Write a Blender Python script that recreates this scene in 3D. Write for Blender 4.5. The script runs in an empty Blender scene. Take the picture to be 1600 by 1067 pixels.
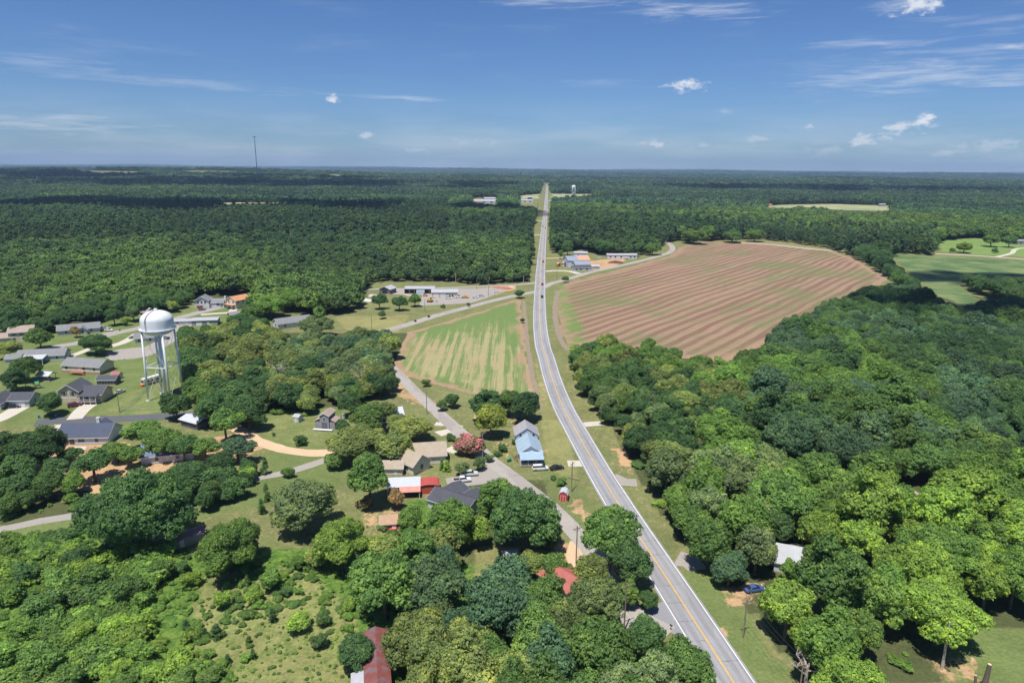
import bpy, math, random
import numpy as np
from mathutils import Matrix, Vector
R = math.radians
SC = bpy.context.scene
COL = SC.collection

# ------------------------------------------------------------------ camera
FOC, CX, CY, CAMH = 1067.0, 800.0, 533.5, 92.0
PITCH, ROLL = R(14.35), R(0.5)
_f = np.array([0, math.cos(PITCH), -math.sin(PITCH)])
_r0 = np.array([1.0, 0, 0]); _u0 = np.cross(_r0, _f)
_r = _r0 * math.cos(ROLL) + _u0 * math.sin(ROLL)
_u = -_r0 * math.sin(ROLL) + _u0 * math.cos(ROLL)
_C = np.array([0, 0, CAMH])
cd = bpy.data.cameras.new('camera'); cam = bpy.data.objects.new('camera', cd); COL.objects.link(cam)
cam.matrix_world = Matrix(((_r[0], _u[0], -_f[0], 0), (_r[1], _u[1], -_f[1], 0), (_r[2], _u[2], -_f[2], CAMH), (0, 0, 0, 1)))
cd.sensor_width = 36; cd.lens = FOC / 1600 * 36; cd.clip_start = 1; cd.clip_end = 80000
SC.camera = cam

# ------------------------------------------------------------------ sun, sky, exposure
SUN_EL = R(69); SUN_AZ = R(205)        # azimuth clockwise from +Y: the sun stands behind and left of the camera
SKY_STRENGTH = 0.058
SC.view_settings.view_transform = 'Standard'; SC.view_settings.look = 'None'
SC.view_settings.exposure = 0.52; SC.view_settings.gamma = 1
SC.cycles.max_bounces = 6; SC.cycles.diffuse_bounces = 3; SC.cycles.glossy_bounces = 2
SC.cycles.transmission_bounces = 3; SC.cycles.volume_bounces = 0; SC.cycles.transparent_max_bounces = 6
sd = np.array([math.sin(SUN_AZ) * math.cos(SUN_EL), math.cos(SUN_AZ) * math.cos(SUN_EL), math.sin(SUN_EL)])  # towards the sun
sl = bpy.data.lights.new('sun', 'SUN'); so = bpy.data.objects.new('sun', sl); COL.objects.link(so)
sl.energy = 4.2; sl.angle = R(0.55); sl.color = (1.0, 0.955, 0.88)
so.rotation_euler = Vector(sd).to_track_quat('Z', 'Y').to_euler()
so.location = (0, 0, 400)

class NT:
    """small helper to write node trees"""
    def __init__(s, tree): s.t = tree; s.n = tree.nodes; s.l = tree.links
    def node(s, typ, **k):
        nd = s.n.new(typ)
        ins = k.pop('ins', {})
        for a, v in k.items(): setattr(nd, a, v)
        for a, v in ins.items():
            sock = nd.inputs[a]
            if hasattr(v, 'is_output') or isinstance(v, bpy.types.NodeSocket): s.l.new(v, sock)
            else: sock.default_value = v
        return nd
    def math(s, op, a, b=0.0, c=None, clamp=False):
        d = {0: a, 1: b}
        if c is not None: d[2] = c
        nd = s.node('ShaderNodeMath', operation=op, use_clamp=clamp, ins=d); return nd.outputs[0]
    def vmath(s, op, a, b=None):
        d = {0: a}
        if b is not None: d[1] = b
        nd = s.node('ShaderNodeVectorMath', operation=op, ins=d)
        return nd.outputs['Value'] if op in ('DOT_PRODUCT', 'LENGTH', 'DISTANCE') else nd.outputs[0]
    def mix(s, fac, a, b, mode='MIX'):
        nd = s.node('ShaderNodeMix', data_type='RGBA', blend_type=mode)
        for i, v in ((0, fac), (6, a), (7, b)):
            if isinstance(v, bpy.types.NodeSocket): s.l.new(v, nd.inputs[i])
            else: nd.inputs[i].default_value = v if i == 0 else (tuple(v) + (1,))[:4]
        return nd.outputs[2]
    def noise(s, vec, scale, detail=3, rough=0.55, dist=0.0):
        return s.node('ShaderNodeTexNoise', ins={'Vector': vec, 'Scale': scale, 'Detail': detail, 'Roughness': rough, 'Distortion': dist}).outputs['Fac']
    def ramp(s, v, lo, hi, a=0.0, b=1.0, smooth=True):
        nd = s.node('ShaderNodeMapRange', interpolation_type='SMOOTHSTEP' if smooth else 'LINEAR')
        for i, q in ((0, v), (1, lo), (2, hi), (3, a), (4, b)):
            if isinstance(q, bpy.types.NodeSocket): s.l.new(q, nd.inputs[i])
            else: nd.inputs[i].default_value = q
        return nd.outputs[0]
    def scalevec(s, v, sc, off=(0, 0, 0)):
        return s.node('ShaderNodeMapping', ins={'Vector': v, 'Scale': sc, 'Location': off}).outputs[0]

def build_world():
    w = bpy.data.worlds.new('World'); SC.world = w; w.use_nodes = True
    g = NT(w.node_tree); g.n.clear()
    out = g.node('ShaderNodeOutputWorld'); bg = g.node('ShaderNodeBackground', ins={'Strength': SKY_STRENGTH})
    sky = g.node('ShaderNodeTexSky', sky_type='NISHITA', sun_disc=False, sun_elevation=SUN_EL, sun_rotation=SUN_AZ,
                 altitude=300, air_density=1.0, dust_density=0.1, ozone_density=3.0)
    d = g.node('ShaderNodeTexCoord').outputs['Generated']
    col = g.mix(1.0, sky.outputs[0], (0.55, 0.77, 1.13), 'MULTIPLY')
    sep = g.node('ShaderNodeSeparateXYZ', ins={0: d})
    az = g.math('ARCTAN2', sep.outputs[0], sep.outputs[1])        # azimuth from +Y in radians
    el = g.math('ARCSINE', sep.outputs[2])
    pv = g.node('ShaderNodeCombineXYZ', ins={0: az, 1: el, 2: 0.0}).outputs[0]
    # thin cirrus veils: noise stretched along the horizon
    v1 = g.scalevec(pv, (3.2, 26.0, 1.0))
    n1 = g.noise(v1, 1.0, 6, 0.62, 0.4)
    n1b = g.noise(g.scalevec(pv, (9.0, 95.0, 1.0), (3, 1, 0)), 1.0, 5, 0.6, 0.3)
    veil = g.math('MULTIPLY', g.ramp(n1, 0.50, 0.78), g.ramp(n1b, 0.32, 0.7))
    veil = g.math('MULTIPLY', veil, 0.16)
    total = veil
    small = g.noise(g.scalevec(pv, (60, 110, 1)), 1.0, 6, 0.62, 0.2)
    streak = g.noise(g.scalevec(pv, (14, 150, 1), (2, 5, 0)), 1.0, 6, 0.65, 0.6)
    def at_dir(x, y):
        v = _f * FOC + _r * (x - CX) - _u * (y - CY); v = v / np.linalg.norm(v)
        return math.atan2(v[0], v[1]), math.asin(v[2])
    # (x, y, half width, half height in photo pixels, opacity, kind, tilt)
    clouds = [(60, 193, 190, 18, .55, 's', .03), (110, 186, 110, 10, .45, 's', .02), (60, 98, 100, 14, .40, 's', .03), (250, 128, 300, 10, .30, 's', .04),
              (640, 154, 90, 6, .55, 's', .05), (517, 156, 16, 7, .8, 'p', 0), (1070, 134, 36, 9, .9, 'p', 0),
              (1090, 16, 130, 18, .60, 's', .05), (850, 3, 130, 10, .55, 's', .0), (1435, 8, 40, 12, .85, 'p', 0), (1420, 10, 60, 12, .5, 's', 0),
              (1430, 116, 190, 30, .55, 's', -.06), (1370, 68, 110, 8, .45, 's', .03), (1570, 122, 80, 18, .5, 's', 0), (1500, 82, 130, 9, .35, 's', .06),
              (1440, 191, 22, 13, .95, 'p', -.1), (1410, 198, 28, 9, .7, 'p', -.1), (1385, 214, 22, 9, .5, 'p', 0), (1345, 218, 26, 12, .7, 'p', 0), (1030, 226, 22, 9, .65, 'p', 0), (1003, 222, 12, 7, .5, 'p', 0),
              (1098, 229, 26, 6, .35, 'p', 0), (745, 222, 60, 12, .32, 'p', 0), (712, 218, 20, 7, .35, 'p', 0), (1580, 74, 40, 6, .6, 's', 0), (1265, 198, 8, 4, .5, 'p', 0),
              (575, 212, 18, 6, .5, 'p', 0), (655, 234, 30, 6, .4, 'p', 0), (1180, 218, 24, 6, .4, 'p', 0), (1480, 238, 40, 7, .45, 'p', 0), (345, 232, 30, 5, .3, 'p', 0), (1130, 174, 14, 5, .25, 'p', 0), (1540, 228, 60, 12, .35, 'p', 0), (1290, 236, 40, 9, .3, 'p', 0), (930, 130, 70, 6, .22, 's', 0), (1570, 40, 70, 14, .3, 's', .1), (1480, 30, 60, 8, .3, 's', 0)]
    for (x, y, hw, hh, op, kind, tilt) in clouds:
        a0, e0 = at_dir(x, y); k = 1 / FOC
        da = g.math('SUBTRACT', az, a0); de = g.math('SUBTRACT', el, e0)
        de2 = g.math('ADD', de, g.math('MULTIPLY', da, tilt))
        q = g.math('ADD', g.math('POWER', g.math('DIVIDE', g.math('ABSOLUTE', da), hw * k), 2.0), g.math('POWER', g.math('DIVIDE', g.math('ABSOLUTE', de2), hh * k), 2.0))
        m = g.math('SUBTRACT', 1.15, g.math('SQRT', q))
        nn = small if kind == 'p' else streak
        m = g.math('ADD', m, g.math('MULTIPLY', g.math('SUBTRACT', nn, 0.55), 3.4 if kind == 'p' else 3.6))
        m = g.math('MULTIPLY', g.ramp(m, 0.0, 1.0 if kind == 'p' else 1.7), op * (1.0 if kind == 'p' else 0.85))
        m = g.math('MULTIPLY', m, g.ramp(q, 1.6, 3.2, 1.0, 0.0))
        total = g.math('MAXIMUM', total, m)
    hz = g.ramp(el, 0.0, 0.10, 0.30, 0.0)
    total = g.math('MAXIMUM', total, g.math('MULTIPLY', hz, g.ramp(g.noise(g.scalevec(pv, (6, 40, 1), (9, 2, 0)), 1.0, 5), 0.35, 0.7)))
    cc = g.mix(small, (8.5, 9.0, 10.0), (12.0, 12.2, 12.6))
    col = g.mix(total, col, cc)
    g.l.new(col, bg.inputs['Color']); g.l.new(bg.outputs[0], out.inputs['Surface'])
build_world()

def at(x, y, z=0.0):
    """survey helper: the place on the level z seen in that direction"""
    d = _f * FOC + _r * (x - CX) - _u * (y - CY)
    t = (z - CAMH) / d[2]
    p = _C + d * t
    return float(p[0]), float(p[1])
def proj(P):
    """P: (n,3) -> pixel x, y arrays"""
    v = np.asarray(P, float) - _C
    dep = v @ _f
    dep = np.where(dep < 1, 1, dep)
    return CX + FOC * (v @ _r) / dep, CY - FOC * (v @ _u) / dep
def ppm(x, y, z=0.0):
    """pixels per metre at a place (x, y, z)"""
    return FOC / float((np.array([x, y, z]) - _C) @ _f)
def inpoly(x, y, poly):
    x = np.asarray(x, float); y = np.asarray(y, float); c = np.zeros(x.shape, bool); n = len(poly)
    for i in range(n):
        x0, y0 = poly[i]; x1, y1 = poly[i - 1]
        if y0 == y1: continue
        c ^= ((y0 > y) != (y1 > y)) & (x < (x1 - x0) * (y - y0) / (y1 - y0) + x0)
    return c
def wpoly(poly, z=0.0): return [at(a, b, z) for a, b in poly]
def zf(x, y):
    """height of the land: level near by, low swells far off"""
    x = np.asarray(x, float); y = np.asarray(y, float)
    d = np.hypot(x, y); k = np.clip((d - 2300) / 3500, 0, 1); k = k * k * (3 - 2 * k)
    s = np.sin(y / 610 + 0.7 * np.sin(x / 900)) * 10 + np.sin(x / 830 + y / 1500 + 1) * 12 + np.sin(y / 1700 + x / 2600) * 16 + np.sin(x / 370 - y / 450) * 5
    return k * (s + 6)

# ------------------------------------------------------------------ object helpers
def props(o, label=None, cat=None, group=None, kind=None):
    if label: o['label'] = label
    if cat: o['category'] = cat
    if group: o['group'] = group
    if kind: o['kind'] = kind
    return o
def link(o, parent=None):
    COL.objects.link(o)
    if parent is not None: o.parent = parent
    return o
def empty(name, loc, rz=0.0, label=None, cat=None, group=None):
    o = bpy.data.objects.new(name, None); o.empty_display_size = 0.5
    o.location = loc if len(loc) == 3 else (loc[0], loc[1], 0); o.rotation_euler = (0, 0, rz)
    link(o); return props(o, label, cat, group)
def mk(name, V, Fc, mats, parent=None, mi=None, smooth=False):
    me = bpy.data.meshes.new(name)
    me.from_pydata([tuple(map(float, v)) for v in V], [], [tuple(f) for f in Fc])
    if not isinstance(mats, (list, tuple)): mats = [mats]
    for m in mats: me.materials.append(m)
    if mi is not None: me.polygons.foreach_set('material_index', mi)
    if smooth: me.polygons.foreach_set('use_smooth', [True] * len(me.polygons))
    me.update()
    return link(bpy.data.objects.new(name, me), parent)
def npmesh(name, V, Fq, mats, mi=None):
    """fast mesh from numpy quads/tris arrays (list of arrays of faces)"""
    me = bpy.data.meshes.new(name); V = np.asarray(V, np.float32)
    me.vertices.add(len(V)); me.vertices.foreach_set('co', V.ravel())
    loops = np.concatenate([f.ravel() for f in Fq]).astype(np.int32)
    counts = np.concatenate([np.full(len(f), f.shape[1]) for f in Fq]).astype(np.int32)
    starts = np.concatenate([[0], np.cumsum(counts)[:-1]]).astype(np.int32)
    me.loops.add(len(loops)); me.loops.foreach_set('vertex_index', loops)
    me.polygons.add(len(counts)); me.polygons.foreach_set('loop_start', starts); me.polygons.foreach_set('loop_total', counts)
    for m in mats: me.materials.append(m)
    if mi is not None: me.polygons.foreach_set('material_index', np.asarray(mi, np.int32))
    me.update(calc_edges=True); me.validate()
    return me
class MB:
    """collects primitives into ONE mesh"""
    def __init__(s): s.v = []; s.f = []; s.m = []
    def poly(s, pts, m=0):
        n = len(s.v); s.v += [tuple(p) for p in pts]; s.f.append(tuple(range(n, n + len(pts)))); s.m.append(m)
    def faces(s, pts, fs, m=0):
        n = len(s.v); s.v += [tuple(p) for p in pts]
        for f in fs: s.f.append(tuple(n + i for i in f)); s.m.append(m)
    def box(s, x0, x1, y0, y1, z0, z1, m=0):
        p = [(x0, y0, z0), (x1, y0, z0), (x1, y1, z0), (x0, y1, z0), (x0, y0, z1), (x1, y0, z1), (x1, y1, z1), (x0, y1, z1)]
        s.faces(p, [(0, 3, 2, 1), (4, 5, 6, 7), (0, 1, 5, 4), (1, 2, 6, 5), (2, 3, 7, 6), (3, 0, 4, 7)], m)
    def tube(s, p0, p1, r0, r1=None, n=8, m=0, cap=True):
        r1 = r0 if r1 is None else r1
        a = Vector(p0); b = Vector(p1); d = (b - a)
        if d.length < 1e-6: return
        d.normalize(); u = d.orthogonal().normalized(); w = d.cross(u); base = len(s.v)
        for c, r in ((a, r0), (b, r1)):
            for i in range(n):
                t = 2 * math.pi * i / n; q = c + (u * math.cos(t) + w * math.sin(t)) * r; s.v.append(tuple(q))
        for i in range(n):
            j = (i + 1) % n; s.f.append((base + i, base + j, base + n + j, base + n + i)); s.m.append(m)
        if cap:
            s.f.append(tuple(base + i for i in reversed(range(n)))); s.m.append(m)
            s.f.append(tuple(base + n + i for i in range(n))); s.m.append(m)
    def lathe(s, prof, n=24, c=(0, 0), m=0, cap=True):
        base = len(s.v)
        for (r, z) in prof:
            for i in range(n):
                t = 2 * math.pi * i / n; s.v.append((c[0] + r * math.cos(t), c[1] + r * math.sin(t), z))
        for k in range(len(prof) - 1):
            for i in range(n):
                j = (i + 1) % n; s.f.append((base + k * n + i, base + k * n + j, base + (k + 1) * n + j, base + (k + 1) * n + i)); s.m.append(m)
        if cap:
            s.f.append(tuple(base + i for i in reversed(range(n)))); s.m.append(m)
            s.f.append(tuple(base + (len(prof) - 1) * n + i for i in range(n))); s.m.append(m)
    def build(s, name, mats, parent=None, smooth=False): return mk(name, s.v, s.f, mats, parent, s.m, smooth)

# ------------------------------------------------------------------ materials
MATS = {}
def geo_pos(g): return g.node('ShaderNodeNewGeometry').outputs['Position']
def mat(name, col, rough=0.8, metal=0.0, var=0.18, scale=0.6, spec=0.3, bump=0.0, kind=None, col2=None):
    """plain surface with procedural wear: colour wanders a little over the surface"""
    if name in MATS: return MATS[name]
    m = bpy.data.materials.new(name); m.use_nodes = True; g = NT(m.node_tree); g.n.clear()
    out = g.node('ShaderNodeOutputMaterial'); b = g.node('ShaderNodeBsdfPrincipled', ins={'Roughness': rough, 'Metallic': metal, 'Specular IOR Level': spec})
    tc = g.node('ShaderNodeTexCoord').outputs['Object']
    n1 = g.noise(tc, scale, 4, 0.6); n2 = g.noise(tc, scale * 9, 3, 0.6)
    v = g.math('ADD', g.math('MULTIPLY', n1, 0.6), g.math('MULTIPLY', n2, 0.4))
    k = g.ramp(v, 0.3, 0.7, 1 - var, 1 + var, False)
    base = g.mix(g.ramp(n1, 0.42, 0.62), col, col2) if col2 else None
    kv = g.node('ShaderNodeCombineXYZ', ins={0: k, 1: k, 2: k}).outputs[0]
    c = g.mix(1.0, base if base else col, kv, 'MULTIPLY')
    if kind == 'planks':      # siding boards / roof ribs in the mesh's own space
        sx = g.node('ShaderNodeSeparateXYZ', ins={0: tc}).outputs[2]
        fr = g.math('FRACT', g.math('MULTIPLY', sx, 5.0)); c = g.mix(g.ramp(fr, 0.0, 0.12, 0.35, 0.0), c, tuple(q * 0.45 for q in col))
    if kind == 'ribs':
        sx = g.node('ShaderNodeSeparateXYZ', ins={0: tc}).outputs[0]
        fr = g.math('FRACT', g.math('MULTIPLY', sx, 1.6)); c = g.mix(g.ramp(fr, 0.0, 0.14, 0.4, 0.0), c, tuple(q * 0.55 for q in col))
    if kind == 'shingle':
        sp = g.node('ShaderNodeSeparateXYZ', ins={0: tc})
        fr = g.math('FRACT', g.math('MULTIPLY', sp.outputs[2], 7.0)); c = g.mix(g.ramp(fr, 0.0, 0.2, 0.25, 0.0), c, tuple(q * 0.5 for q in col))
        n3 = g.noise(tc, 5.0, 2); c = g.mix(g.ramp(n3, 0.45, 0.7, 0.0, 0.25), c, tuple(min(1, q * 1.6 + .02) for q in col))
    if bump:
        bp = g.node('ShaderNodeBump', ins={'Strength': bump, 'Distance': 0.05, 'Height': n2}); g.l.new(bp.outputs[0], b.inputs['Normal'])
    g.l.new(c, b.inputs['Base Color']); g.l.new(b.outputs[0], out.inputs[0])
    MATS[name] = m; return m
def leaf_mat(name, bark=False, flower=None):
    m = bpy.data.materials.new(name); m.use_nodes = True; g = NT(m.node_tree); g.n.clear()
    out = g.node('ShaderNodeOutputMaterial')
    oi = g.node('ShaderNodeObjectInfo'); pos = geo_pos(g)
    tint = g.node('ShaderNodeAttribute', attribute_name='tint').outputs['Fac']
    k = g.ramp(tint, 0.0, 1.0, 1.25, 3.0, False)
    kr = g.ramp(oi.outputs['Random'], 0, 1, 0.80, 1.22, False); k = g.math('MULTIPLY', k, kr)
    kv = g.node('ShaderNodeCombineXYZ', ins={0: k, 1: k, 2: k}).outputs[0]
    c = g.vmath('ADD', oi.outputs['Color'], g.node('ShaderNodeAttribute', attribute_type='INSTANCER', attribute_name='leafcol').outputs['Color'])
    # stands of different species far and near
    big = g.noise(g.scalevec(pos, (1, 1, 0)), 0.0055, 3, 0.6)
    c = g.mix(g.math('MULTIPLY', g.ramp(big, 0.50, 0.66), 0.3), c, (0.080, 0.140, 0.030))
    c = g.mix(g.math('MULTIPLY', g.ramp(big, 0.46, 0.34), 0.4), c, (0.024, 0.050, 0.024))
    r2 = g.math('FRACT', g.math('MULTIPLY', oi.outputs['Random'], 13.7))
    c = g.mix(g.ramp(r2, 0.7, 1.0, 0.0, 0.22), c, (0.12, 0.165, 0.045))
    c = g.mix(g.ramp(r2, 0.25, 0.0, 0.0, 0.45), c, (0.035, 0.075, 0.035))
    c = g.mix(g.ramp(tint, 0.45, 0.95, 0.0, 0.55), c, g.mix(1.0, c, (1.75, 1.30, 0.75), 'MULTIPLY'))
    if flower:
        c = g.mix(g.ramp(tint, 0.42, 0.62, 0.15, 1.0), c, flower)
    c = g.mix(1.0, c, kv, 'MULTIPLY')
    b = g.node('ShaderNodeBsdfPrincipled', ins={'Roughness': 0.6, 'Specular IOR Level': 0.3, 'Base Color': c})
    tr = g.node('ShaderNodeBsdfTranslucent', ins={'Color': g.mix(1.0, c, (1.3, 1.35, 0.6), 'MULTIPLY')})
    mx = g.node('ShaderNodeMixShader', ins={0: 0.38, 1: b.outputs[0], 2: tr.outputs[0]})
    g.l.new(mx.outputs[0], out.inputs[0]); return m
LEAF = leaf_mat('leaves')
FLOWER = leaf_mat('crepe_myrtle_leaves', flower=(0.34, 0.12, 0.16))
BARK = mat('bark', (0.13, 0.105, 0.085), 0.9, var=0.35, scale=2)
PALEBARK = mat('pale_dead_wood', (0.36, 0.32, 0.27), 0.9, var=0.25, scale=2)
# ------------------------------------------------------------------ land: outlines surveyed from the photograph
HWY = [(855, 289), (853, 320), (846.5, 398), (844, 440), (843, 480), (844, 510), (848, 540), (854, 560), (863, 592), (880, 636), (904, 680), (938, 740), (983, 813), (1056, 925), (1119, 1023), (1147, 1067)]
FIELD_GREEN = [(616, 570), (626, 545), (638, 519), (700, 501), (760, 484), (800, 470), (813, 468), (816, 500), (821, 540), (828, 580), (836, 618), (800, 622), (745, 618), (700, 606), (650, 592)]
FIELD_BROWN = [(868, 470), (872, 452), (890, 441), (940, 428), (1000, 413), (1048, 399), (1062, 386), (1100, 378), (1200, 380), (1290, 390), (1330, 402), (1390, 436), (1350, 462), (1270, 505), (1190, 545), (1130, 566), (1070, 560), (1000, 548), (900, 548), (878, 525)]
FIELD_RIGHT = [(1392, 396), (1600, 408), (1700, 412), (1700, 440), (1600, 432), (1510, 428), (1490, 440), (1530, 470), (1500, 475), (1460, 462), (1440, 440), (1410, 415)]
LAWN_RIGHT = [(1466, 377), (1520, 372), (1600, 378), (1680, 380), (1680, 408), (1600, 402), (1500, 396), (1470, 392)]
FIELD_PALE = [(1196, 322), (1230, 320), (1300, 319), (1392, 322), (1390, 330), (1330, 329), (1270, 326), (1198, 327)]
CLEAR = [  # open ground where no tree stands in the way (outlines as seen)
    [(847, 286), (840, 325), (835, 355), (833, 400), (826, 441), (740, 446), (600, 446), (590, 440), (572, 450), (575, 470), (548, 492), (480, 494), (640, 520), (616, 570), (640, 600), (700, 640), (760, 690), (800, 660), (850, 660), (1000, 900),
     (1060, 960), (1200, 1067), (1215, 1067), (1172, 990), (1120, 920), (1075, 880), (1035, 800), (990, 735), (960, 690), (925, 640), (905, 620), (890, 590), (884, 560), (884, 528), (960, 524), (1040, 530), (1085, 556), (1135, 562), (1180, 532), (1225, 498), (1290, 470), (1350, 448), (1390, 436),
     (1330, 400), (1290, 388), (1190, 374), (1120, 376), (1062, 380), (1056, 376), (1040, 382), (1000, 402), (930, 398), (905, 390), (868, 396), (859, 396), (857, 350), (862, 318), (860, 286)],
    FIELD_RIGHT, LAWN_RIGHT, FIELD_PALE,
    [(345, 317), (440, 317), (440, 321), (345, 321)], [(110, 266), (222, 268), (225, 271), (150, 270.6)], [(268, 266.5), (372, 267.5), (372, 270), (300, 270)], [(512, 272), (535, 272), (535, 276), (512, 276)],
    [(812, 306), (843, 303), (842, 312), (838, 326), (812, 320), (812, 312)], [(738, 309), (778, 310), (776, 319), (740, 318)], [(863, 303), (925, 304), (928, 306.5), (890, 307), (862, 309)], [(950, 306), (988, 306), (986, 307.6), (952, 307.6)],
]
def catmull(P, step):
    P = [np.array(p, float) for p in P]; P = [2 * P[0] - P[1]] + P + [2 * P[-1] - P[-2]]; out = []
    for i in range(1, len(P) - 2):
        p0, p1, p2, p3 = P[i - 1:i + 3]; n = max(1, int(np.linalg.norm(p2 - p1) / step))
        for k in range(n):
            t = k / n; out.append(0.5 * ((2 * p1) + (-p0 + p2) * t + (2 * p0 - 5 * p1 + 4 * p2 - p3) * t * t + (-p0 + 3 * p1 - 3 * p2 + p3) * t ** 3))
    out.append(P[-2]); return np.array(out)
def densify(poly, step):
    out = []
    for i in range(len(poly)):
        a = np.array(poly[i - 1], float); b = np.array(poly[i], float); n = max(1, int(np.linalg.norm(b - a) / step))
        for k in range(n): out.append(a + (b - a) * k / n)
    return np.array(out)

# ground cover masks
SOIL = [  # orange bare earth
    ([(0, 700), (90, 700), (200, 720), (260, 735), (330, 730), (320, 760), (150, 770), (100, 760), (0, 740)], 1.0), ([(95, 690), (190, 690), (220, 705), (150, 720), (90, 720)], 1),
    ([(230, 700), (400, 672), (410, 700), (330, 740), (240, 745)], .9), ([(935, 720), (985, 720), (1000, 745), (960, 742)], .35), ([(955, 700), (975, 700), (985, 728), (968, 725)], .8),
    ([(612, 572), (640, 548), (655, 560), (660, 590), (632, 590)], .6), ([(868, 850), (900, 850), (925, 900), (960, 950), (900, 940), (880, 900)], .8), ([(1100, 975), (1130, 975), (1145, 1000), (1110, 1010)], .7),
    ([(900, 770), (925, 805), (912, 815), (885, 790)], .55), ([(1125, 918), (1200, 905), (1190, 950), (1140, 945)], .5), ([(1450, 1018), (1525, 1025), (1540, 1067), (1455, 1067)], .45),
    ([(560, 800), (660, 790), (640, 835), (560, 840)], .5), ([(830, 540), (850, 600), (860, 640), (845, 640), (834, 600)], .35), ([(736, 648), (770, 640), (780, 660), (750, 670)], .5),
    ([(740, 452), (805, 444), (806, 452), (740, 470)], .8), ([(920, 408), (960, 404), (985, 402), (960, 418), (925, 422)], .7), ([(870, 388), (900, 392), (900, 396), (868, 396)], .2),
    ([(600, 612), (612, 588), (650, 615), (668, 640), (640, 630)], .6), ([(60, 735), (130, 760), (110, 790), (60, 780)], .4), ([(745, 640), (850, 640), (860, 720), (750, 720)], .35)]
DRY = [([(400, 650), (520, 640), (530, 700), (410, 690)], .4), ([(230, 600), (300, 600), (300, 640), (180, 652), (110, 656)], .35), ([(835, 560), (856, 600), (905, 720), (900, 750), (858, 735), (840, 640)], .62), ([(890, 560), (1000, 700), (960, 720), (870, 600)], .35),
       ([(520, 495), (640, 492), (620, 520), (540, 515)], .75), ([(310, 900), (470, 885), (560, 950), (560, 1067), (290, 1067), (290, 970)], .62), ([(1080, 375), (1400, 378), (1380, 400), (1100, 380)], .5), ([(340, 500), (280, 480), (330, 470)], .2),
       ([(740, 850), (830, 850), (830, 900), (740, 900)], .6), ([(845, 440), (870, 440), (880, 560), (840, 560)], .25), ([(930, 640), (990, 690), (980, 730), (925, 660)], .3)]
LAWN = [([(0, 520), (400, 470), (420, 500), (290, 640), (240, 665), (0, 665)], .8), ([(630, 790), (700, 780), (690, 830), (630, 830)], 1.0), ([(400, 640), (540, 635), (540, 760), (0, 880), (0, 830), (420, 740)], .75), ([(1480, 990), (1700, 970), (1700, 1100), (1500, 1100)], .9),
        ([(1110, 880), (1240, 1067), (1180, 1067), (1060, 900)], .8), ([(870, 400), (850, 500), (880, 640), (960, 720), (900, 740), (960, 830), (900, 850), (840, 740)], .55)]
SCRUB = [([(640, 782), (695, 775), (690, 822), (632, 832)], 1.0), ([(0, 850), (130, 820), (300, 860), (600, 850), (600, 1100), (0, 1100)], 1.0), ([(560, 880), (800, 880), (1100, 1100), (500, 1100)], 1.0)]
WOODF = [([(895, 545), (1060, 545), (1200, 560), (1390, 450), (1700, 480), (1700, 990), (1480, 980), (1480, 1067), (1270, 1080), (1180, 960), (1060, 840), (985, 740), (950, 640), (905, 620)], 1.0),
         ([(280, 520), (640, 520), (612, 600), (560, 635), (400, 645), (290, 640)], .9), ([(0, 262), (1700, 262), (1700, 395), (1330, 390), (1060, 375), (1000, 400), (860, 390), (830, 440), (600, 440), (560, 490), (400, 490), (280, 470), (0, 515)], 1.0),
         ([(0, 740), (300, 720), (300, 800), (0, 820)], .8), ([(480, 830), (800, 850), (880, 1000), (1100, 1080), (500, 1080)], .6), ([(700, 750), (860, 750), (870, 860), (700, 860)], .7)]

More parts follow.
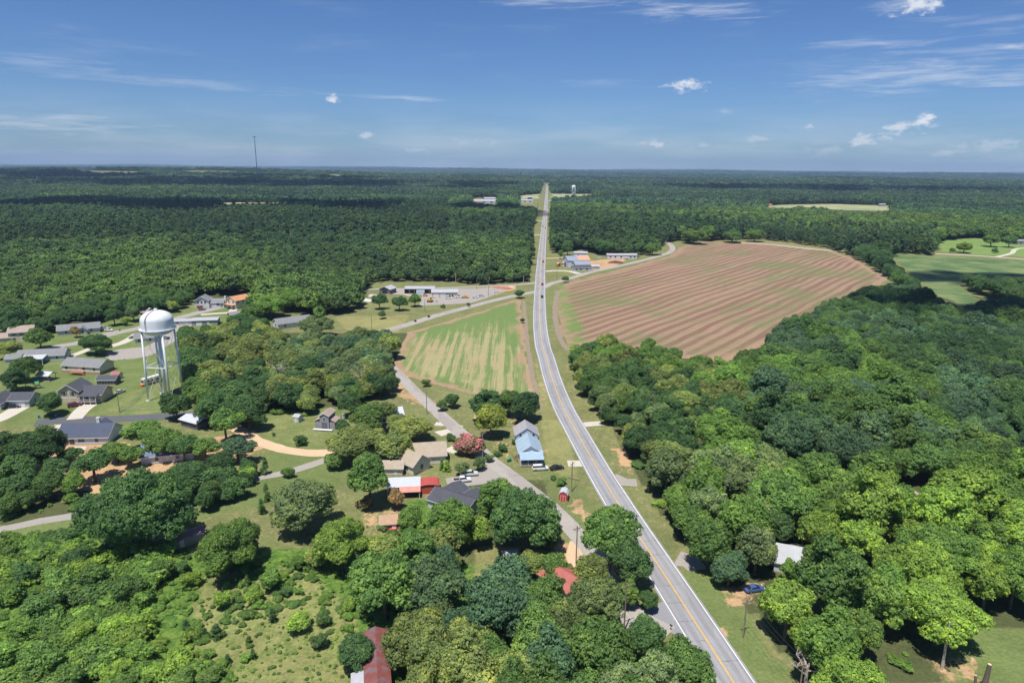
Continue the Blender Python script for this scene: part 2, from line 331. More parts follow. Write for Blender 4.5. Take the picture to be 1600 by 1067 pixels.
def axis(pts):
    out = []
    for (a, b, s) in pts: out += list(np.arange(a, b, s))
    return np.array(out + [pts[-1][1]], float)
def make_ground():
    xs = axis([(-21000, -6000, 1000), (-6000, -1500, 150), (-1500, -480, 30), (-480, -300, 6), (-300, 300, 2), (300, 480, 6), (480, 1500, 30), (1500, 6000, 150), (6000, 21000, 1000)])
    ys = axis([(-1500, -100, 200), (-100, 80, 20), (80, 420, 2), (420, 780, 4), (780, 1500, 15), (1500, 3000, 50), (3000, 9000, 150), (9000, 21000, 500)])
    X, Y = np.meshgrid(xs, ys); nx, ny = len(xs), len(ys)
    V = np.stack([X.ravel(), Y.ravel(), zf(X.ravel(), Y.ravel())], 1)
    i = np.arange(nx - 1)[None, :] + np.arange(ny - 1)[:, None] * nx; i = i.ravel()
    Fq = np.stack([i, i + 1, i + nx + 1, i + nx], 1)
    m = bpy.data.materials.new('ground_cover'); m.use_nodes = True; g = NT(m.node_tree); g.n.clear()
    me = npmesh('ground', V, [Fq], [m])
    front = V[:, 1] > 30
    PX, PY = proj(V)
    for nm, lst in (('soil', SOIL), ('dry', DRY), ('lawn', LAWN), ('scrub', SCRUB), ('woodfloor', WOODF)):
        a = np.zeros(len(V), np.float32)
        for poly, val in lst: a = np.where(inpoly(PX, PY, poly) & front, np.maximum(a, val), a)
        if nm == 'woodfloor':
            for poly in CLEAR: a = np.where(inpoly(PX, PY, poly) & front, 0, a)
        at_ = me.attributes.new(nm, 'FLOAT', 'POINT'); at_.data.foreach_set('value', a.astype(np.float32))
    out = g.node('ShaderNodeOutputMaterial'); pos = geo_pos(g)
    n_s = g.noise(pos, 1.3, 5, 0.7); n_m = g.noise(pos, 0.16, 5, 0.65, 0.6); n_l = g.noise(pos, 0.02, 4, 0.6); n_x = g.noise(pos, 0.5, 5, 0.7, 0.8)
    A = lambda n: g.node('ShaderNodeAttribute', attribute_name=n).outputs['Fac']
    c = g.mix(n_m, (0.125, 0.165, 0.055), (0.19, 0.195, 0.080))
    c = g.mix(g.ramp(n_x, 0.46, 0.70), c, (0.27, 0.215, 0.115))
    def lay(c, a, col_, soft=0.16, amt=1.0, bias=0.0):
        k = g.math('ADD', A(a), g.math('MULTIPLY', g.math('SUBTRACT', n_x, 0.5), 0.9)); k = g.math('ADD', k, g.math('MULTIPLY', g.math('SUBTRACT', n_m, 0.5), 0.9))
        k = g.ramp(k, 0.5 - soft + bias, 0.5 + soft + bias); k = g.math('MULTIPLY', k, g.ramp(A(a), 0.02, 0.2))
        return g.mix(g.math('MULTIPLY', k, amt), c, col_)
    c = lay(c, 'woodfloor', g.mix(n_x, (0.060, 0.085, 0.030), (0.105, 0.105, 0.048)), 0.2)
    c = lay(c, 'lawn', g.mix(n_m, (0.095, 0.160, 0.042), (0.185, 0.210, 0.080)), 0.3, 0.9)
    c = lay(c, 'scrub', g.mix(g.ramp(n_x, 0.35, 0.65), (0.055, 0.125, 0.024), (0.150, 0.23, 0.045)), 0.3)
    c = lay(c, 'dry', g.mix(n_x, (0.32, 0.27, 0.125), (0.23, 0.24, 0.09)), 0.35, 0.85)
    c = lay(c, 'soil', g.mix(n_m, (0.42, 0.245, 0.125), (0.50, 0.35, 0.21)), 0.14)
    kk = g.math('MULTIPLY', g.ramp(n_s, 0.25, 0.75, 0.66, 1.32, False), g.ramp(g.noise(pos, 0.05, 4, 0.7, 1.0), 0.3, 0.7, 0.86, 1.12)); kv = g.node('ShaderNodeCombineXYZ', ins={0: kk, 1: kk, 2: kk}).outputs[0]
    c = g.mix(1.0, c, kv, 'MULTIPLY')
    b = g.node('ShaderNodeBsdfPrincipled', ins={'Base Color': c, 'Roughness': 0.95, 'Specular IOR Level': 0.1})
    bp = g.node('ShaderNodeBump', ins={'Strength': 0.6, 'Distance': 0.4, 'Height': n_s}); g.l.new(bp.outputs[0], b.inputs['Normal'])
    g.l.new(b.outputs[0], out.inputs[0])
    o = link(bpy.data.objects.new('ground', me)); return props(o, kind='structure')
make_ground()

def field_mat(name, cols, ang, period, kind):
    m = bpy.data.materials.new(name); m.use_nodes = True; g = NT(m.node_tree); g.n.clear(); out = g.node('ShaderNodeOutputMaterial'); pos = geo_pos(g)
    warp = g.noise(g.scalevec(pos, (1, 1, 0)), 0.012, 2, 0.5)
    ca, sa = math.cos(ang), math.sin(ang)
    across = g.vmath('DOT_PRODUCT', pos, (-sa, ca, 0)); along = g.vmath('DOT_PRODUCT', pos, (ca, sa, 0))
    ac = g.math('ADD', across, g.math('MULTIPLY', warp, 10.0 if kind == 'brown' else 2.0))
    pv = g.node('ShaderNodeCombineXYZ', ins={0: g.math('DIVIDE', ac, period), 1: g.math('MULTIPLY', along, 0.0028 if kind == 'brown' else 0.012), 2: 0.0}).outputs[0]
    s1 = g.noise(pv, 1.0, 2, 0.5); s2 = g.noise(g.scalevec(pv, (4.3, 2.0, 1), (5, 3, 0)), 1.0, 3, 0.6)
    n_l = g.noise(pos, 0.012, 4, 0.6, 0.5); n_f = g.noise(pos, 0.7, 4, 0.7); n_m = g.noise(pos, 0.10, 4, 0.65)
    wav = g.math('SINE', g.math('MULTIPLY', ac, 2 * math.pi / period)); wav = g.ramp(wav, -1.0, 1.0, 0.0, 1.0)
    if kind == 'brown':
        wv = g.math('ADD', g.math('MULTIPLY', wav, 0.22), g.math('ADD', g.math('MULTIPLY', s1, 0.48), g.math('MULTIPLY', s2, 0.34)))
        wv = g.math('ADD', wv, g.math('MULTIPLY', g.math('SUBTRACT', n_m, 0.5), 0.12))
        fine = g.noise(g.scalevec(pv, (9.0, 3.0, 1), (1, 7, 0)), 1.0, 2, 0.5)
        wv = g.math('ADD', wv, g.math('MULTIPLY', g.math('SUBTRACT', fine, 0.5), 0.38))
        c = g.mix(g.ramp(wv, 0.42, 0.60), cols[0], cols[1])
        gk = g.math('MULTIPLY', g.ramp(g.math('ADD', g.math('MULTIPLY', s2, 0.6), g.math('MULTIPLY', n_l, 0.7)), 0.62, 0.77), 0.85)
        c = g.mix(gk, c, cols[2])
        sw = g.node('ShaderNodeSeparateXYZ', ins={0: pos})
        c = g.mix(g.ramp(g.math('ADD', g.math('MULTIPLY', s1, 0.7), g.math('MULTIPLY', n_m, 0.35)), 0.40, 0.28), c, cols[3])
        ed = A_edge(g); c = g.mix(g.math('MULTIPLY', g.ramp(ed, 0.75, 0.25), 0.7), c, (0.34, 0.22, 0.15))
        xx = sw.outputs[0]; gx = g.math('MULTIPLY', g.ramp(xx, 27.0, 34.0), g.ramp(xx, 46.0, 38.0)); gx = g.math('MULTIPLY', gx, g.ramp(g.noise(pos, 0.09, 4, 0.7), 0.42, 0.55))
        c = g.mix(g.math('MULTIPLY', gx, 0.8), c, (0.12, 0.22, 0.05))
    else:
        ed = g.node('ShaderNodeAttribute', attribute_name='edge').outputs['Fac']
        near_ = g.node('ShaderNodeSeparateXYZ', ins={0: pos}).outputs[1]; mid_ = g.ramp(near_, 430.0, 330.0, -0.14, 0.10)
        wv = g.math('ADD', g.math('MULTIPLY', wav, 0.10), g.math('ADD', g.math('MULTIPLY', s1, 0.62), g.math('ADD', g.math('MULTIPLY', s2, 0.36), g.math('MULTIPLY', n_m, 0.30))))
        fn = g.noise(g.scalevec(pv, (7.0, 4.0, 1), (2, 6, 0)), 1.0, 2, 0.5); wv = g.math('ADD', wv, g.math('MULTIPLY', g.math('SUBTRACT', fn, 0.5), 0.35))
        wv = g.math('ADD', wv, g.math('ADD', mid_, g.ramp(ed, 0.9, 0.4, 0.0, -0.10)))
        c = g.mix(g.ramp(wv, 0.64, 0.84), cols[0], cols[1])
        c = g.mix(g.math('MULTIPLY', g.ramp(g.math('ADD', g.math('MULTIPLY', n_l, 0.8), g.math('MULTIPLY', s2, 0.3)), 0.56, 0.72), 0.7), c, cols[2])
        c = g.mix(g.math('MULTIPLY', g.ramp(n_x2(g, pos), 0.3, 0.55, 1.0, 0.0), 0.35), c, (0.20, 0.27, 0.08))
        c = g.mix(g.math('MULTIPLY', g.ramp(A_edge(g), 0.34, 0.10), 0.9), c, cols[3])
    kk = g.ramp(n_f, 0.25, 0.75, 0.82, 1.16, False); kv = g.node('ShaderNodeCombineXYZ', ins={0: kk, 1: kk, 2: kk}).outputs[0]
    c = g.mix(1.0, c, kv, 'MULTIPLY')
    b = g.node('ShaderNodeBsdfPrincipled', ins={'Base Color': c, 'Roughness': 0.95, 'Specular IOR Level': 0.1}); g.l.new(b.outputs[0], out.inputs[0]); return m
def n_x2(g, pos): return g.noise(pos, 0.35, 5, 0.7)
def A_edge(g):
    pos = geo_pos(g)
    a = g.node('ShaderNodeAttribute', attribute_name='edge').outputs['Fac']
    return g.math('ADD', a, g.math('MULTIPLY', g.math('SUBTRACT', g.noise(pos, 0.05, 5, 0.7), 0.5), 1.1))
def field(name, pix, m, z, step, jit=0.0):
    poly = densify(wpoly(pix), 8.0); rng = np.random.RandomState(4)
    if jit: poly = poly + rng.normal(0, jit, poly.shape)
    pl = [tuple(p) for p in poly]
    x0, y0 = poly.min(0); x1, y1 = poly.max(0)
    xs = np.arange(x0, x1 + step, step); ys = np.arange(y0, y1 + step, step)
    X, Y = np.meshgrid((xs[:-1] + xs[1:]) / 2, (ys[:-1] + ys[1:]) / 2); ok = inpoly(X, Y, pl)
    nx = len(xs); iy, ix = np.nonzero(ok); i = iy * nx + ix; Fq = np.stack([i, i + 1, i + nx + 1, i + nx], 1)
    XX, YY = np.meshgrid(xs, ys); V = np.stack([XX.ravel(), YY.ravel(), zf(XX.ravel(), YY.ravel()) + z], 1)
    used = np.unique(Fq); remap = np.zeros(len(V), int); remap[used] = np.arange(len(used)); V = V[used]; Fq = remap[Fq]
    me = npmesh(name, V, [Fq], [m])
    seg = densify([tuple(p) for p in poly], 1.5); d = np.full(len(V), 1e9)
    for k in range(len(seg)): d = np.minimum(d, np.hypot(V[:, 0] - seg[k, 0], V[:, 1] - seg[k, 1]))
    at_ = me.attributes.new('edge', 'FLOAT', 'POINT'); at_.data.foreach_set('value', np.clip(d / 14.0, 0, 1).astype(np.float32))
    return props(link(bpy.data.objects.new(name, me)), kind='structure')
def gdir(p, q):
    a = at(*p); b = at(*q); return math.atan2(b[1] - a[1], b[0] - a[0])
field('striped_green_field', FIELD_GREEN, field_mat('crop_rows', [(0.135, 0.200, 0.065), (0.33, 0.29, 0.155), (0.37, 0.25, 0.155), (0.34, 0.225, 0.145)], gdir((804, 575), (803, 480)), 4.4, 'green'), 0.02, 1.0, 0.5)
field('ploughed_brown_field', FIELD_BROWN, field_mat('stubble_rows', [(0.200, 0.118, 0.084), (0.295, 0.205, 0.135), (0.150, 0.175, 0.072), (0.22, 0.130, 0.090)], R(52), 8.0, 'brown'), 0.02, 2.5, 1.0)
field('pasture_field', FIELD_RIGHT, mat('pasture', (0.085, 0.15, 0.05), 0.95, var=0.3, scale=0.03, col2=(0.15, 0.19, 0.07)), 0.02, 4, 1.0)
field('far_lawn', LAWN_RIGHT, mat('far_grass', (0.16, 0.24, 0.06), 0.95, var=0.2, scale=0.03), 0.02, 5)
M_HAY = mat('hay_meadow', (0.27, 0.30, 0.14), 0.95, var=0.2, scale=0.01, col2=(0.34, 0.32, 0.17))
for i, pix in enumerate([FIELD_PALE] + [[(110, 265.8), (222, 267.5), (225, 271.5), (150, 271.2)], [(268, 266.5), (372, 267), (372, 270.5), (300, 270.5)], [(345, 316.5), (440, 317), (440, 322), (345, 322)], [(806, 304), (843, 302), (842, 311), (812, 311)], [(862, 302), (925, 303), (930, 307), (862, 309)], [(950, 306), (988, 306), (986, 308.5), (952, 308.5)]]):
    field('hay_meadow', pix, M_HAY if i < 6 else mat('red_earth_field', (0.24, 0.15, 0.11), 0.95), 0.3, 12 if i in (0, 4, 5, 6) else 40)

# ------------------------------------------------------------------ roads
def asphalt(name, c1, c2, tracks=True, cracks=True):
    m = bpy.data.materials.new(name); m.use_nodes = True; g = NT(m.node_tree); g.n.clear(); out = g.node('ShaderNodeOutputMaterial'); pos = geo_pos(g)
    uv = g.node('ShaderNodeUVMap', uv_map='UVMap').outputs[0]; s = g.node('ShaderNodeSeparateXYZ', ins={0: uv}); u, v = s.outputs[0], s.outputs[1]
    n1 = g.noise(pos, 0.25, 4, 0.6); n2 = g.noise(pos, 3.0, 4, 0.7); n3 = g.noise(g.scalevec(uv, (0.9, 0.05, 1)), 1.0, 4, 0.6)
    c = g.mix(n1, c1, c2)
    if cracks: c = g.mix(g.math('MULTIPLY', g.ramp(g.noise(g.scalevec(uv, (0.22, 0.035, 1), (4, 2, 0)), 1.0, 2, 0.4), 0.56, 0.58), 0.30), c, tuple(q * 0.7 for q in c1))
    if tracks:
        t = g.math('COSINE', g.math('MULTIPLY', g.math('ABSOLUTE', u), 2 * math.pi / 1.83)); c = g.mix(g.math('MULTIPLY', g.ramp(t, -1, 1), g.ramp(n3, 0.3, 0.8, 0.25, 0.75)), c, tuple(q * 0.66 for q in c1))
    if cracks:
        vv = g.math('ADD', v, g.math('MULTIPLY', g.noise(pos, 0.5, 4, 0.6), 2.2)); fr = g.math('FRACT', g.math('DIVIDE', vv, 6.3))
        pres = g.ramp(g.noise(g.scalevec(uv, (0.12, 0.16, 1)), 1.0, 1), 0.48, 0.52)
        k = g.math('MULTIPLY', g.ramp(g.math('ABSOLUTE', g.math('SUBTRACT', fr, 0.5)), 0.016, 0.004), pres)
        lw = g.math('ADD', u, g.math('MULTIPLY', g.math('SUBTRACT', g.noise(g.scalevec(uv, (0, 0.08, 1)), 1.0, 3), 0.5), 1.2))
        k2 = g.ramp(g.math('ABSOLUTE', g.math('SUBTRACT', g.math('ABSOLUTE', lw), 2.2)), 0.07, 0.02)
        k = g.math('MAXIMUM', k, g.math('MULTIPLY', k2, g.ramp(n3, 0.5, 0.6)))
        c = g.mix(g.math('MULTIPLY', k, 0.6), c, (0.045, 0.045, 0.05))
    kk = g.ramp(n2, 0.25, 0.75, 0.86, 1.14, False); kv = g.node('ShaderNodeCombineXYZ', ins={0: kk, 1: kk, 2: kk}).outputs[0]
    c = g.mix(1.0, c, kv, 'MULTIPLY')
    b = g.node('ShaderNodeBsdfPrincipled', ins={'Base Color': c, 'Roughness': 0.85, 'Specular IOR Level': 0.25}); g.l.new(b.outputs[0], out.inputs[0]); return m
def ribbon(name, P, half, z, m, off=0.0, wob=0.0, seed=1):
    """P: (n,2) centre line; half: half width (number or (start, end))"""
    P = np.asarray(P, float); T = np.gradient(P, axis=0); T /= np.linalg.norm(T, axis=1)[:, None] + 1e-9
    N = np.stack([T[:, 1], -T[:, 0]], 1); s = np.concatenate([[0], np.cumsum(np.linalg.norm(np.diff(P, axis=0), axis=1))])
    h = np.linspace(half[0], half[1], len(P)) if isinstance(half, tuple) else np.full(len(P), half)
    rng = np.random.RandomState(seed)
    ed = lambda sgn: sgn * h + (np.convolve(rng.normal(0, 1, len(P)), np.ones(3) / 3, 'same') * wob if wob else 0)
    cols = [ed(-1) + off, h * 0 + off, ed(1) + off]
    V = []; UV = []
    for j, o_ in enumerate(cols):
        Q = P + N * o_[:, None]; V.append(np.stack([Q[:, 0], Q[:, 1], zf(Q[:, 0], Q[:, 1]) + z], 1)); UV.append(np.stack([o_, s], 1))
    n = len(P); V = np.concatenate(V); UV = np.concatenate(UV); i = np.arange(n - 1)
    Fq = np.concatenate([np.stack([i + k * n, i + (k + 1) * n, i + 1 + (k + 1) * n, i + 1 + k * n], 1) for k in range(2)])
    me = npmesh(name, V, [Fq], [m]); uvl = me.uv_layers.new(name='UVMap')
    idx = np.empty(len(me.loops), np.int32); me.loops.foreach_get('vertex_index', idx); uvl.data.foreach_set('uv', UV[idx].astype(np.float32).ravel())
    if me.polygons[0].normal.z < 0: me.flip_normals()
    return props(link(bpy.data.objects.new(name, me)), kind='structure')
def road(name, pix, half, z, m, wob=0.0, step=3.0, seed=1): return ribbon(name, catmull(wpoly(pix), step), half, z, m, wob=wob, seed=seed)
M_HWY = asphalt('highway_asphalt', (0.27, 0.27, 0.285), (0.33, 0.33, 0.345)); M_OLD = asphalt('old_asphalt', (0.30, 0.275, 0.25), (0.40, 0.365, 0.33), False)
M_NEWA = asphalt('fresh_asphalt', (0.085, 0.09, 0.105), (0.125, 0.125, 0.14), False, False); M_GRAV = asphalt('gravel', (0.27, 0.25, 0.225), (0.37, 0.335, 0.30), False, False)
M_CONC = asphalt('concrete', (0.46, 0.42, 0.35), (0.56, 0.52, 0.45), False, False); M_DIRT = asphalt('dirt_track', (0.52, 0.36, 0.21), (0.58, 0.45, 0.31), False, False)
M_WHITE = mat('white_road_paint', (0.70, 0.70, 0.70), 0.7, var=0.2, scale=0.5); M_YEL = mat('yellow_road_paint', (0.70, 0.44, 0.10), 0.7, var=0.2, scale=0.5)
hw = wpoly(HWY); e0 = np.array(hw[-1]); e1 = np.array(hw[-2]); hw = hw + [tuple(e0 + (e0 - e1) * k) for k in (2, 6, 12)]
HW = catmull(hw, 4.0)
ribbon('highway', HW, 4.25, 0.05, M_HWY, wob=0.05)
ribbon('edge_line', HW, 0.11, 0.07, M_WHITE, off=3.75); ribbon('edge_line', HW, 0.11, 0.07, M_WHITE, off=-3.75)
ribbon('centre_line', HW, 0.07, 0.07, M_YEL, off=0.13); ribbon('centre_line', HW, 0.07, 0.07, M_YEL, off=-0.13)
road('old_road', [(560, 560), (590, 566), (612, 575), (640, 603), (675, 636), (710, 668), (745, 700), (772, 724), (800, 744), (835, 772), (875, 806), (905, 838), (930, 868), (960, 925), (1000, 966), (1045, 990)], 2.7, 0.04, M_OLD, 0.15)
road('crossroad', [(842, 455), (826, 458), (805, 462), (770, 470), (740, 478), (700, 488), (660, 500), (625, 511), (590, 520)], 3.4, 0.044, M_OLD, 0.1)
road('crossroad', [(844, 441), (820, 444), (790, 446), (720, 449), (650, 451), (570, 452)], 2.6, 0.036, M_OLD, 0.1)
road('country_road', [(846, 450), (862, 443), (880, 438), (925, 425), (965, 416), (1000, 408), (1040, 397), (1050, 391), (1050, 385), (1044, 380), (1030, 374)], 3.4, 0.036, M_OLD, 0.1)
road('country_road', [(1130, 379), (1200, 382), (1290, 391), (1389, 393), (1450, 396), (1530, 400), (1600, 405), (1700, 412)], 3.0, 0.05, M_CONC, 0.1, step=8)
road('farm_driveway', [(1556, 402), (1580, 396), (1586, 390), (1600, 388), (1640, 388)], 2.5, 0.06, M_CONC, 0.1)
road('gravel_lane', [(-60, 838), (0, 828), (60, 815), (120, 805), (200, 795), (300, 773), (350, 758), (400, 747), (450, 737), (505, 720), (560, 700)], 1.9, 0.04, M_GRAV, 0.25)
road('dirt_track', [(330, 655), (370, 670), (400, 688), (440, 702), (490, 708), (530, 705), (560, 700)], 2.6, 0.03, M_DIRT, 0.5)
road('residential_street', [(55, 661), (90, 657), (140, 655.5), (190, 654), (240, 651.5), (290, 648), (330, 642)], 3.3, 0.045, M_NEWA, 0.05)
road('residential_street', [(60, 552), (96, 540), (120, 536.5), (180, 520.5), (216, 513), (280, 496.5), (320, 486), (345, 480), (362, 474)], 4.0, 0.04, M_GRAV, 0.05)
road('residential_street', [(176, 553), (190, 549), (204, 550), (232, 546), (250, 538), (268, 527), (286, 510), (296, 497)], (5.5, 4.0), 0.034, M_GRAV, 0.05)
def disc(name, p, r, z, m):
    c = at(*p); b = MB(); b.poly([(c[0] + r * math.cos(t), c[1] + r * math.sin(t), z) for t in np.linspace(0, 2 * math.pi, 33)[:-1]]); return props(b.build(name, m), kind='structure')
disc('turning_circle', (206, 552), 11.5, 0.038, M_GRAV)
road('driveway', [(156, 622), (140, 632), (128, 641), (116, 655)], (3.2, 2.6), 0.05, M_CONC)
road('driveway', [(36, 634), (22, 642), (0, 654), (-20, 662)], (3.4, 3.0), 0.05, M_CONC)
road('driveway', [(76, 668), (86, 672), (98, 663)], 2.8, 0.03, M_CONC)
road('driveway', [(102, 560), (120, 553), (140, 545), (150, 540)], 2.0, 0.03, M_CONC)
road('driveway', [(170, 542), (190, 536), (206, 528), (214, 522)], 2.6, 0.046, M_CONC)
road('driveway', [(176, 562), (190, 557), (196, 553)], 2.2, 0.03, M_CONC)
road('driveway', [(155, 523), (170, 521), (190, 517)], 3.0, 0.046, M_GRAV)
road('driveway', [(314, 492), (335, 490), (360, 488), (366, 482)], 2.4, 0.046, M_CONC)
road('driveway', [(887, 724), (900, 724), (925, 724)], 2.3, 0.03, M_CONC)
road('driveway', [(905, 664), (922, 662.5), (940, 661)], 2.2, 0.03, M_CONC)
road('driveway', [(955, 744), (975, 753), (995, 754)], 2.6, 0.03, M_GRAV)
road('driveway', [(1058, 872), (1080, 878), (1090, 890)], (3.6, 2.4), 0.03, M_GRAV)
road('driveway', [(782, 734), (764, 742), (745, 748), (718, 752), (698, 754)], (5.0, 3.0), 0.036, M_GRAV, 0.1)
road('driveway', [(735, 685), (718, 678), (700, 674), (684, 678)], 2.6, 0.03, M_CONC, 0.1)
road('driveway', [(728, 688), (712, 700), (700, 706)], 2.2, 0.034, M_CONC)
road('driveway', [(908, 848), (900, 868), (905, 890), (925, 930), (945, 955)], (2.8, 1.8), 0.03, M_DIRT, 0.3)
road('driveway', [(720, 668), (700, 663), (680, 662)], 1.8, 0.03, M_CONC)
road('driveway', [(852, 424), (870, 423), (890, 424), (905, 428)], 3.2, 0.03, M_CONC)
road('driveway', [(852, 404), (880, 403), (905, 402)], 2.5, 0.03, M_DIRT)
for (x, y) in ((845, 367), (848, 345), (846, 335)): road('driveway', [(x - 11, y), (x - 4, y + .3), (x, y + .3)], 4.0, 0.03, M_CONC, step=6)
for (x, y) in ((858, 329), (860, 314)): road('driveway', [(x - 6, y), (x, y - .2), (x + 6, y - .3)], 6.0, 0.03, M_CONC, step=6)
M_DITCH = asphalt('ditch_mud', (0.20, 0.165, 0.12), (0.30, 0.24, 0.17), False, False)
road('ditch', [(818, 470), (821, 500), (825, 540), (831, 580), (838, 612), (842, 640)], 1.1, 0.03, M_DITCH, 0.35, step=2)
road('ditch', [(873, 455), (868, 470), (867, 490), (871, 515), (880, 538), (892, 550)], 1.5, 0.034, M_DITCH, 0.4, step=3)
def pad(name, pix, z, m): 
    b = MB(); b.poly([(x, y, z) for x, y in wpoly(pix)]); o = b.build(name, m)
    if o.data.polygons[0].normal.z < 0: o.data.flip_normals()
    return props(o, kind='structure')
pad('equipment_yard', [(655, 478), (660, 461), (600, 460), (592, 452), (680, 452), (800, 449), (760, 466), (735, 474)], 0.05, M_GRAV)
pad('patio_slab', [(112, 702.5), (133, 702.5), (136, 697.5), (116, 697.5)], 0.05, M_CONC)
pad('gravel_yard', [(955, 965), (1005, 950), (1030, 1000), (985, 985)], 0.03, M_GRAV)
pad('road_apron', [(975, 962), (1035, 940), (1075, 985), (1090, 1005), (1040, 985), (1000, 975)], 0.038, M_HWY)
# ------------------------------------------------------------------ tree shapes
def fib(n, rng, jit=0.25):
    i = np.arange(n) + 0.5; ph = np.arccos(1 - 2 * i / n); th = np.pi * (1 + 5 ** 0.5) * i
    d = np.stack([np.cos(th) * np.sin(ph), np.sin(th) * np.sin(ph), np.cos(ph)], 1) + rng.normal(0, jit / math.sqrt(max(n, 1)) * 2, (n, 3))
    return d / np.linalg.norm(d, axis=1)[:, None]
def unit(a): return a / (np.linalg.norm(a, axis=1)[:, None] + 1e-9)
def ico():
    t = (1 + 5 ** 0.5) / 2; v = np.array([(-1, t, 0), (1, t, 0), (-1, -t, 0), (1, -t, 0), (0, -1, t), (0, 1, t), (0, -1, -t), (0, 1, -t), (t, 0, -1), (t, 0, 1), (-t, 0, -1), (-t, 0, 1)], float)
    f = [(0, 11, 5), (0, 5, 1), (0, 1, 7), (0, 7, 10), (0, 10, 11), (1, 5, 9), (5, 11, 4), (11, 10, 2), (10, 7, 6), (7, 1, 8), (3, 9, 4), (3, 4, 2), (3, 2, 6), (3, 6, 8), (3, 8, 9), (4, 9, 5), (2, 4, 11), (6, 2, 10), (8, 6, 7), (9, 8, 1)]
    v = unit(v); V = list(map(tuple, v)); cache = {}; F2 = []
    def mid(a, b):
        k = (min(a, b), max(a, b))
        if k not in cache: m = np.array(V[a]) + np.array(V[b]); m /= np.linalg.norm(m); V.append(tuple(m)); cache[k] = len(V) - 1
        return cache[k]
    for a, b, c in f: x, y, z = mid(a, b), mid(b, c), mid(c, a); F2 += [(a, x, z), (b, y, x), (c, z, y), (x, y, z)]
    return np.array(V), np.array(F2), v, np.array(f)
ICV, ICF, IC0V, IC0F = ico()
def lobes_round(R_, H, zb, n, rng, flat=1.0, rl=(0.30, 0.44)):
    zc = zb + (H - zb) * 0.46; a = R_ * 0.70; c = (H - zb) * 0.5 * 0.72
    d = fib(int(n * 1.5), rng, 0.8); d = d[d[:, 2] > -0.55][:n]
    p = d * np.array([a, a, c]) * rng.uniform(0.62, 1.22, (len(d), 1)) * (1 + 0.16 * np.sin(np.arctan2(d[:, 1], d[:, 0]) * 2 + rng.uniform(0, 6)))[:, None] + [0, 0, zc]
    r = rng.uniform(rl[0], rl[1], len(d)) * R_
    p = np.vstack([p, [[0, 0, zc]]]); r = np.append(r, R_ * 0.5); return p, r
def lobes_pine(R_, H, zb, n, rng):
    t = (np.arange(n) + rng.uniform(0, 1, n)) / n; z = zb + (H - zb) * t
    rad = R_ * (1 - t) ** 0.55 * rng.uniform(0.45, 0.85, n); th = rng.uniform(0, 6.283, n) + np.arange(n) * 2.4
    p = np.stack([np.cos(th) * rad * 0.8, np.sin(th) * rad * 0.8, z], 1); r = R_ * rng.uniform(0.26, 0.42, n) * (1.15 - 0.6 * t)
    return np.vstack([p, [[0, 0, H - 0.8]]]), np.append(r, R_ * 0.25)
def crown_mesh(name, P, r, rng, clump=0.75, nleaf=13, leaf=0.46, core=0.74, m=None, lod=False, up=0.25, sag=0.0):
    Cs, Ds, Rs, Ls = [], [], [], []
    for k in range(len(P)):
        n = max(4, int(4 * math.pi * r[k] ** 2 / (clump ** 2 * 1.45))); d = fib(n, rng, 0.5); c = P[k] + d * r[k] * rng.uniform(0.80, 1.12, (n, 1))
        keep = d[:, 2] > -0.6
        for j in range(len(P)):
            if j != k: keep &= np.linalg.norm(c - P[j], axis=1) > r[j] * 0.86
        Cs.append(c[keep]); Ds.append(d[keep]); Rs.append(clump * rng.uniform(0.65, 1.3, keep.sum())); Ls.append(np.full(keep.sum(), rng.uniform(0.35, 0.65)))
    Cc = np.vstack(Cs); D = np.vstack(Ds); Rr = np.concatenate(Rs); L = np.concatenate(Ls); n = len(Cc)
    tint = np.clip(L + rng.normal(0, 0.16, n), 0, 1)
    idx = np.repeat(np.arange(n), nleaf); q = unit(rng.normal(0, 1, (len(idx), 3)) + D[idx] * 0.8); rad = rng.uniform(0.25, 1, (len(idx), 1)) ** 0.5
    pos = Cc[idx] + q * rad * Rr[idx][:, None] * np.array([1.15, 1.15, 0.8]); pos[:, 2] -= sag * rng.uniform(0, 1, len(idx))
    nrm = unit(q * 0.8 + D[idx] * 0.35 + rng.normal(0, 0.42, q.shape) + [0, 0, up])
    a = unit(np.cross(nrm, rng.normal(0, 1, nrm.shape))); b = np.cross(nrm, a); s = leaf * rng.uniform(0.6, 1.25, (len(idx), 1))
    V = np.concatenate([pos + a * s, pos + b * s * 0.6, pos - a * s, pos - b * s * 0.6]); N = len(idx); i = np.arange(N)
    Fq = np.stack([i, i + N, i + 2 * N, i + 3 * N], 1); tv = np.clip(np.tile(tint[idx] + rng.normal(0, 0.07, N), 4), 0, 1)
    # inner boughs: lumpy closed masses that hold the clumps
    iv, if_ = (IC0V, IC0F) if lod else (ICV, ICF); cv, cf, ct = [], [], []
    base = len(V)
    for k in range(len(P)):
        w = iv * r[k] * core * rng.uniform(0.85, 1.15, (len(iv), 1)) + P[k]; cf.append(if_ + base + len(cv) * len(iv)); cv.append(w); ct.append(np.full(len(iv), 0.4))
    V = np.concatenate([V] + cv); tv = np.concatenate([tv] + ct)
    me = npmesh(name, V, [Fq, np.concatenate(cf)], [m or LEAF])
    at_ = me.attributes.new('tint', 'FLOAT', 'POINT'); at_.data.foreach_set('value', tv.astype(np.float32)[:len(me.vertices)]); return me
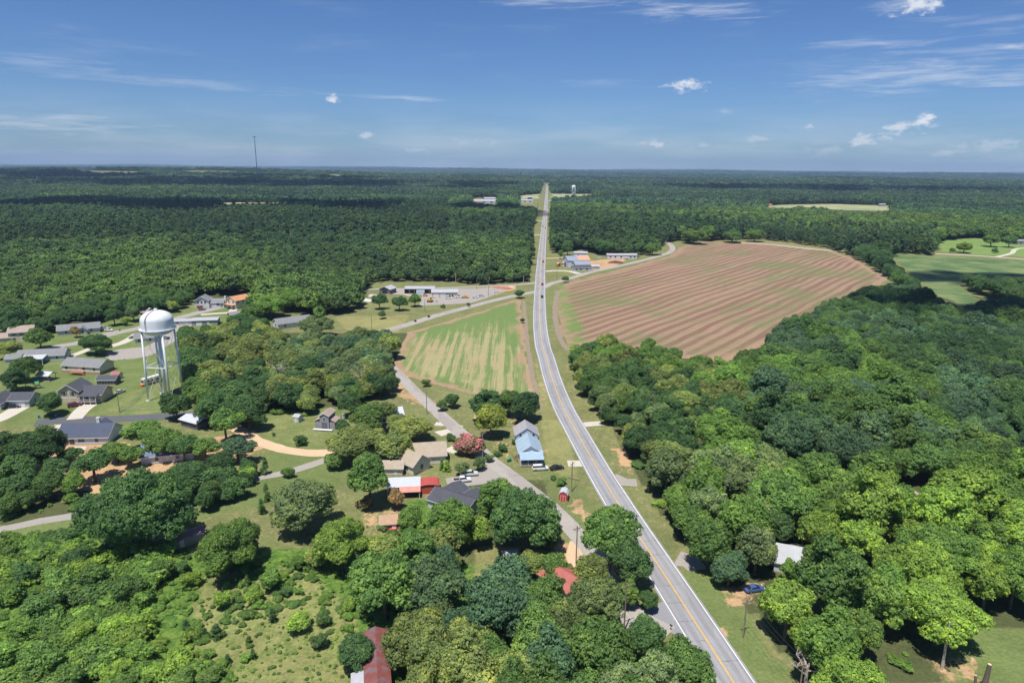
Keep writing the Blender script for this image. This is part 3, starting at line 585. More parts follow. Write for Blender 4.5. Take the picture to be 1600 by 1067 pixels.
def trunk_mesh(name, P, r, H, zb, r0, rng, nl=7, m=None):
    b = MB(); top = Vector((rng.uniform(-.3, .3), rng.uniform(-.3, .3), zb + (H - zb) * 0.55)); fork = Vector((0, 0, zb * 0.9 + 0.1 * H))
    b.tube((0, 0, -0.3), (0, 0, 0.5), r0 * 1.35, r0, 8); b.tube((0, 0, 0.5), fork, r0, r0 * 0.75, 8); b.tube(fork, top, r0 * 0.75, r0 * 0.25, 7)
    for k in rng.permutation(len(P))[:nl]:
        e = Vector(P[k]); st = fork.lerp(top, rng.uniform(0, 0.5)); mid = st.lerp(e, 0.5) + Vector((0, 0, -0.06 * H))
        b.tube(st, mid, r0 * 0.42, r0 * 0.28, 6); b.tube(mid, e, r0 * 0.28, r0 * 0.1, 5)
    me = bpy.data.meshes.new(name); me.from_pydata(b.v, [], b.f); me.materials.append(m or BARK); me.polygons.foreach_set('use_smooth', [True] * len(me.polygons)); return me
SP = {}
def proto(sp, R_, H, zb, n, seed, clump, nleaf, leaf, kind='round', r0=None, m=None, lod=False, rl=(0.30, 0.44), **k):
    rng = np.random.RandomState(seed)
    P, r = lobes_pine(R_, H, zb, n, rng) if kind == 'pine' else lobes_round(R_, H, zb, n, rng, rl=rl)
    h_ = np.hypot(P[:, 0], P[:, 1]) + r; ext = np.sort(h_)[-max(2, len(h_) // 8):].mean() + clump * 0.5; f_ = R_ / ext
    P = P * [f_, f_, 1]; r = r * f_; zt = (P[:, 2] + r).max(); P[:, 2] += (H - zt) * np.clip((P[:, 2] - zb) / (zt - zb), 0, 1)
    cm = crown_mesh('crown', P, r, rng, clump, nleaf, leaf, m=m, lod=lod, **k)
    tm = trunk_mesh('trunk', P, r, H, zb, r0 or R_ * 0.055 + 0.08, rng)
    SP.setdefault(sp, []).append((cm, tm, R_, H))
for s in range(4): proto('oak', 6.5, 12.5, 2.2, 34 + 3 * s, 10 + s, 0.70, 24, 0.27, rl=(0.20, 0.36))
for s in range(3): proto('tall', 5.2, 14.5, 2.6, 34, 20 + s, 0.66, 24, 0.26, rl=(0.22, 0.36))
for s in range(2): proto('bigoak', 12.5, 17, 2.4, 80, 30 + s, 0.80, 30, 0.27, rl=(0.13, 0.23))
for s in range(2): proto('great', 9.0, 15.5, 2.4, 56, 35 + s, 0.74, 30, 0.25, rl=(0.16, 0.28))
for s in range(3): proto('airy', 6.0, 13.0, 2.4, 36, 40 + s, 0.60, 22, 0.29, rl=(0.18, 0.28), core=0.55, sag=0.5)
for s in range(2): proto('bigairy', 8.8, 16.0, 3.0, 58, 43 + s, 0.64, 30, 0.25, rl=(0.13, 0.23), core=0.55, sag=0.6)
for s in range(3): proto('open', 6.5, 11.5, 4.0, 17, 46 + s, 0.62, 22, 0.27, rl=(0.16, 0.26), core=0.5)
for s in range(3): proto('small', 3.2, 5.6, 0.6, 18, 50 + s, 0.45, 20, 0.19, r0=0.16, rl=(.22, .4))
for s in range(2): proto('pine', 4.0, 19, 6.5, 26, 60 + s, 0.6, 16, 0.32, 'pine', up=0.5)
proto('cedar', 1.5, 5.0, 0.3, 16, 65, 0.36, 16, 0.15, 'pine', r0=0.12); proto('cedar', 1.7, 4.2, 0.3, 14, 66, 0.36, 16, 0.16, 'pine', r0=0.12)
for s in range(3): proto('bush', 1.7, 2.2, 0.0, 11, 70 + s, 0.30, 16, 0.14, r0=0.06, rl=(.22, .42))
proto('myrtle', 5.0, 7.4, 0.8, 34, 75, 0.45, 18, 0.22, m=FLOWER, r0=0.2, rl=(.2, .34))
for s in range(3): proto('mid', 5.0, 12.0, 2.0, 22, 80 + s, 1.0, 9, 0.70, lod=True, core=0.78, rl=(0.22, 0.40))
for s in range(2): proto('midpine', 3.6, 16.0, 5.0, 16, 90 + s, 0.85, 8, 0.6, 'pine', lod=True, core=0.8)
for s in range(2): proto('far', 5.0, 11.5, 1.0, 11, 95 + s, 1.8, 5, 1.3, lod=True, core=0.92)

# leaf colours as the leaves themselves are
TONE = {'bright': (0.112, 0.176, 0.034), 'fresh': (0.084, 0.150, 0.034), 'mid': (0.066, 0.120, 0.032), 'deep': (0.042, 0.086, 0.030), 'grey': (0.100, 0.142, 0.062), 'olive': (0.118, 0.150, 0.048),
        'yellow': (0.150, 0.185, 0.040), 'pine': (0.036, 0.072, 0.034), 'blue': (0.052, 0.098, 0.052), 'russet': (0.17, 0.12, 0.06), 'lime': (0.16, 0.25, 0.035)}
TWORD = {'bright': 'bright yellow green', 'fresh': 'fresh green', 'mid': 'mid green', 'deep': 'dark green', 'grey': 'pale grey green', 'olive': 'olive green', 'yellow': 'yellow green', 'pine': 'dark needled', 'blue': 'blue green', 'russet': 'russet tinged', 'lime': 'lime green'}
TREES = []      # every tree standing: world x, y, crown radius
_rt = random.Random(77)
def plant(wx, wy, sp, tone, R_, Hf=1.0, label=None, cat='tree', group=None, name=None, zoff=0.0, reg=True, seed=None):
    if sp in ('oak', 'tall') and R_ > 7.6: sp = 'great'; Hf *= .9
    if sp in ('oak', 'tall', 'great') and R_ > 10.5: sp = 'bigoak'
    if sp == 'bigoak' and R_ < 10: sp = 'great' if R_ > 7.2 else 'oak'
    if sp == 'airy' and R_ > 7.2: sp = 'bigairy'
    k = _rt.randrange(len(SP[sp])) if seed is None else seed % len(SP[sp])
    cm, tm, R0, H0 = SP[sp][k]; s = R_ / R0
    nm = name or {'great': 'broadleaf_tree', 'bigairy': 'broadleaf_tree', 'open': 'broadleaf_tree', 'oak': 'broadleaf_tree', 'tall': 'broadleaf_tree', 'bigoak': 'oak_tree', 'airy': 'broadleaf_tree', 'small': 'small_tree', 'pine': 'pine_tree', 'cedar': 'cedar_tree', 'bush': 'bush', 'myrtle': 'flowering_tree', 'mid': 'broadleaf_tree', 'midpine': 'pine_tree', 'far': 'broadleaf_tree'}[sp]
    e = empty(nm, (wx, wy, float(zf(wx, wy)) + zoff), _rt.uniform(0, 6.283), label, cat, group); sz = s * Hf
    e.scale = (s * _rt.uniform(0.88, 1.12), s * _rt.uniform(0.88, 1.12), sz * _rt.uniform(0.92, 1.1))
    if sp not in ('cedar', 'bush', 'pine', 'midpine'): e.rotation_euler = (_rt.uniform(-.07, .07), _rt.uniform(-.07, .07), _rt.uniform(0, 6.283))
    c = link(bpy.data.objects.new('crown' if sp != 'bush' else 'foliage', cm), e); t = link(bpy.data.objects.new('trunk' if sp != 'bush' else 'stem', tm), e)
    cl = TONE[tone]; j = _rt.uniform(0.88, 1.12); c.color = (cl[0] * j, cl[1] * j, cl[2] * j, 1)
    if reg: TREES.append((wx, wy, R_))
    return e
def T(cx, cy, w, sp, tone, label, Hf=1.0, cat='tree', name=None, group=None, seed=None):
    """a tree surveyed by the middle and width of its crown"""
    cm, tm, R0, H0 = SP[sp][0]; R_ = 5.0
    for _ in range(6):
        Ht = R_ / R0 * H0 * Hf; zc = Ht * 0.55; x, y = at(cx, cy, zc); R_ = w / 2 / ppm(x, y, zc)
    return plant(x, y, sp, tone, R_, Hf, label, cat, group, name, seed=seed)

# ---- trees one can single out
T(212, 792, 178, 'bigoak', 'deep', 'huge spreading dark oak beside the gravel lane at lower left', 1.0, name='oak_tree', seed=0)
T(357, 842, 118, 'airy', 'fresh', 'light green airy tree right of the huge dark oak', 0.8)
T(470, 795, 112, 'bigoak', 'grey', 'rounded grey green oak between two bright green trees below the lane', 0.9, name='oak_tree', seed=1)
T(532, 838, 100, 'airy', 'bright', 'bright yellow green tree left of the brown roofed shed', 0.95)
T(578, 745, 78, 'tall', 'mid', 'dense green tree left of the beige house annex', 0.8)
T(560, 685, 92, 'oak', 'olive', 'broad olive green tree right of the small barn on the mown lawn', 0.8)
T(610, 700, 64, 'oak', 'olive', 'olive green tree touching the beige house roof', 0.8)
T(640, 660, 70, 'oak', 'olive', 'olive green tree beside the old road above the beige house', 0.8)
T(600, 643, 50, 'open', 'olive', 'loose olive tree right over the half hidden white roof', 0.85)
T(578, 654, 56, 'oak', 'mid', 'green tree in front of the half hidden white roof', 0.85)
T(36, 705, 112, 'bigoak', 'deep', 'wide dark oak at left edge on orange earth', 0.85, seed=1)
T(30, 735, 66, 'open', 'deep', 'dark oak below the wide oak at left edge', 0.9)
T(88, 730, 48, 'open', 'deep', 'small oak leaning over bare orange earth below new house', 0.9)
T(145, 728, 70, 'open', 'deep', 'dark oak in front of the new slate blue roofed house', 0.8)
T(182, 705, 48, 'open', 'mid', 'green oak at right corner of the new slate blue roofed house', 0.8)
T(222, 678, 66, 'open', 'mid', 'green oak beside the street right of the new house', 0.8)
T(258, 690, 58, 'open', 'mid', 'tall loose tree before the hidden blue roof', 0.8)
T(205, 715, 46, 'open', 'mid', 'oak on orange earth left of the hidden blue roof', 0.8)
T(275, 633, 50, 'oak', 'deep', 'dark tree at the foot of the water tower', 0.9)
T(348, 622, 84, 'oak', 'deep', 'big dark tree right of the water tower shadow', 0.9)
T(388, 648, 56, 'oak', 'deep', 'dark tree at left end of the mown lawn', 0.9)
T(352, 665, 70, 'open', 'mid', 'tree above the orange earth and blue roof', 0.9)
T(320, 700, 60, 'open', 'mid', 'tall bare stemmed tree over the orange earth beside blue roof', 0.75)
T(370, 700, 60, 'open', 'blue', 'blue green tree at the bend of the dirt track', 0.85)
T(345, 728, 48, 'oak', 'deep', 'dark tree between dirt track and gravel lane', 0.9)
T(300, 745, 52, 'oak', 'deep', 'dark tree behind the gravel lane beside the huge oak', 0.9)
T(387, 740, 34, 'small', 'bright', 'low bright bush like tree beside the gravel lane', 0.8)
T(413, 726, 18, 'cedar', 'deep', 'small dark cedar on grass above the gravel lane')
T(450, 738, 22, 'small', 'mid', 'small tree on the near edge of the gravel lane', 0.8)
T(417, 773, 12, 'cedar', 'deep', 'little cedar on the slope below the gravel lane, left of a taller one')
T(408, 790, 16, 'cedar', 'deep', 'cedar shrub in rough grass beside the light green airy tree')
T(416, 765, 14, 'cedar', 'mid', 'upright sapling on the slope below the gravel lane')
T(76, 754, 50, 'oak', 'mid', 'green thicket tree on the far side of the gravel lane at left')
T(26, 758, 56, 'oak', 'deep', 'dark thicket tree at left edge above the gravel lane')
T(112, 754, 38, 'oak', 'fresh', 'fresh green tree left of the huge dark oak')
T(735, 693, 50, 'myrtle', 'olive', 'round crepe myrtle covered in pink blossom beside the old road', 0.95, name='flowering_tree')
T(767, 656, 58, 'oak', 'yellow', 'yellow green tree above the pink crepe myrtle', 1.0)
T(760, 630, 56, 'tall', 'deep', 'dark tree behind the yellow green tree at the field end', 0.8)
T(820, 634, 50, 'oak', 'deep', 'dark tree behind the blue metal roofed house', 1.0)
T(795, 630, 46, 'oak', 'mid', 'tree between two darker trees at the green field end', 0.9)
T(722, 733, 26, 'small', 'grey', 'pale bush like tree left of a similar one beside the white pickup', 0.8)
T(748, 724, 28, 'small', 'grey', 'pale low tree between white pickup and old road', 0.8)
T(764, 716, 16, 'small', 'mid', 'small thin tree on the verge below the crepe myrtle', 0.9)
T(704, 683, 18, 'bush', 'mid', 'round bush in the driveway fork left of the crepe myrtle', cat='bush')
T(620, 778, 36, 'small', 'russet', 'russet magnolia before the white metal carport', 1.1)
T(572, 788, 20, 'small', 'russet', 'small russet tree left of the russet magnolia', 1.1)
T(818, 795, 118, 'oak', 'deep', 'very large dark green oak between old road and dark roof', 1.2, name='oak_tree')
T(775, 775, 74, 'oak', 'mid', 'green tree hiding the right end of the dark roof', 1.0)
T(852, 835, 50, 'oak', 'deep', 'lower skirt of dark green trees left of the dirt drive', 0.9)
T(705, 815, 82, 'oak', 'fresh', 'fresh green tree in front of the dark roofed house', 1.05)
T(745, 830, 50, 'airy', 'bright', 'bright green tree right of the fresh green tree at dark roof', 0.9)
T(955, 842, 96, 'oak', 'mid', 'large rounded tree overhanging the highway edge', 1.05)
T(985, 882, 74, 'oak', 'mid', 'right hand tree of the pair overhanging the highway', 1.0)
T(925, 890, 60, 'oak', 'olive', 'olive green tree between dirt drive and highway', 1.0)
T(975, 925, 44, 'tall', 'fresh', 'fresh green tree beside the gravel apron', 0.8)
T(1012, 940, 30, 'airy', 'deep', 'slender tree with a wire passing at the gravel apron', 1.0)
T(1010, 995, 66, 'oak', 'deep', 'dark round tree below the gravel apron', 1.0)
T(1072, 1040, 100, 'oak', 'mid', 'tree at the bottom edge left of the highway', 1.0)
T(556, 1020, 66, 'oak', 'deep', 'dark round tree left of the rust red barn roof', 0.9)
T(148, 535, 50, 'oak', 'deep', 'spreading tree on the island beside the cul de sac', 0.75)
T(77, 632, 42, 'oak', 'deep', 'round dark tree on the lawn left of the maroon car', 0.85)
T(40, 575, 46, 'oak', 'mid', 'tree beside the metal patio roof at far left', 0.9)
T(22, 592, 44, 'oak', 'deep', 'dark tree at left edge above the grey green duplex', 0.9)
T(62, 530, 44, 'small', 'mid', 'low dark tree in front of the blue ranch house', 0.8)
T(14, 545, 40, 'oak', 'olive', 'olive tree below the tan two storey house', 0.8)
T(118, 519, 18, 'small', 'russet', 'reddish small tree at the front of the blue ranch house', 1)
T(222, 472, 26, 'oak', 'lime', 'lime yellow tree behind the water tower dome', 0.9)
T(247, 470, 28, 'oak', 'mid', 'green tree right behind the water tower dome', 0.9)
T(268, 478, 22, 'small', 'olive', 'olive small tree between water tower and the white house', 1)
T(197, 502, 14, 'small', 'bright', 'bright green small tree behind the parked silver car', 1)
T(178, 495, 26, 'oak', 'deep', 'dark tree behind the cars on the upper street', 1)
T(165, 480, 26, 'oak', 'deep', 'dark tree beside the grey shed roof behind upper street', 1)
T(208, 490, 26, 'oak', 'blue', 'blue green tree hiding the tan roof', .9)
T(420, 466, 60, 'oak', 'fresh', 'broad bright tree right of the tan roofed house', 1.0)
T(460, 462, 46, 'oak', 'fresh', 'bright tree behind the broad bright tree above grey roof', 1.0)
T(492, 503, 52, 'oak', 'grey', 'grey green round tree hiding the grey roofed house', 0.85)
T(392, 490, 36, 'oak', 'mid', 'tree below the tan roofed house', 0.9)
T(290, 520, 30, 'oak', 'mid', 'tree at the corner of the wood beside cul de sac', 1)
T(345, 477, 9, 'small', 'bright', 'tiny bright shrub before the white two storey house', .8)
T(593, 471, 24, 'oak', 'deep', 'left of three round trees before the equipment yard', 1.0)
T(624, 473, 24, 'oak', 'deep', 'middle of three round trees before the equipment yard', 1.0)
T(648, 469, 20, 'oak', 'mid', 'right of three round trees before the equipment yard', 1.0)
T(597, 491, 15, 'small', 'bright', 'small bright tree on the meadow left of the yard', 1.0)
T(883, 436, 12, 'oak', 'deep', 'small round dark tree at the crossroads corner right of highway', .9)
T(811, 459, 17, 'small', 'deep', 'dark bush like tree at the field tip beside the crossroads', .9)
T(816, 501, 9, 'small', 'deep', 'small dark bush tree on the field edge beside highway', .9)
T(732, 476, 7, 'small', 'deep', 'small dark tree on the crossroad verge', 1)
T(693, 478, 9, 'bush', 'deep', 'round clipped bush at the yard entrance', cat='bush')
T(649, 501, 5, 'bush', 'deep', 'right bush of the pair on the crossroad verge', cat='bush'); T(670, 494, 5, 'bush', 'deep', 'left bush of the pair on the crossroad verge', cat='bush')
T(705, 625, 26, 'small', 'deep', 'dark small tree on the field corner beside the old road', 1); T(690, 632, 20, 'small', 'mid', 'small tree at the old road left of the field corner', 1)
T(665, 598, 16, 'small', 'mid', 'shrubby tree on the verge where old road meets field', .8)
T(471, 687, 23, 'bush', 'deep', 'clump of three dark round bushes on the mown lawn', 1.1, cat='bush'); T(427, 678, 7, 'bush', 'deep', 'single small round bush on the mown lawn', 1.3, cat='bush')
T(535, 665, 24, 'oak', 'deep', 'dark tree at right end of the mown lawn', 1.0)
T(520, 720, 34, 'small', 'mid', 'leafy shrubs where dirt track meets gravel lane', .9)
T(1368, 775, 40, 'tall', 'olive', 'upright olive green magnolia in the wood clearing', .7)
T(1240, 690, 1, 'bush', 'deep', 'x') if False else None
T(1280, 838, 70, 'airy', 'bright', 'bright green tree over the white roof in the wood', 1.0)
T(1283, 880, 60, 'airy', 'bright', 'bright feathery tree in front of the white roof in the wood', 1.0)
T(1238, 893, 40, 'airy', 'fresh', 'fresh feathery tree before the wall of the house with pale metal roof', .9)
T(878, 912, 34, 'oak', 'mid', 'rounded green tree covering the lower edge of the salmon roof', .9)
T(862, 885, 46, 'open', 'mid', 'loose green tree hiding the left half of the salmon roof', 1.0)
T(888, 893, 30, 'open', 'olive', 'small loose tree whose boughs cross the salmon roof', 1.0)
T(835, 880, 46, 'oak', 'olive', 'olive tree above the salmon roof beside the patch of lawn', .9)
T(250, 702, 50, 'open', 'mid', 'loose oak right before the wall of the hidden blue roofed house', .9)
T(286, 700, 54, 'open', 'deep', 'loose dark oak at the right end of the hidden blue roofed house', .9)
T(110, 712, 40, 'open', 'deep', 'loose oak at the left corner of the new slate blue roofed house', .8)
T(640, 812, 44, 'oak', 'fresh', 'bright oak whose crown touches the tan roofed shed lawn', .9)
T(590, 860, 50, 'airy', 'bright', 'bright airy tree below the tan roofed shed', .9)
T(1140, 888, 62, 'oak', 'blue', 'blue green tree at wood edge above the bare earth yard', 1.0)
T(1475, 920, 130, 'tall', 'bright', 'tall bright green tree with bare pale trunk at lower right', 1.0)
T(1085, 360, 40, 'oak', 'bright', 'bright green tree at top left corner of the ploughed field', 1.0); T(1105, 355, 36, 'oak', 'fresh', 'tall fresh tree behind the ploughed field corner', 1.1)
T(1145, 360, 36, 'oak', 'mid', 'left tree of the pair at the top of the ploughed field', 1.0); T(1180, 362, 30, 'oak', 'mid', 'right tree of the pair at the top of the ploughed field', 1.0)
T(1508, 381, 30, 'oak', 'bright', 'yellow green tree on the far right lawn', .9); T(1550, 372, 26, 'oak', 'mid', 'dark tree on the far right lawn', 1); T(1578, 374, 24, 'oak', 'mid', 'dark tree beside the far house on the right', 1)
T(1488, 391, 10, 'bush', 'deep', 'small dark bush beside the farm driveway', cat='bush'); T(1555, 391, 12, 'bush', 'deep', 'dark bush at the driveway bend', cat='bush')
T(1020, 385, 26, 'oak', 'mid', 'tree by the country road bend beside the mobile home', 1)
T(945, 378, 34, 'oak', 'deep', 'dark tree behind the fire station', 1.1); T(917, 376, 20, 'oak', 'deep', 'dark tree at the back corner of the fire station', 1.1)
T(875, 397, 10, 'tall', 'mid', 'narrow tree beside the fire engines', 1); T(887, 388, 22, 'oak', 'mid', 'round tree at the wood edge above the fire engines', 1)
T(997, 398, 8, 'small', 'deep', 'small tree at right end of the mobile home', 1)
T(843, 712, 1.0, 'bush', 'deep', 'x', cat='bush') if False else None
for (x, y, w, t, l) in ((864, 746, 12, 'deep', 'dark shrub above the little red shed, left of another'), (876, 752, 18, 'mid', 'grey green shrub touching the little red shed'), (786, 700, 16, 'mid', 'shrub beside the blue metal roofed house'), (806, 690, 12, 'deep', 'dark shrub against the blue roofed house wall'),
                        (778, 708, 14, 'mid', 'garden shrub left of the green trash cart'), (1002, 1, 0, 0, 0)):
    if w: T(x, y, w, 'bush', t, l, 1, cat='bush')
# clipped hedge block beside the beige house
hb = T(698, 722, 14, 'cedar', 'bright', 'upright bright green conifer hedge at the beige gable', 1.2, name='conifer_hedge'); T(690, 724, 12, 'cedar', 'fresh', 'conifer touching the beige gable wall', 1.1, name='conifer_hedge')
# lower-left scrub: bushes and saplings one can count
SAP = [(398, 928, 32, 'small', 'bright'), (347, 938, 38, 'small', 'bright'), (424, 908, 40, 'small', 'fresh'), (441, 900, 22, 'small', 'bright'), (425, 960, 18, 'cedar', 'deep'), (338, 980, 24, 'cedar', 'deep'), (318, 983, 18, 'cedar', 'deep'), (290, 972, 15, 'cedar', 'deep'), (467, 972, 40, 'small', 'bright'),
       (506, 965, 30, 'small', 'mid'), (500, 1000, 30, 'small', 'mid'), (385, 905, 14, 'cedar', 'mid'), (296, 905, 34, 'small', 'bright'), (285, 888, 26, 'small', 'deep'), (250, 890, 44, 'small', 'mid'), (200, 920, 60, 'small', 'fresh'), (150, 905, 56, 'small', 'mid'), (90, 905, 54, 'small', 'mid'), (40, 895, 50, 'small', 'deep'), (120, 870, 44, 'small', 'deep'),
       (55, 860, 36, 'small', 'mid'), (10, 865, 34, 'small', 'mid'), (175, 980, 52, 'small', 'bright'), (120, 990, 50, 'small', 'bright'), (40, 985, 60, 'small', 'fresh'), (70, 950, 60, 'small', 'mid'), (215, 1020, 50, 'small', 'fresh'), (250, 1055, 50, 'small', 'bright'), (185, 1050, 46, 'small', 'bright'), (285, 1060, 44, 'small', 'mid'), (330, 1055, 40, 'small', 'mid'),
       (60, 1030, 70, 'small', 'mid'), (110, 1060, 60, 'small', 'mid'), (5, 1020, 60, 'small', 'fresh'), (355, 1025, 16, 'cedar', 'deep'), (322, 1025, 12, 'cedar', 'mid'), (388, 996, 12, 'cedar', 'mid'), (395, 1020, 14, 'cedar', 'mid'), (445, 925, 18, 'small', 'deep'), (545, 945, 26, 'small', 'bright'), (575, 900, 40, 'small', 'fresh'), (600, 860, 60, 'oak', 'olive'), (640, 850, 50, 'oak', 'fresh'), (560, 880, 50, 'oak', 'mid'), (500, 870, 46, 'small', 'olive'), (470, 880, 26, 'small', 'fresh')]
TPOS = {'l': 'near the left edge', 'm': 'in the open weedy slope', 'r': 'beside the trees right of the weedy slope'}
for i, (x, y, w, sp, t) in enumerate(SAP):
    zone = 'in the thicket left of the weedy slope' if x < 300 else ('on the open weedy slope' if x < 520 else 'between the weedy slope and the rust red roof')
    rowp = 'high up' if y < 930 else ('half way down' if y < 1000 else 'close to the bottom edge')
    big = 'wide' if w > 42 else ('middling' if w > 24 else 'small')
    T(x, y, w, sp, t, None, 0.85, name='sapling' if sp != 'oak' else 'broadleaf_tree')
    e = bpy.context.scene.objects[-1]
    root = TREES[-1]
    SAP[i] = (zone, rowp, big, TWORD[t], 'cedar' if sp == 'cedar' else ('sapling' if sp == 'small' else 'tree'))
_roots = [o for o in COL.objects if o.type == 'EMPTY' and 'label' not in o][-len(SAP):]
_cnt = {}
for k in SAP: _cnt[k] = _cnt.get(k, 0) + 1
for o, k in zip(_roots, SAP):
    o['label'] = '%s %s %s %s, %s' % (k[2], k[3], k[4], k[0].replace('in the thicket left of the weedy slope', 'in the lower left thicket').replace('between the weedy slope and the rust red roof', 'left of the rust red roof'), k[1]); o['category'] = 'tree'
    o['group'] = 'saplings ' + k[0]

# ---- woods: filled by spacing; the nearest stand as trees of their own
def dart(poly, zmid, rfun, seed, keep=None, ymax=None):
    """spread trunks over an outline; returns x, y, r"""
    rng = np.random.RandomState(seed); W = np.array([at(a, b, zmid) for a, b in poly]); x0, y0 = W.min(0); x1, y1 = W.max(0)
    n = int((x1 - x0) * (y1 - y0) / 9.0) + 50; pts = np.stack([rng.uniform(x0, x1, n), rng.uniform(y0, y1, n)], 1)
    px_, py_ = proj(np.column_stack([pts, np.full(n, zmid)])); pts = pts[inpoly(px_, py_, poly)]
    out = []; grid = {}; cs = 10.0
    for (a, b, r) in TREES: grid.setdefault((int(a // cs), int(b // cs)), []).append((a, b, r))
    for (a, b) in pts:
        r = rfun(rng, a, b); gx, gy = int(a // cs), int(b // cs); ok = True
        for i in range(gx - 2, gx + 3):
            for j in range(gy - 2, gy + 3):
                for (c, d, q) in grid.get((i, j), ()):
                    if (a - c) ** 2 + (b - d) ** 2 < ((r + q) * 0.52) ** 2: ok = False; break
                if not ok: break
            if not ok: break
        if ok: grid.setdefault((gx, gy), []).append((a, b, r)); out.append((a, b, r))
    return np.array(out) if out else np.zeros((0, 3))
NOTREE = [[(1212, 868), (1225, 850), (1262, 846), (1310, 868), (1298, 892), (1240, 900)], [(1408, 762), (1450, 770), (1480, 790), (1440, 800)], [(1096, 672), (1118, 672), (1118, 692), (1100, 692)], [(-20, 818), (60, 803), (120, 795), (125, 815), (60, 825), (-20, 850)],
          [(1155, 905), (1195, 905), (1185, 940), (1150, 938)], [(500, 630), (528, 630), (528, 672), (500, 672)], [(398, 650), (540, 650), (540, 700), (404, 704)], [(562, 970), (612, 970), (612, 1067), (580, 1067)], [(868, 872), (905, 872), (905, 928), (885, 928)],
          [(1470, 985), (1620, 985), (1620, 1080), (1440, 1080), (1440, 1010)], [(588, 632), (625, 632), (622, 652), (590, 650)], [(590, 458), (600, 440), (690, 440), (760, 446), (740, 478), (600, 478)],
          [(436, 490), (475, 488), (475, 514), (436, 512)], [(302, 462), (348, 462), (390, 462), (385, 482), (345, 500), (300, 505)], [(742, 850), (800, 856), (800, 882), (742, 880)]]
def clear_ok(xy, r, h, polys, side=0.9):
    ok = np.ones(len(xy), bool)
    if not len(xy): return ok
    z0 = zf(xy[:, 0], xy[:, 1])
    for fz, fr in ((0, 0), (0.25, -side), (0.25, side), (0.55, -side), (0.55, side), (0.85, -.5), (0.85, .5), (0.97, 0)):
        a, b = proj(np.column_stack([xy[:, 0] + fr * r, xy[:, 1], z0 + h * fz]))
        for p in polys:
            xs_ = [q[0] for q in p]; ys_ = [q[1] for q in p]
            m = (a > min(xs_)) & (a < max(xs_)) & (b > min(ys_)) & (b < max(ys_))
            if m.any(): mm = np.zeros(len(a), bool); mm[m] = inpoly(a[m], b[m], p); ok &= ~mm
    return ok
WOODS = [
    # name, outline at mid-crown height, species weights, tones, radius range, height factor
    ('the wood right of the highway', [(888, 552), (900, 534), (960, 530), (1040, 536), (1085, 560), (1135, 566), (1185, 538), (1180, 620), (1130, 640), (1080, 690), (1040, 730), (1010, 745), (985, 700), (955, 650), (905, 615), (890, 590)], 'oak tall oak airy', 'mid mid fresh olive deep grey', (3.6, 6.0), 1.0),
    ('the thick wood below the ploughed field', [(1185, 545), (1228, 503), (1290, 475), (1380, 445), (1450, 455), (1500, 470), (1600, 475), (1700, 490), (1700, 570), (1500, 560), (1300, 545)], 'oak tall mid', 'deep deep blue mid', (4.0, 6.5), 1.0),
    ('the wood at middle right', [(1180, 560), (1300, 545), (1500, 560), (1700, 570), (1700, 740), (1520, 740), (1400, 750), (1200, 700), (1100, 690), (1140, 630)], 'oak oak tall bigoak', 'mid deep blue mid fresh deep', (4.5, 7.5), 1.0),
    ('the roadside wood beside the highway', [(1010, 745), (1060, 700), (1120, 680), (1220, 705), (1300, 740), (1300, 850), (1230, 850), (1180, 900), (1110, 890), (1050, 820), (1010, 790)], 'oak oak airy bigoak', 'mid grey fresh grey mid bright', (4.5, 7.5), 1.05),
    ('the bright wood at lower right', [(1300, 740), (1400, 760), (1520, 745), (1750, 740), (1750, 960), (1600, 990), (1480, 990), (1460, 1100), (1300, 1100), (1230, 1030), (1185, 960), (1190, 920), (1240, 890), (1300, 880)], 'airy airy tall oak', 'bright bright fresh bright mid', (4.5, 7.0), 1.05),
    ('the wood behind the small barn', [(290, 530), (310, 508), (345, 503), (400, 505), (430, 520), (520, 528), (600, 522), (632, 532), (628, 560), (610, 585), (600, 620), (520, 630), (430, 632), (340, 640), (300, 600), (292, 560)], 'oak oak tall bigoak', 'deep mid deep olive grey blue', (4.0, 6.8), 0.95),
    ('the trees at bottom centre', [(610, 880), (680, 850), (760, 880), (840, 890), (880, 930), (930, 950), (960, 960), (990, 1000), (1040, 1080), (1040, 1120), (560, 1120), (620, 1060), (620, 960), (600, 920)], 'oak oak tall bigoak', 'mid blue olive mid grey', (4.2, 7.2), 1.1),
    ('the thicket beside the orange earth', [(0, 735), (60, 740), (130, 765), (110, 790), (0, 805)], 'oak small', 'deep mid', (2.5, 4.2), 1.0),
    ('the thicket at the blue roof', [(240, 730), (300, 710), (400, 705), (390, 740), (330, 760), (290, 765)], 'oak small', 'deep mid', (2.5, 4.2), 1.0),
    ('the hedgerow between the ploughed field and pasture', [(1330, 392), (1350, 385), (1400, 392), (1450, 425), (1458, 445), (1445, 458), (1410, 440), (1380, 425), (1345, 412)], 'oak tall', 'deep deep blue', (5.0, 7.0), 1.0),
    ('the hedgerow at the right edge of the pasture', [(1508, 432), (1560, 424), (1700, 430), (1700, 470), (1600, 462), (1540, 452)], 'oak mid', 'deep', (5.0, 7.0), 1.0),
    ('the row of trees behind the small houses', [(0, 490), (70, 488), (150, 470), (210, 462), (300, 450), (300, 462), (260, 470), (150, 485), (100, 497), (0, 515)], 'oak tall', 'mid deep blue', (4.0, 6.5), 1.0),
]
CAND = []
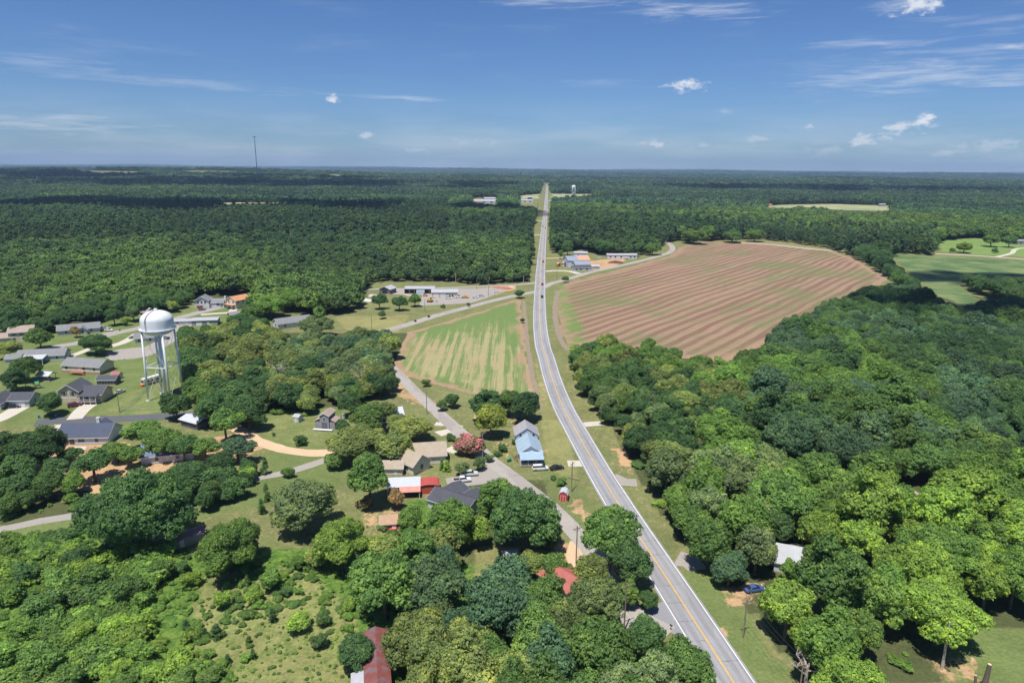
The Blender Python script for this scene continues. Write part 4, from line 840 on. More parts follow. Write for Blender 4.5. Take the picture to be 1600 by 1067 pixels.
def wood(i, name, poly, sps, tones, rr, hf):
    sps = sps.split(); tones = tones.split()
    rf = lambda rng, a, b: rng.uniform(*rr) * (1.35 if rng.uniform() < 0.14 else 1.0)
    P = dart(poly, 7.0, rf, 100 + i)
    ok = clear_ok(P[:, :2], P[:, 2] * 0.8, P[:, 2] * 2.0, NOTREE + [CLEAR[0], FIELD_RIGHT])
    rng = np.random.RandomState(500 + i)
    for (a, b, r) in P[ok]:
        sp = sps[rng.randint(len(sps))]
        if sp == 'bigoak' and r < 6.5: sp = 'oak'
        if r > 8: sp = 'bigoak' if 'bigoak' in sps else sp
        t = tones[int((math.sin(a / 23.0 + i) + math.sin(b / 31.0 + 2 * i) + rng.normal(0, 0.6) + 3) / 6 * len(tones)) % len(tones)]
        TREES.append((a, b, r)); CAND.append((a, b, r, sp, t, name, hf))
for i, w in enumerate(WOODS): wood(i, *w)
def apparent(c): return c[2] * ppm(c[0], c[1], 8)
def vis(c):
    x, y = proj(np.array([[c[0], c[1], 8]])); r = apparent(c) ; return -r < x[0] < 1600 + r and y[0] < 1067 + r
CAND = [c for c in CAND if vis(c)]
CAND.sort(key=lambda c: -apparent(c))
NIND = 300 - len([o for o in COL.objects if o.type == 'EMPTY' and o.get('category') == 'tree'])
STUFF = {}
for n_, (a, b, r, sp, t, name, hf) in enumerate(CAND):
    if n_ < NIND:
        size = 'small' if r < 4.6 else ('middling' if r < 6.2 else 'large')
        form = {'airy': 'feathery', 'tall': 'upright', 'bigoak': 'spreading', 'oak': 'rounded', 'mid': 'dense', 'small': 'bushy'}[sp]
        if sp == 'mid': sp = 'oak'
        plant(a, b, sp, t, r, hf, '%s %s %s tree in %s' % (size, form, TWORD[t], name), 'tree', '%s %s %s trees in %s' % (size, form, TWORD[t], name), reg=False)
    else: STUFF.setdefault('rest_of_the_near_woods', []).append((a, b, r, sp, t))
print('individual trees', NIND, 'rest', len(CAND) - NIND)

# ---- a few middle-distance trees that also lend their shape to the far woods
SRC = {}
def src(key, e):
    for c in COL.objects:
        if c.parent == e and c.name.startswith('crown'): c.color = (*TONE[key[1]], 1); SRC[key[0]] = SRC.get(key[0], []) + [c]
for k, (x, y, sp, t) in enumerate([(70, 468, 'mid', 'mid'), (330, 430, 'mid', 'fresh'), (700, 425, 'mid', 'deep'), (20, 380, 'midpine', 'pine'), (180, 378, 'midpine', 'pine'), (905, 345, 'far', 'deep'), (700, 350, 'far', 'mid')]):
    wx, wy = at(x, y, 8); lab = {'mid': ['rounded green tree at the front of the far left wood', 'bright crown standing in the left wood', 'dark crown at the wood edge above the equipment yard'], 'midpine': ['', '', '', 'tall dark pine at left edge of the pine wood', 'tall dark pine further right in the pine wood'], 'far': [''] * 5 + ['dark tree in the wood right of the far highway', 'green tree in the far wood left of the highway']}[sp][k]
    e = plant(wx, wy, sp, t, {'mid': 5.2, 'midpine': 3.8, 'far': 5.5}[sp], 1.0, lab, 'tree', seed={0: 0, 1: 1, 2: 2, 3: 0, 4: 1, 5: 0, 6: 1}[k]); src((sp, t), e)
for k, sp in enumerate(('oak', 'oak', 'tall', 'airy', 'oak', 'small', 'bush')):
    pass
# near-wood shapes: crowns of trees already standing
def find_crown(mesh):
    for o in COL.objects:
        if o.type == 'MESH' and o.data is mesh: return o
ALLSRC = []   # (object, R0, H0, colour word)
for key in ('mid', 'midpine', 'far'):
    for q, o in enumerate(SRC[key]): ALLSRC.append((o, key))
for sp in ('oak', 'tall', 'airy', 'small', 'bush'):
    done = set()
    for o in COL.objects:
        if o.type == 'MESH' and o.data not in done and o.data in [p[0] for p in SP[sp]] and len(done) < 3: done.add(o.data); ALLSRC.append((o, sp))
SRCIX = {}
for i, (o, k) in enumerate(ALLSRC): SRCIX.setdefault(k, []).append(i)
R0OF = {k: SP[k][0][2] for k in SP}
def scatter(name, pts, rot, scl, idx, label, cat='tree', cols=None):
    """ONE object of uncountable trees: copies of standing crowns on points"""
    me = bpy.data.meshes.new(name); me.vertices.add(len(pts)); me.vertices.foreach_set('co', np.asarray(pts, np.float32).ravel())
    for nm, typ, val, fld in (('rot', 'FLOAT_VECTOR', np.column_stack([np.zeros((len(pts), 2)), rot]), 'vector'), ('scl', 'FLOAT_VECTOR', scl, 'vector'), ('src', 'INT', idx, 'value')):
        a = me.attributes.new(nm, typ, 'POINT'); a.data.foreach_set(fld, np.asarray(val, np.int32 if typ == 'INT' else np.float32).ravel())
    cc = np.asarray(cols, np.float32); ca = me.attributes.new('leafcol', 'FLOAT_COLOR', 'POINT'); ca.data.foreach_set('color', np.column_stack([cc, np.ones(len(cc))]).astype(np.float32).ravel())
    o = link(bpy.data.objects.new(name, me)); props(o, label, cat, kind='stuff'); o.color = (0, 0, 0, 1)
    ng = bpy.data.node_groups.new(name + '_spread', 'GeometryNodeTree'); ng.interface.new_socket('Geometry', in_out='INPUT', socket_type='NodeSocketGeometry'); ng.interface.new_socket('Geometry', in_out='OUTPUT', socket_type='NodeSocketGeometry')
    gi = ng.nodes.new('NodeGroupInput'); go = ng.nodes.new('NodeGroupOutput'); jn = ng.nodes.new('GeometryNodeJoinGeometry')
    def attr(nm, typ): n = ng.nodes.new('GeometryNodeInputNamedAttribute'); n.data_type = typ; n.inputs['Name'].default_value = nm; return n.outputs['Attribute']
    ar, as_, ai = attr('rot', 'FLOAT_VECTOR'), attr('scl', 'FLOAT_VECTOR'), attr('src', 'INT')
    e2r = ng.nodes.new('FunctionNodeEulerToRotation'); ng.links.new(ar, e2r.inputs[0])
    for k in sorted(set(int(v) for v in idx)):
        cp = ng.nodes.new('FunctionNodeCompare'); cp.data_type = 'INT'; cp.operation = 'EQUAL'; ii = [s for s in cp.inputs if s.enabled]; ng.links.new(ai, ii[0]); ii[1].default_value = k
        oi = ng.nodes.new('GeometryNodeObjectInfo'); oi.transform_space = 'ORIGINAL'; oi.inputs['Object'].default_value = ALLSRC[k][0]; oi.inputs['As Instance'].default_value = True
        ip = ng.nodes.new('GeometryNodeInstanceOnPoints'); ng.links.new(gi.outputs[0], ip.inputs['Points']); ng.links.new(cp.outputs[0], ip.inputs['Selection']); ng.links.new(oi.outputs['Geometry'], ip.inputs['Instance'])
        ng.links.new(e2r.outputs[0], ip.inputs['Rotation']); ng.links.new(as_, ip.inputs['Scale']); ng.links.new(ip.outputs[0], jn.inputs[0])
    ng.links.new(jn.outputs[0], go.inputs[0]); md = o.modifiers.new('spread', 'NODES'); md.node_group = ng
    return o
rng = np.random.RandomState(9)
def pick(key): return SRCIX[key][rng.randint(len(SRCIX[key]))]
L = STUFF.get('rest_of_the_near_woods', [])
if L:
    pts = [(a, b, 0) for a, b, *_ in L]; key = [('oak' if s[3] in ('bigoak', 'mid', 'great', 'tall') else s[3]) for s in L]; key = [k if k in SRCIX else 'oak' for k in key]
    scl = np.array([[s[2] / R0OF[k]] * 3 for s, k in zip(L, key)])
    scatter('wood', pts, rng.uniform(0, 6.28, len(L)), scl, [pick(k) for k in key], 'mass of green tree crowns filling the back of the woods around the fields', cols=np.array([TONE[s[4]] for s in L]) * rng.uniform(0.85, 1.15, (len(L), 1)))
# far woods
FARP = [(-40, 262), (1640, 262), (1640, 400), (1590, 380), (1470, 372), (1460, 392), (1380, 392), (1330, 390), (1290, 383), (1200, 372), (1060, 372), (1040, 380), (1000, 394), (900, 392), (865, 393), (858, 300), (842, 300), (835, 400), (826, 438), (740, 444), (600, 438), (575, 446), (545, 488), (500, 492), (430, 470), (400, 490), (345, 468), (300, 462), (210, 472), (150, 480), (60, 498), (0, 505), (-40, 515)]
def far_forest():
    P = []; r2 = np.random.RandomState(21)
    bands = [(330, 620, 6.3), (620, 1000, 7.4), (1000, 1500, 8.6), (1500, 2200, 10), (2200, 3200, 14), (3200, 4800, 22), (4800, 7500, 36), (7500, 12000, 60), (12000, 20500, 110)]
    for d0, d1, s in bands:
        ys_ = np.arange(d0, d1, s); 
        for y in ys_:
            hw = y * 0.80 + 30; xs_ = np.arange(-hw, hw, s); q = np.column_stack([xs_ + r2.uniform(-.46, .46, len(xs_)) * s, np.full(len(xs_), y) + r2.uniform(-.46, .46, len(xs_)) * s, np.full(len(xs_), s)]); P.append(q)
    P = np.vstack(P); r = P[:, 2] * 0.68 * r2.uniform(0.8, 1.3, len(P)); n = len(P)
    z0 = zf(P[:, 0], P[:, 1])
    a, b = proj(np.column_stack([P[:, :2], z0 + 7])); inf = inpoly(a, b, FARP)
    d = np.hypot(P[:, 0], P[:, 1]); inf |= d > 2500
    P, r, z0, d = P[inf], r[inf], z0[inf], d[inf]
    h = np.clip(r * 2.2, 9, 17)
    ok = clear_ok(P[:, :2], np.minimum(r, 6) * 0.9, h, CLEAR + NOTREE, 0.9)
    T_ = np.array(TREES); near = d < 900
    for (x, y, q) in T_[np.hypot(T_[:, 0], T_[:, 1]) > 300]:
        m = near & ((P[:, 0] - x) ** 2 + (P[:, 1] - y) ** 2 < (q * 0.8 + 2.0) ** 2); ok &= ~m
    ok &= r2.uniform(0, 1, len(P)) > 0.05
    P, r, z0, d = P[ok], r[ok], z0[ok], d[ok]; n = len(P); r = r * (1 + 0.22 * np.sin(P[:, 0] / 63 + 2 * np.sin(P[:, 1] / 88)))
    w = np.sin(P[:, 0] / 170) + np.sin(P[:, 1] / 130 + P[:, 0] / 400) + r2.normal(0, 0.5, n)
    pa, pb = proj(np.column_stack([P[:, :2], z0 + 7]))
    pine = ((w > 0.9) | ((pa < 700) & (pb > 312) & (pb < 385 - pa * 0.03))) & (d > 450)
    rot = r2.uniform(0, 6.28, n); idx = np.zeros(n, int); scl = np.zeros((n, 3))
    for key, m in (('mid', (d < 1600) & ~pine), ('midpine', (d < 1600) & pine), ('far', d >= 1600)):
        kk = np.nonzero(m)[0]; idx[kk] = np.array(SRCIX[key])[r2.randint(len(SRCIX[key]), size=len(kk))]
        H0 = SP[key][0][3]; hh = np.clip(r[kk] * 2.3, 9, 16) * r2.uniform(0.8, 1.2, len(kk)) * (1.25 if key == 'midpine' else 1.0); hh = np.where(d[kk] > 3000, hh * r2.uniform(0.8, 1.5, len(kk)), hh)
        rr = r[kk] * (0.8 if key == 'midpine' else 1.1) / R0OF[key]; scl[kk] = np.column_stack([rr, rr, hh / H0])
    print('far forest', n)
    # stands of several kinds of tree, lighter and darker; shade and haze painted in
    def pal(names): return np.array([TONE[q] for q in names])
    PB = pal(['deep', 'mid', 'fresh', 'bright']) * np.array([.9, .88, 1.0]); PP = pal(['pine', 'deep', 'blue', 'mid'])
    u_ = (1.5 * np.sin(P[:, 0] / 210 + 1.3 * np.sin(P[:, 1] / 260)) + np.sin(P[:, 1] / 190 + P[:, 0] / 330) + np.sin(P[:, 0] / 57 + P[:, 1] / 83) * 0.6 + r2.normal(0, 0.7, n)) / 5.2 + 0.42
    u_ += np.where((pa < 560) & (pb > 398) & (pb < 480), 0.12, 0.0) + np.where((pa > 1100) & (pb > 335) & (pb < 380), 0.06, 0.0) - np.where(d < 1600, 0.10, 0.0) + np.where((pa > 440) & (pa < 835) & (pb > 392), -0.3, 0) + np.where((pa < 700) & (pb < 335) & (pb > 300), -0.12, 0) + np.where(d > 1900, -0.26, 0)  # sunlit areas raised, cloud-shaded areas lowered: light put into the leaf tone
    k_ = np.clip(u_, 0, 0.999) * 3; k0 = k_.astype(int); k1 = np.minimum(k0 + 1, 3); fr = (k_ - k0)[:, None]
    cols = np.where(pine[:, None], PP[k0] * (1 - fr) + PP[k1] * fr, PB[k0] * (1 - fr) + PB[k1] * fr) * r2.uniform(0.72, 1.22, (n, 1)) * np.where(d > 1900, 0.55, 0.84)[:, None] * np.where((d > 1500)[:, None], np.array([[.85, .95, 1.45]]), np.array([[1, 1, 1.1]])) * np.where(pine, .85, 1.0)[:, None]  # far crowns darker and bluer: distance haze put into the leaf colour
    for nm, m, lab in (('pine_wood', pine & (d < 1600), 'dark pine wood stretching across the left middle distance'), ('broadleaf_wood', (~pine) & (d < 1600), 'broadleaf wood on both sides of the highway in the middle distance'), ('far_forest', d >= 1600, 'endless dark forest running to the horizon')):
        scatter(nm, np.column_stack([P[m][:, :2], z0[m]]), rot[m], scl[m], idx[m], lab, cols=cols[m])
far_forest()
# weeds and brambles of the lower-left slope
def undergrowth():
    r2 = np.random.RandomState(5); pts, sc = [], []
    for poly, dens, s0, s1 in (([(-20, 850), (130, 838), (300, 872), (330, 960), (280, 1100), (-20, 1100)], 0.30, 0.6, 1.9), ([(300, 880), (560, 870), (640, 900), (600, 1090), (260, 1090)], 0.42, 0.12, 0.7), ([(560, 890), (900, 890), (1080, 1090), (560, 1090)], 0.04, 0.5, 1.2),
                               ([(900, 560), (1060, 560), (1300, 560), (1600, 500), (1650, 990), (1480, 985), (1440, 1080), (1290, 1080), (1190, 960), (1090, 870), (1000, 760), (990, 720), (940, 640)], 0.012, 0.6, 1.4), ([(300, 640), (620, 560), (600, 640), (400, 655)], 0.02, 0.5, 1.2), ([(0, 760), (120, 770), (120, 806), (0, 820)], 0.10, .6, 1.4),
                               ([(655, 598), (672, 602), (730, 650), (752, 682), (742, 684), (700, 640)], 0.06, .3, .8), ([(560, 820), (700, 840), (760, 870), (560, 890)], 0.06, .5, 1.3)):
        W = np.array(wpoly(poly)); x0, y0 = W.min(0); x1, y1 = W.max(0); n = int((x1 - x0) * (y1 - y0) * dens); q = np.stack([r2.uniform(x0, x1, n), r2.uniform(y0, y1, n)], 1)
        a, b = proj(np.column_stack([q, np.zeros(n)])); m = inpoly(a, b, poly) & clear_ok(q, np.full(n, .8), np.full(n, 1.0), [CLEAR[0]] + NOTREE); q = q[m]; pts.append(q); sc.append(r2.uniform(s0, s1, len(q)) * np.where(np.sin(q[:, 0] / 5) + np.sin(q[:, 1] / 7 + q[:, 0] / 9) + r2.normal(0, .5, len(q)) > 0.1, 1.0, 0.35))
    q = np.vstack(pts); s = np.concatenate(sc); n = len(q); print('undergrowth', n)
    scatter('undergrowth', np.column_stack([q, np.zeros(n)]), r2.uniform(0, 6.28, n), np.column_stack([s * r2.uniform(0.8, 1.55, n), s * r2.uniform(0.8, 1.55, n), s * r2.uniform(0.4, 1.1, n)]), np.array(SRCIX['bush'])[r2.randint(len(SRCIX['bush']), size=n)], 'tangled green weeds and brambles covering the lower left slope and wood floors', 'undergrowth', cols=np.array([TONE[k] for k in ('mid', 'fresh', 'fresh', 'bright', 'bright')])[np.clip((np.sin(q[:, 0] / 6.0 + 2 * np.sin(q[:, 1] / 9)) * 1.1 + np.sin(q[:, 1] / 4.3) * .8 + r2.normal(0, .55, n) + 2.1).astype(int), 0, 4)] * r2.uniform(.85, 1.15, (n, 1)))
undergrowth()
# ------------------------------------------------------------------ buildings
def wall_m(name, col): return mat('siding_' + name, col, 0.75, var=0.12, scale=0.8, kind='planks')
def roof_m(name, col, kind='shingle', rough=0.85, metal=0.0): return mat('roof_' + name, col, rough, metal, var=0.16, scale=0.7, kind=kind, spec=0.2)
GLASS = mat('window_glass', (0.03, 0.04, 0.05), 0.12, spec=0.6, var=0.1); TRIM = mat('white_trim', (0.62, 0.62, 0.61), 0.6, var=0.08); DOORM = mat('panel_door', (0.66, 0.65, 0.62), 0.6, var=0.1)
BRICK = mat('brick', (0.34, 0.23, 0.17), 0.9, var=0.25, scale=3); FOUND = mat('foundation', (0.36, 0.31, 0.26), 0.9, var=0.2); TIN = mat('bare_tin', (0.55, 0.56, 0.58), 0.45, 0.4, var=0.15, kind='ribs')
WHITETIN = mat('white_tin', (0.50, 0.52, 0.56), 0.45, var=0.06, kind='ribs'); REDTIN = mat('red_tin', (0.62, 0.12, 0.085), 0.5, var=0.15, kind='ribs'); RUSTTIN = mat('rusty_tin', (0.22, 0.068, 0.058), 0.7, var=0.3, scale=0.5, kind='ribs', col2=(0.15, 0.11, 0.125))
WOODM = mat('weathered_wood', (0.30, 0.26, 0.22), 0.9, var=0.25, scale=2); CEDAR = mat('red_stained_wood', (0.36, 0.17, 0.10), 0.85, var=0.2, scale=2); BLACKM = mat('black_paint', (0.03, 0.03, 0.035), 0.5); STEEL = mat('steel', (0.42, 0.43, 0.44), 0.45, 0.5)
def child_empty(name, parent, loc=(0, 0, 0), rz=0.0):
    e = bpy.data.objects.new(name, None); e.location = loc; e.rotation_euler = (0, 0, rz); link(e, parent); return e
def xf(b, cx, cy, a):
    """turn and move what a builder holds"""
    ca, sa = math.cos(a), math.sin(a); b.v = [(cx + x * ca - y * sa, cy + x * sa + y * ca, z) for x, y, z in b.v]; return b
def walls(root, L, W, h, wm, z0=0.0, cx=0, cy=0, a=0.0, gable=0.0, name='wall', found=True):
    """closed body of walls; gable > 0 raises the two end walls to a ridge"""
    b = MB(); x, y = L / 2, W / 2; zb = z0 - (0.2 if z0 == 0 else 0)
    p = [(-x, -y, zb), (x, -y, zb), (x, y, zb), (-x, y, zb), (-x, -y, z0 + h), (x, -y, z0 + h), (x, y, z0 + h), (-x, y, z0 + h)]
    if gable:
        p += [(-x, 0, z0 + h + gable), (x, 0, z0 + h + gable)]
        b.faces(p, [(0, 1, 5, 4), (1, 2, 6, 9, 5), (2, 3, 7, 6), (3, 0, 4, 8, 7), (4, 5, 9, 8), (6, 7, 8, 9)])
    else: b.faces(p, [(0, 1, 5, 4), (1, 2, 6, 5), (2, 3, 7, 6), (3, 0, 4, 7), (4, 5, 6, 7)])
    o = xf(b, cx, cy, a).build(name, wm, root)
    if found and z0 == 0:
        f = MB(); f.box(-x - .05, x + .05, -y - .05, y + .05, -0.2, 0.35); xf(f, cx, cy, a).build('foundation', FOUND, root)
    return o
def roof(root, L, W, z, rise, rm, cx=0, cy=0, a=0.0, hip=0.0, over=0.45, t=0.16, name='roof', shed=None, trim=TRIM, flip=0):
    """gable roof (ridge along x), hip > 0 pulls the ridge ends in; a slab with thickness, fascia boards as a sub-part"""
    b = MB(); x, y = L / 2 + over, W / 2 + over; sl = rise / (W / 2); ze = z - over * sl; zr = z + rise; xr = x - hip if hip else x
    def sheet(dz): return [(-x, -y, ze + dz), (x, -y, ze + dz), (x, y, ze + dz), (-x, y, ze + dz), (-xr, 0, zr + dz), (xr, 0, zr + dz)]
    P = sheet(t) + sheet(0.02)
    fs = [(0, 1, 5, 4), (1, 2, 5), (2, 3, 4, 5), (3, 0, 4)] if hip else [(0, 1, 5, 4), (2, 3, 4, 5)]
    fb = [tuple(i + 6 for i in reversed(f)) for f in fs]
    side = [(0, 6, 7, 1), (2, 8, 9, 3)] + ([(1, 7, 8, 2), (3, 9, 6, 0)] if hip else [(1, 7, 11, 5), (5, 11, 8, 2), (3, 9, 10, 4), (4, 10, 6, 0)])
    b.faces(P, fs + fb + side); o = xf(b, cx, cy, a).build(name, rm, root)
    if trim:
        f = MB(); f.box(-x - .02, x + .02, -y - 0.04, -y - 0.005, ze - 0.12, ze + t - .02); f.box(-x - .02, x + .02, y + 0.005, y + 0.04, ze - 0.12, ze + t - .02)
        if not hip:
            for s in (-1, 1):
                for q in (-1, 1):
                    f.faces([(s * (x + .01), q * y, ze - .12), (s * (x + .05), q * y, ze - .12), (s * (x + .05), 0, zr - .12), (s * (x + .01), 0, zr - .12), (s * (x + .01), q * y, ze + t), (s * (x + .05), q * y, ze + t), (s * (x + .05), 0, zr + t), (s * (x + .01), 0, zr + t)],
                            [(0, 3, 2, 1), (4, 5, 6, 7), (0, 1, 5, 4), (1, 2, 6, 5), (2, 3, 7, 6), (3, 0, 4, 7)])
        else:
            f.box(-x - .04, -x - .005, -y, y, ze - .12, ze + t - .02); f.box(x + .005, x + .04, -y, y, ze - .12, ze + t - .02)
        xf(f, cx, cy, a).build('fascia', trim, o)
    return o
def slab(root, L, W, z0, z1, rm, cx=0, cy=0, a=0.0, t=0.1, name='roof'):
    """single pitch roof, z0 at the -y edge, z1 at the +y edge"""
    b = MB(); x, y = L / 2, W / 2; p = [(-x, -y, z0), (x, -y, z0), (x, y, z1), (-x, y, z1)]; p += [(q[0], q[1], q[2] + t) for q in p]
    b.faces(p, [(0, 3, 2, 1), (4, 5, 6, 7), (0, 1, 5, 4), (1, 2, 6, 5), (2, 3, 7, 6), (3, 0, 4, 7)]); return xf(b, cx, cy, a).build(name, rm, root)
def on_wall(side, L, W, u, cx, cy, a):
    """place and facing of a point on a wall: side f (front, -y), b, l, r; u metres along it from its middle"""
    x, y, n = {'f': (u, -W / 2, 0), 'b': (-u, W / 2, math.pi), 'r': (L / 2, u, math.pi / 2), 'l': (-L / 2, -u, -math.pi / 2)}[side]
    ca, sa = math.cos(a), math.sin(a); return cx + x * ca - y * sa, cy + x * sa + y * ca, a + n
def window(root, side, L, W, u, z, w=1.0, h=1.3, cx=0, cy=0, a=0.0, shutters=None, bars=1):
    w *= 1.15; h *= 1.1
    X, Y, r = on_wall(side, L, W, u, cx, cy, a); b = MB(); b.box(-w / 2 - .1, w / 2 + .1, -0.06, 0.04, z - .1, z + h + .1)
    o = xf(b, X, Y, r).build('window', TRIM, root)
    g = MB()
    for k in range(bars): g.box(-w / 2 + k * w / bars + .03, -w / 2 + (k + 1) * w / bars - .03, -0.085, -0.062, z, z + h / 2 - .03); g.box(-w / 2 + k * w / bars + .03, -w / 2 + (k + 1) * w / bars - .03, -0.085, -0.062, z + h / 2 + .03, z + h)
    xf(g, X, Y, r).build('pane', GLASS, o)
    if shutters:
        for s in (-1, 1): q = MB(); q.box(s * (w / 2 + .32) - .18, s * (w / 2 + .32) + .18, -0.05, 0.03, z - .05, z + h + .05); xf(q, X, Y, r).build('shutter', shutters, o)
def door(root, side, L, W, u, z=0.35, w=0.95, h=2.05, cx=0, cy=0, a=0.0, m=None, name='door', knob=True):
    X, Y, r = on_wall(side, L, W, u, cx, cy, a); b = MB(); b.box(-w / 2 - .09, w / 2 + .09, -0.05, 0.04, z, z + h + .1); fr = xf(b, X, Y, r).build(name, TRIM, root)
    q = MB(); q.box(-w / 2, w / 2, -0.08, -0.052, z + .02, z + h); xf(q, X, Y, r).build('door_leaf', m or DOORM, fr)
    if knob: k = MB(); k.tube((w / 2 - .1, -0.14, z + 1), (w / 2 - .1, -0.08, z + 1), 0.035); xf(k, X, Y, r).build('handle', STEEL, fr)
    return fr
def garage(root, side, L, W, u, z=0.1, w=2.6, h=2.2, cx=0, cy=0, a=0.0, m=None):
    X, Y, r = on_wall(side, L, W, u, cx, cy, a); b = MB(); b.box(-w / 2 - .1, w / 2 + .1, -0.05, 0.04, z, z + h + .1); fr = xf(b, X, Y, r).build('garage_door', TRIM, root); q = MB()
    for k in range(4): q.box(-w / 2, w / 2, -0.09, -0.052, z + k * h / 4 + .02, z + (k + 1) * h / 4 - .02)
    xf(q, X, Y, r).build('door_panel', m or DOORM, fr)
def post(root, pts, z0, z1, w=0.09, m=None, name='post'):
    for (x, y) in pts: b = MB(); b.box(x - w, x + w, y - w, y + w, z0, z1); b.build(name, m or TRIM, root)
def chimney(root, x, y, z0, z1, m, w=0.45, d=0.4, rt=None):
    b = MB(); b.box(x - w, x + w, y - d, y + d, z0, z1); b.box(x - w - .08, x + w + .08, y - d - .08, y + d + .08, z1, z1 + .15); b.tube((x, y, z1 + .15), (x, y, z1 + .5), .15); return b.build('chimney', m, rt or root)
def rail(root, pts, z, h=0.9, m=None, name='railing'):
    b = MB()
    for (p, q) in zip(pts[:-1], pts[1:]):
        d = math.hypot(q[0] - p[0], q[1] - p[1]); n = max(2, int(d / 0.35))
        b.tube((*p, z + h), (*q, z + h), .045, n=4); b.tube((*p, z + .12), (*q, z + .12), .035, n=4)
        for k in range(n + 1): t = k / n; x, y = p[0] + (q[0] - p[0]) * t, p[1] + (q[1] - p[1]) * t; b.tube((x, y, z), (x, y, z + h), .03, n=4)
    return b.build(name, m or TRIM, root)
def vents(root, pts, z):
    for (x, y) in pts: b = MB(); b.tube((x, y, z - .6), (x, y, z + .45), .06, n=6); b.build('roof_vent', STEEL, root)
def bsite(name, px_, z, rot, label, cat='house', group=None): x, y = at(px_[0], px_[1], z); return empty(name, (x, y, 0), R(rot), label, cat, group)
TAN = wall_m('tan', (0.50, 0.43, 0.33)); CREAM = wall_m('cream', (0.60, 0.56, 0.46)); PALEB = wall_m('pale_blue', (0.42, 0.47, 0.54)); WHITEW = wall_m('white', (0.56, 0.58, 0.61)); GREYG = wall_m('grey_green', (0.36, 0.41, 0.41)); BLUEW = wall_m('blue_grey', (0.50, 0.57, 0.66)); BROWNW = wall_m('brown', (0.34, 0.28, 0.25)); REDW = wall_m('red', (0.42, 0.05, 0.05)); DARKW = wall_m('charcoal', (0.13, 0.13, 0.15)); GREYW = wall_m('weathered_grey', (0.27, 0.27, 0.29))
NAVY = roof_m('slate_blue', (0.070, 0.085, 0.125)); DARKR = roof_m('charcoal', (0.075, 0.08, 0.095)); GREYR = roof_m('grey', (0.20, 0.205, 0.21)); BROWNR = roof_m('tan_brown', (0.36, 0.30, 0.23)); TAUPER = roof_m('taupe', (0.33, 0.26, 0.22)); ORANGER = roof_m('rust_shingle', (0.52, 0.25, 0.13)); BLUETIN = roof_m('blue_tin', (0.38, 0.50, 0.60), 'ribs', 0.4, 0.2); PALER = roof_m('pale', (0.40, 0.41, 0.44), 'ribs', 0.5)

# new house, slate blue roof, orange earth
h = bsite('house', (141, 679), 1.5, 5, 'new single storey house with slate blue roof, white chimney and bare orange yard')
walls(h, 16.5, 10.5, 2.7, BLUEW, gable=2.9); roof(h, 16.5, 10.5, 2.7, 2.9, NAVY); roof(h, 7, 5, 2.7, 1.9, NAVY, cx=1.5, cy=4.6, a=R(90)); walls(h, 6.6, 4.6, 2.7, BROWNW, cx=1.5, cy=4.8, a=R(90), gable=1.8)
window(h, 'f', 16.5, 10.5, -6.2, 1.0); window(h, 'f', 16.5, 10.5, -0.3, 1.0, 1.9, bars=2); door(h, 'f', 16.5, 10.5, -3.3, w=1.6, m=GLASS); chimney(h, 3.0, 0.7, 4.6, 7.3, TRIM, .5, .45); vents(h, [(-2, 1.5), (5, 2)], 5.2)
window(h, 'f', 16.5, 10.5, 4.6, 1.0)
# split house with porch
h = bsite('house', (133, 617), 2.0, 2, 'split level tan house with charcoal roof, two garage doors and white front porch')
walls(h, 8.0, 9.0, 5.2, TAN, cx=-3.6, a=0, gable=0); roof(h, 9.5, 8.0, 5.2, 2.6, DARKR, cx=-3.6, a=R(90)); b = MB(); b.faces([(-7.6, -4.52, 5.2), (0.4, -4.52, 5.2), (-3.6, -4.52, 7.75), (-7.6, -4.3, 5.2), (0.4, -4.3, 5.2), (-3.6, -4.3, 7.75)], [(0, 1, 2), (3, 5, 4), (0, 3, 4, 1), (1, 4, 5, 2), (2, 5, 3, 0)]); b.build('gable', TAN, h)
walls(h, 8.0, 8.5, 3.6, TAN, cx=4.4, cy=0.4, gable=2.2); roof(h, 8.4, 8.5, 3.6, 2.2, DARKR, cx=4.4, cy=0.4)
window(h, 'f', 8, 9, -1.6, 3.3, 1.0, 1.4, cx=-3.6, shutters=DARKW); window(h, 'f', 8, 9, 1.6, 3.3, 1.0, 1.4, cx=-3.6, shutters=DARKW); garage(h, 'f', 8, 9, -1.9, w=2.7, cx=-3.6, m=TAN); garage(h, 'f', 8, 9, 1.6, w=2.7, cx=-3.6, m=TAN)
b = MB(); b.box(0.5, 7.6, -6.2, -3.9, 1.0, 1.25); b.build('porch_floor', WOODM, h); slab(h, 7.6, 2.6, 3.35, 4.0, DARKR, cx=4.1, cy=-5.0, name='porch_roof'); post(h, [(0.7, -6.0), (2.9, -6.0), (5.2, -6.0), (7.4, -6.0)], 0, 3.4); rail(h, [(1.6, -6.1), (7.5, -6.1), (7.5, -4.0)], 1.25)
window(h, 'f', 8, 8.5, -1.5, 1.7, 1.0, 1.3, cx=4.4, cy=.4); window(h, 'f', 8, 8.5, 1.5, 1.7, 1.0, 1.3, cx=4.4, cy=.4); door(h, 'f', 8, 8.5, 0, z=1.25, cx=4.4, cy=.4)
b = MB(); [b.box(-0.4, 0.5, -6.1 - .28 * k, -5.9 - .28 * (k - 1), 1.05 - .25 * k, 1.15 - .25 * k) for k in range(4)]; b.build('steps', TRIM, h)
# black outbuilding behind it
h = bsite('outbuilding', (170, 594), 1.5, 4, 'small dark roofed outbuilding with white windows behind the split level house', 'outbuilding'); walls(h, 7.5, 5, 2.5, DARKW, gable=1.2); roof(h, 7.5, 5, 2.5, 1.2, DARKR); [window(h, 'f', 7.5, 5, u, .9, 1.0, 1.1) for u in (-2.4, 0, 2.4)]
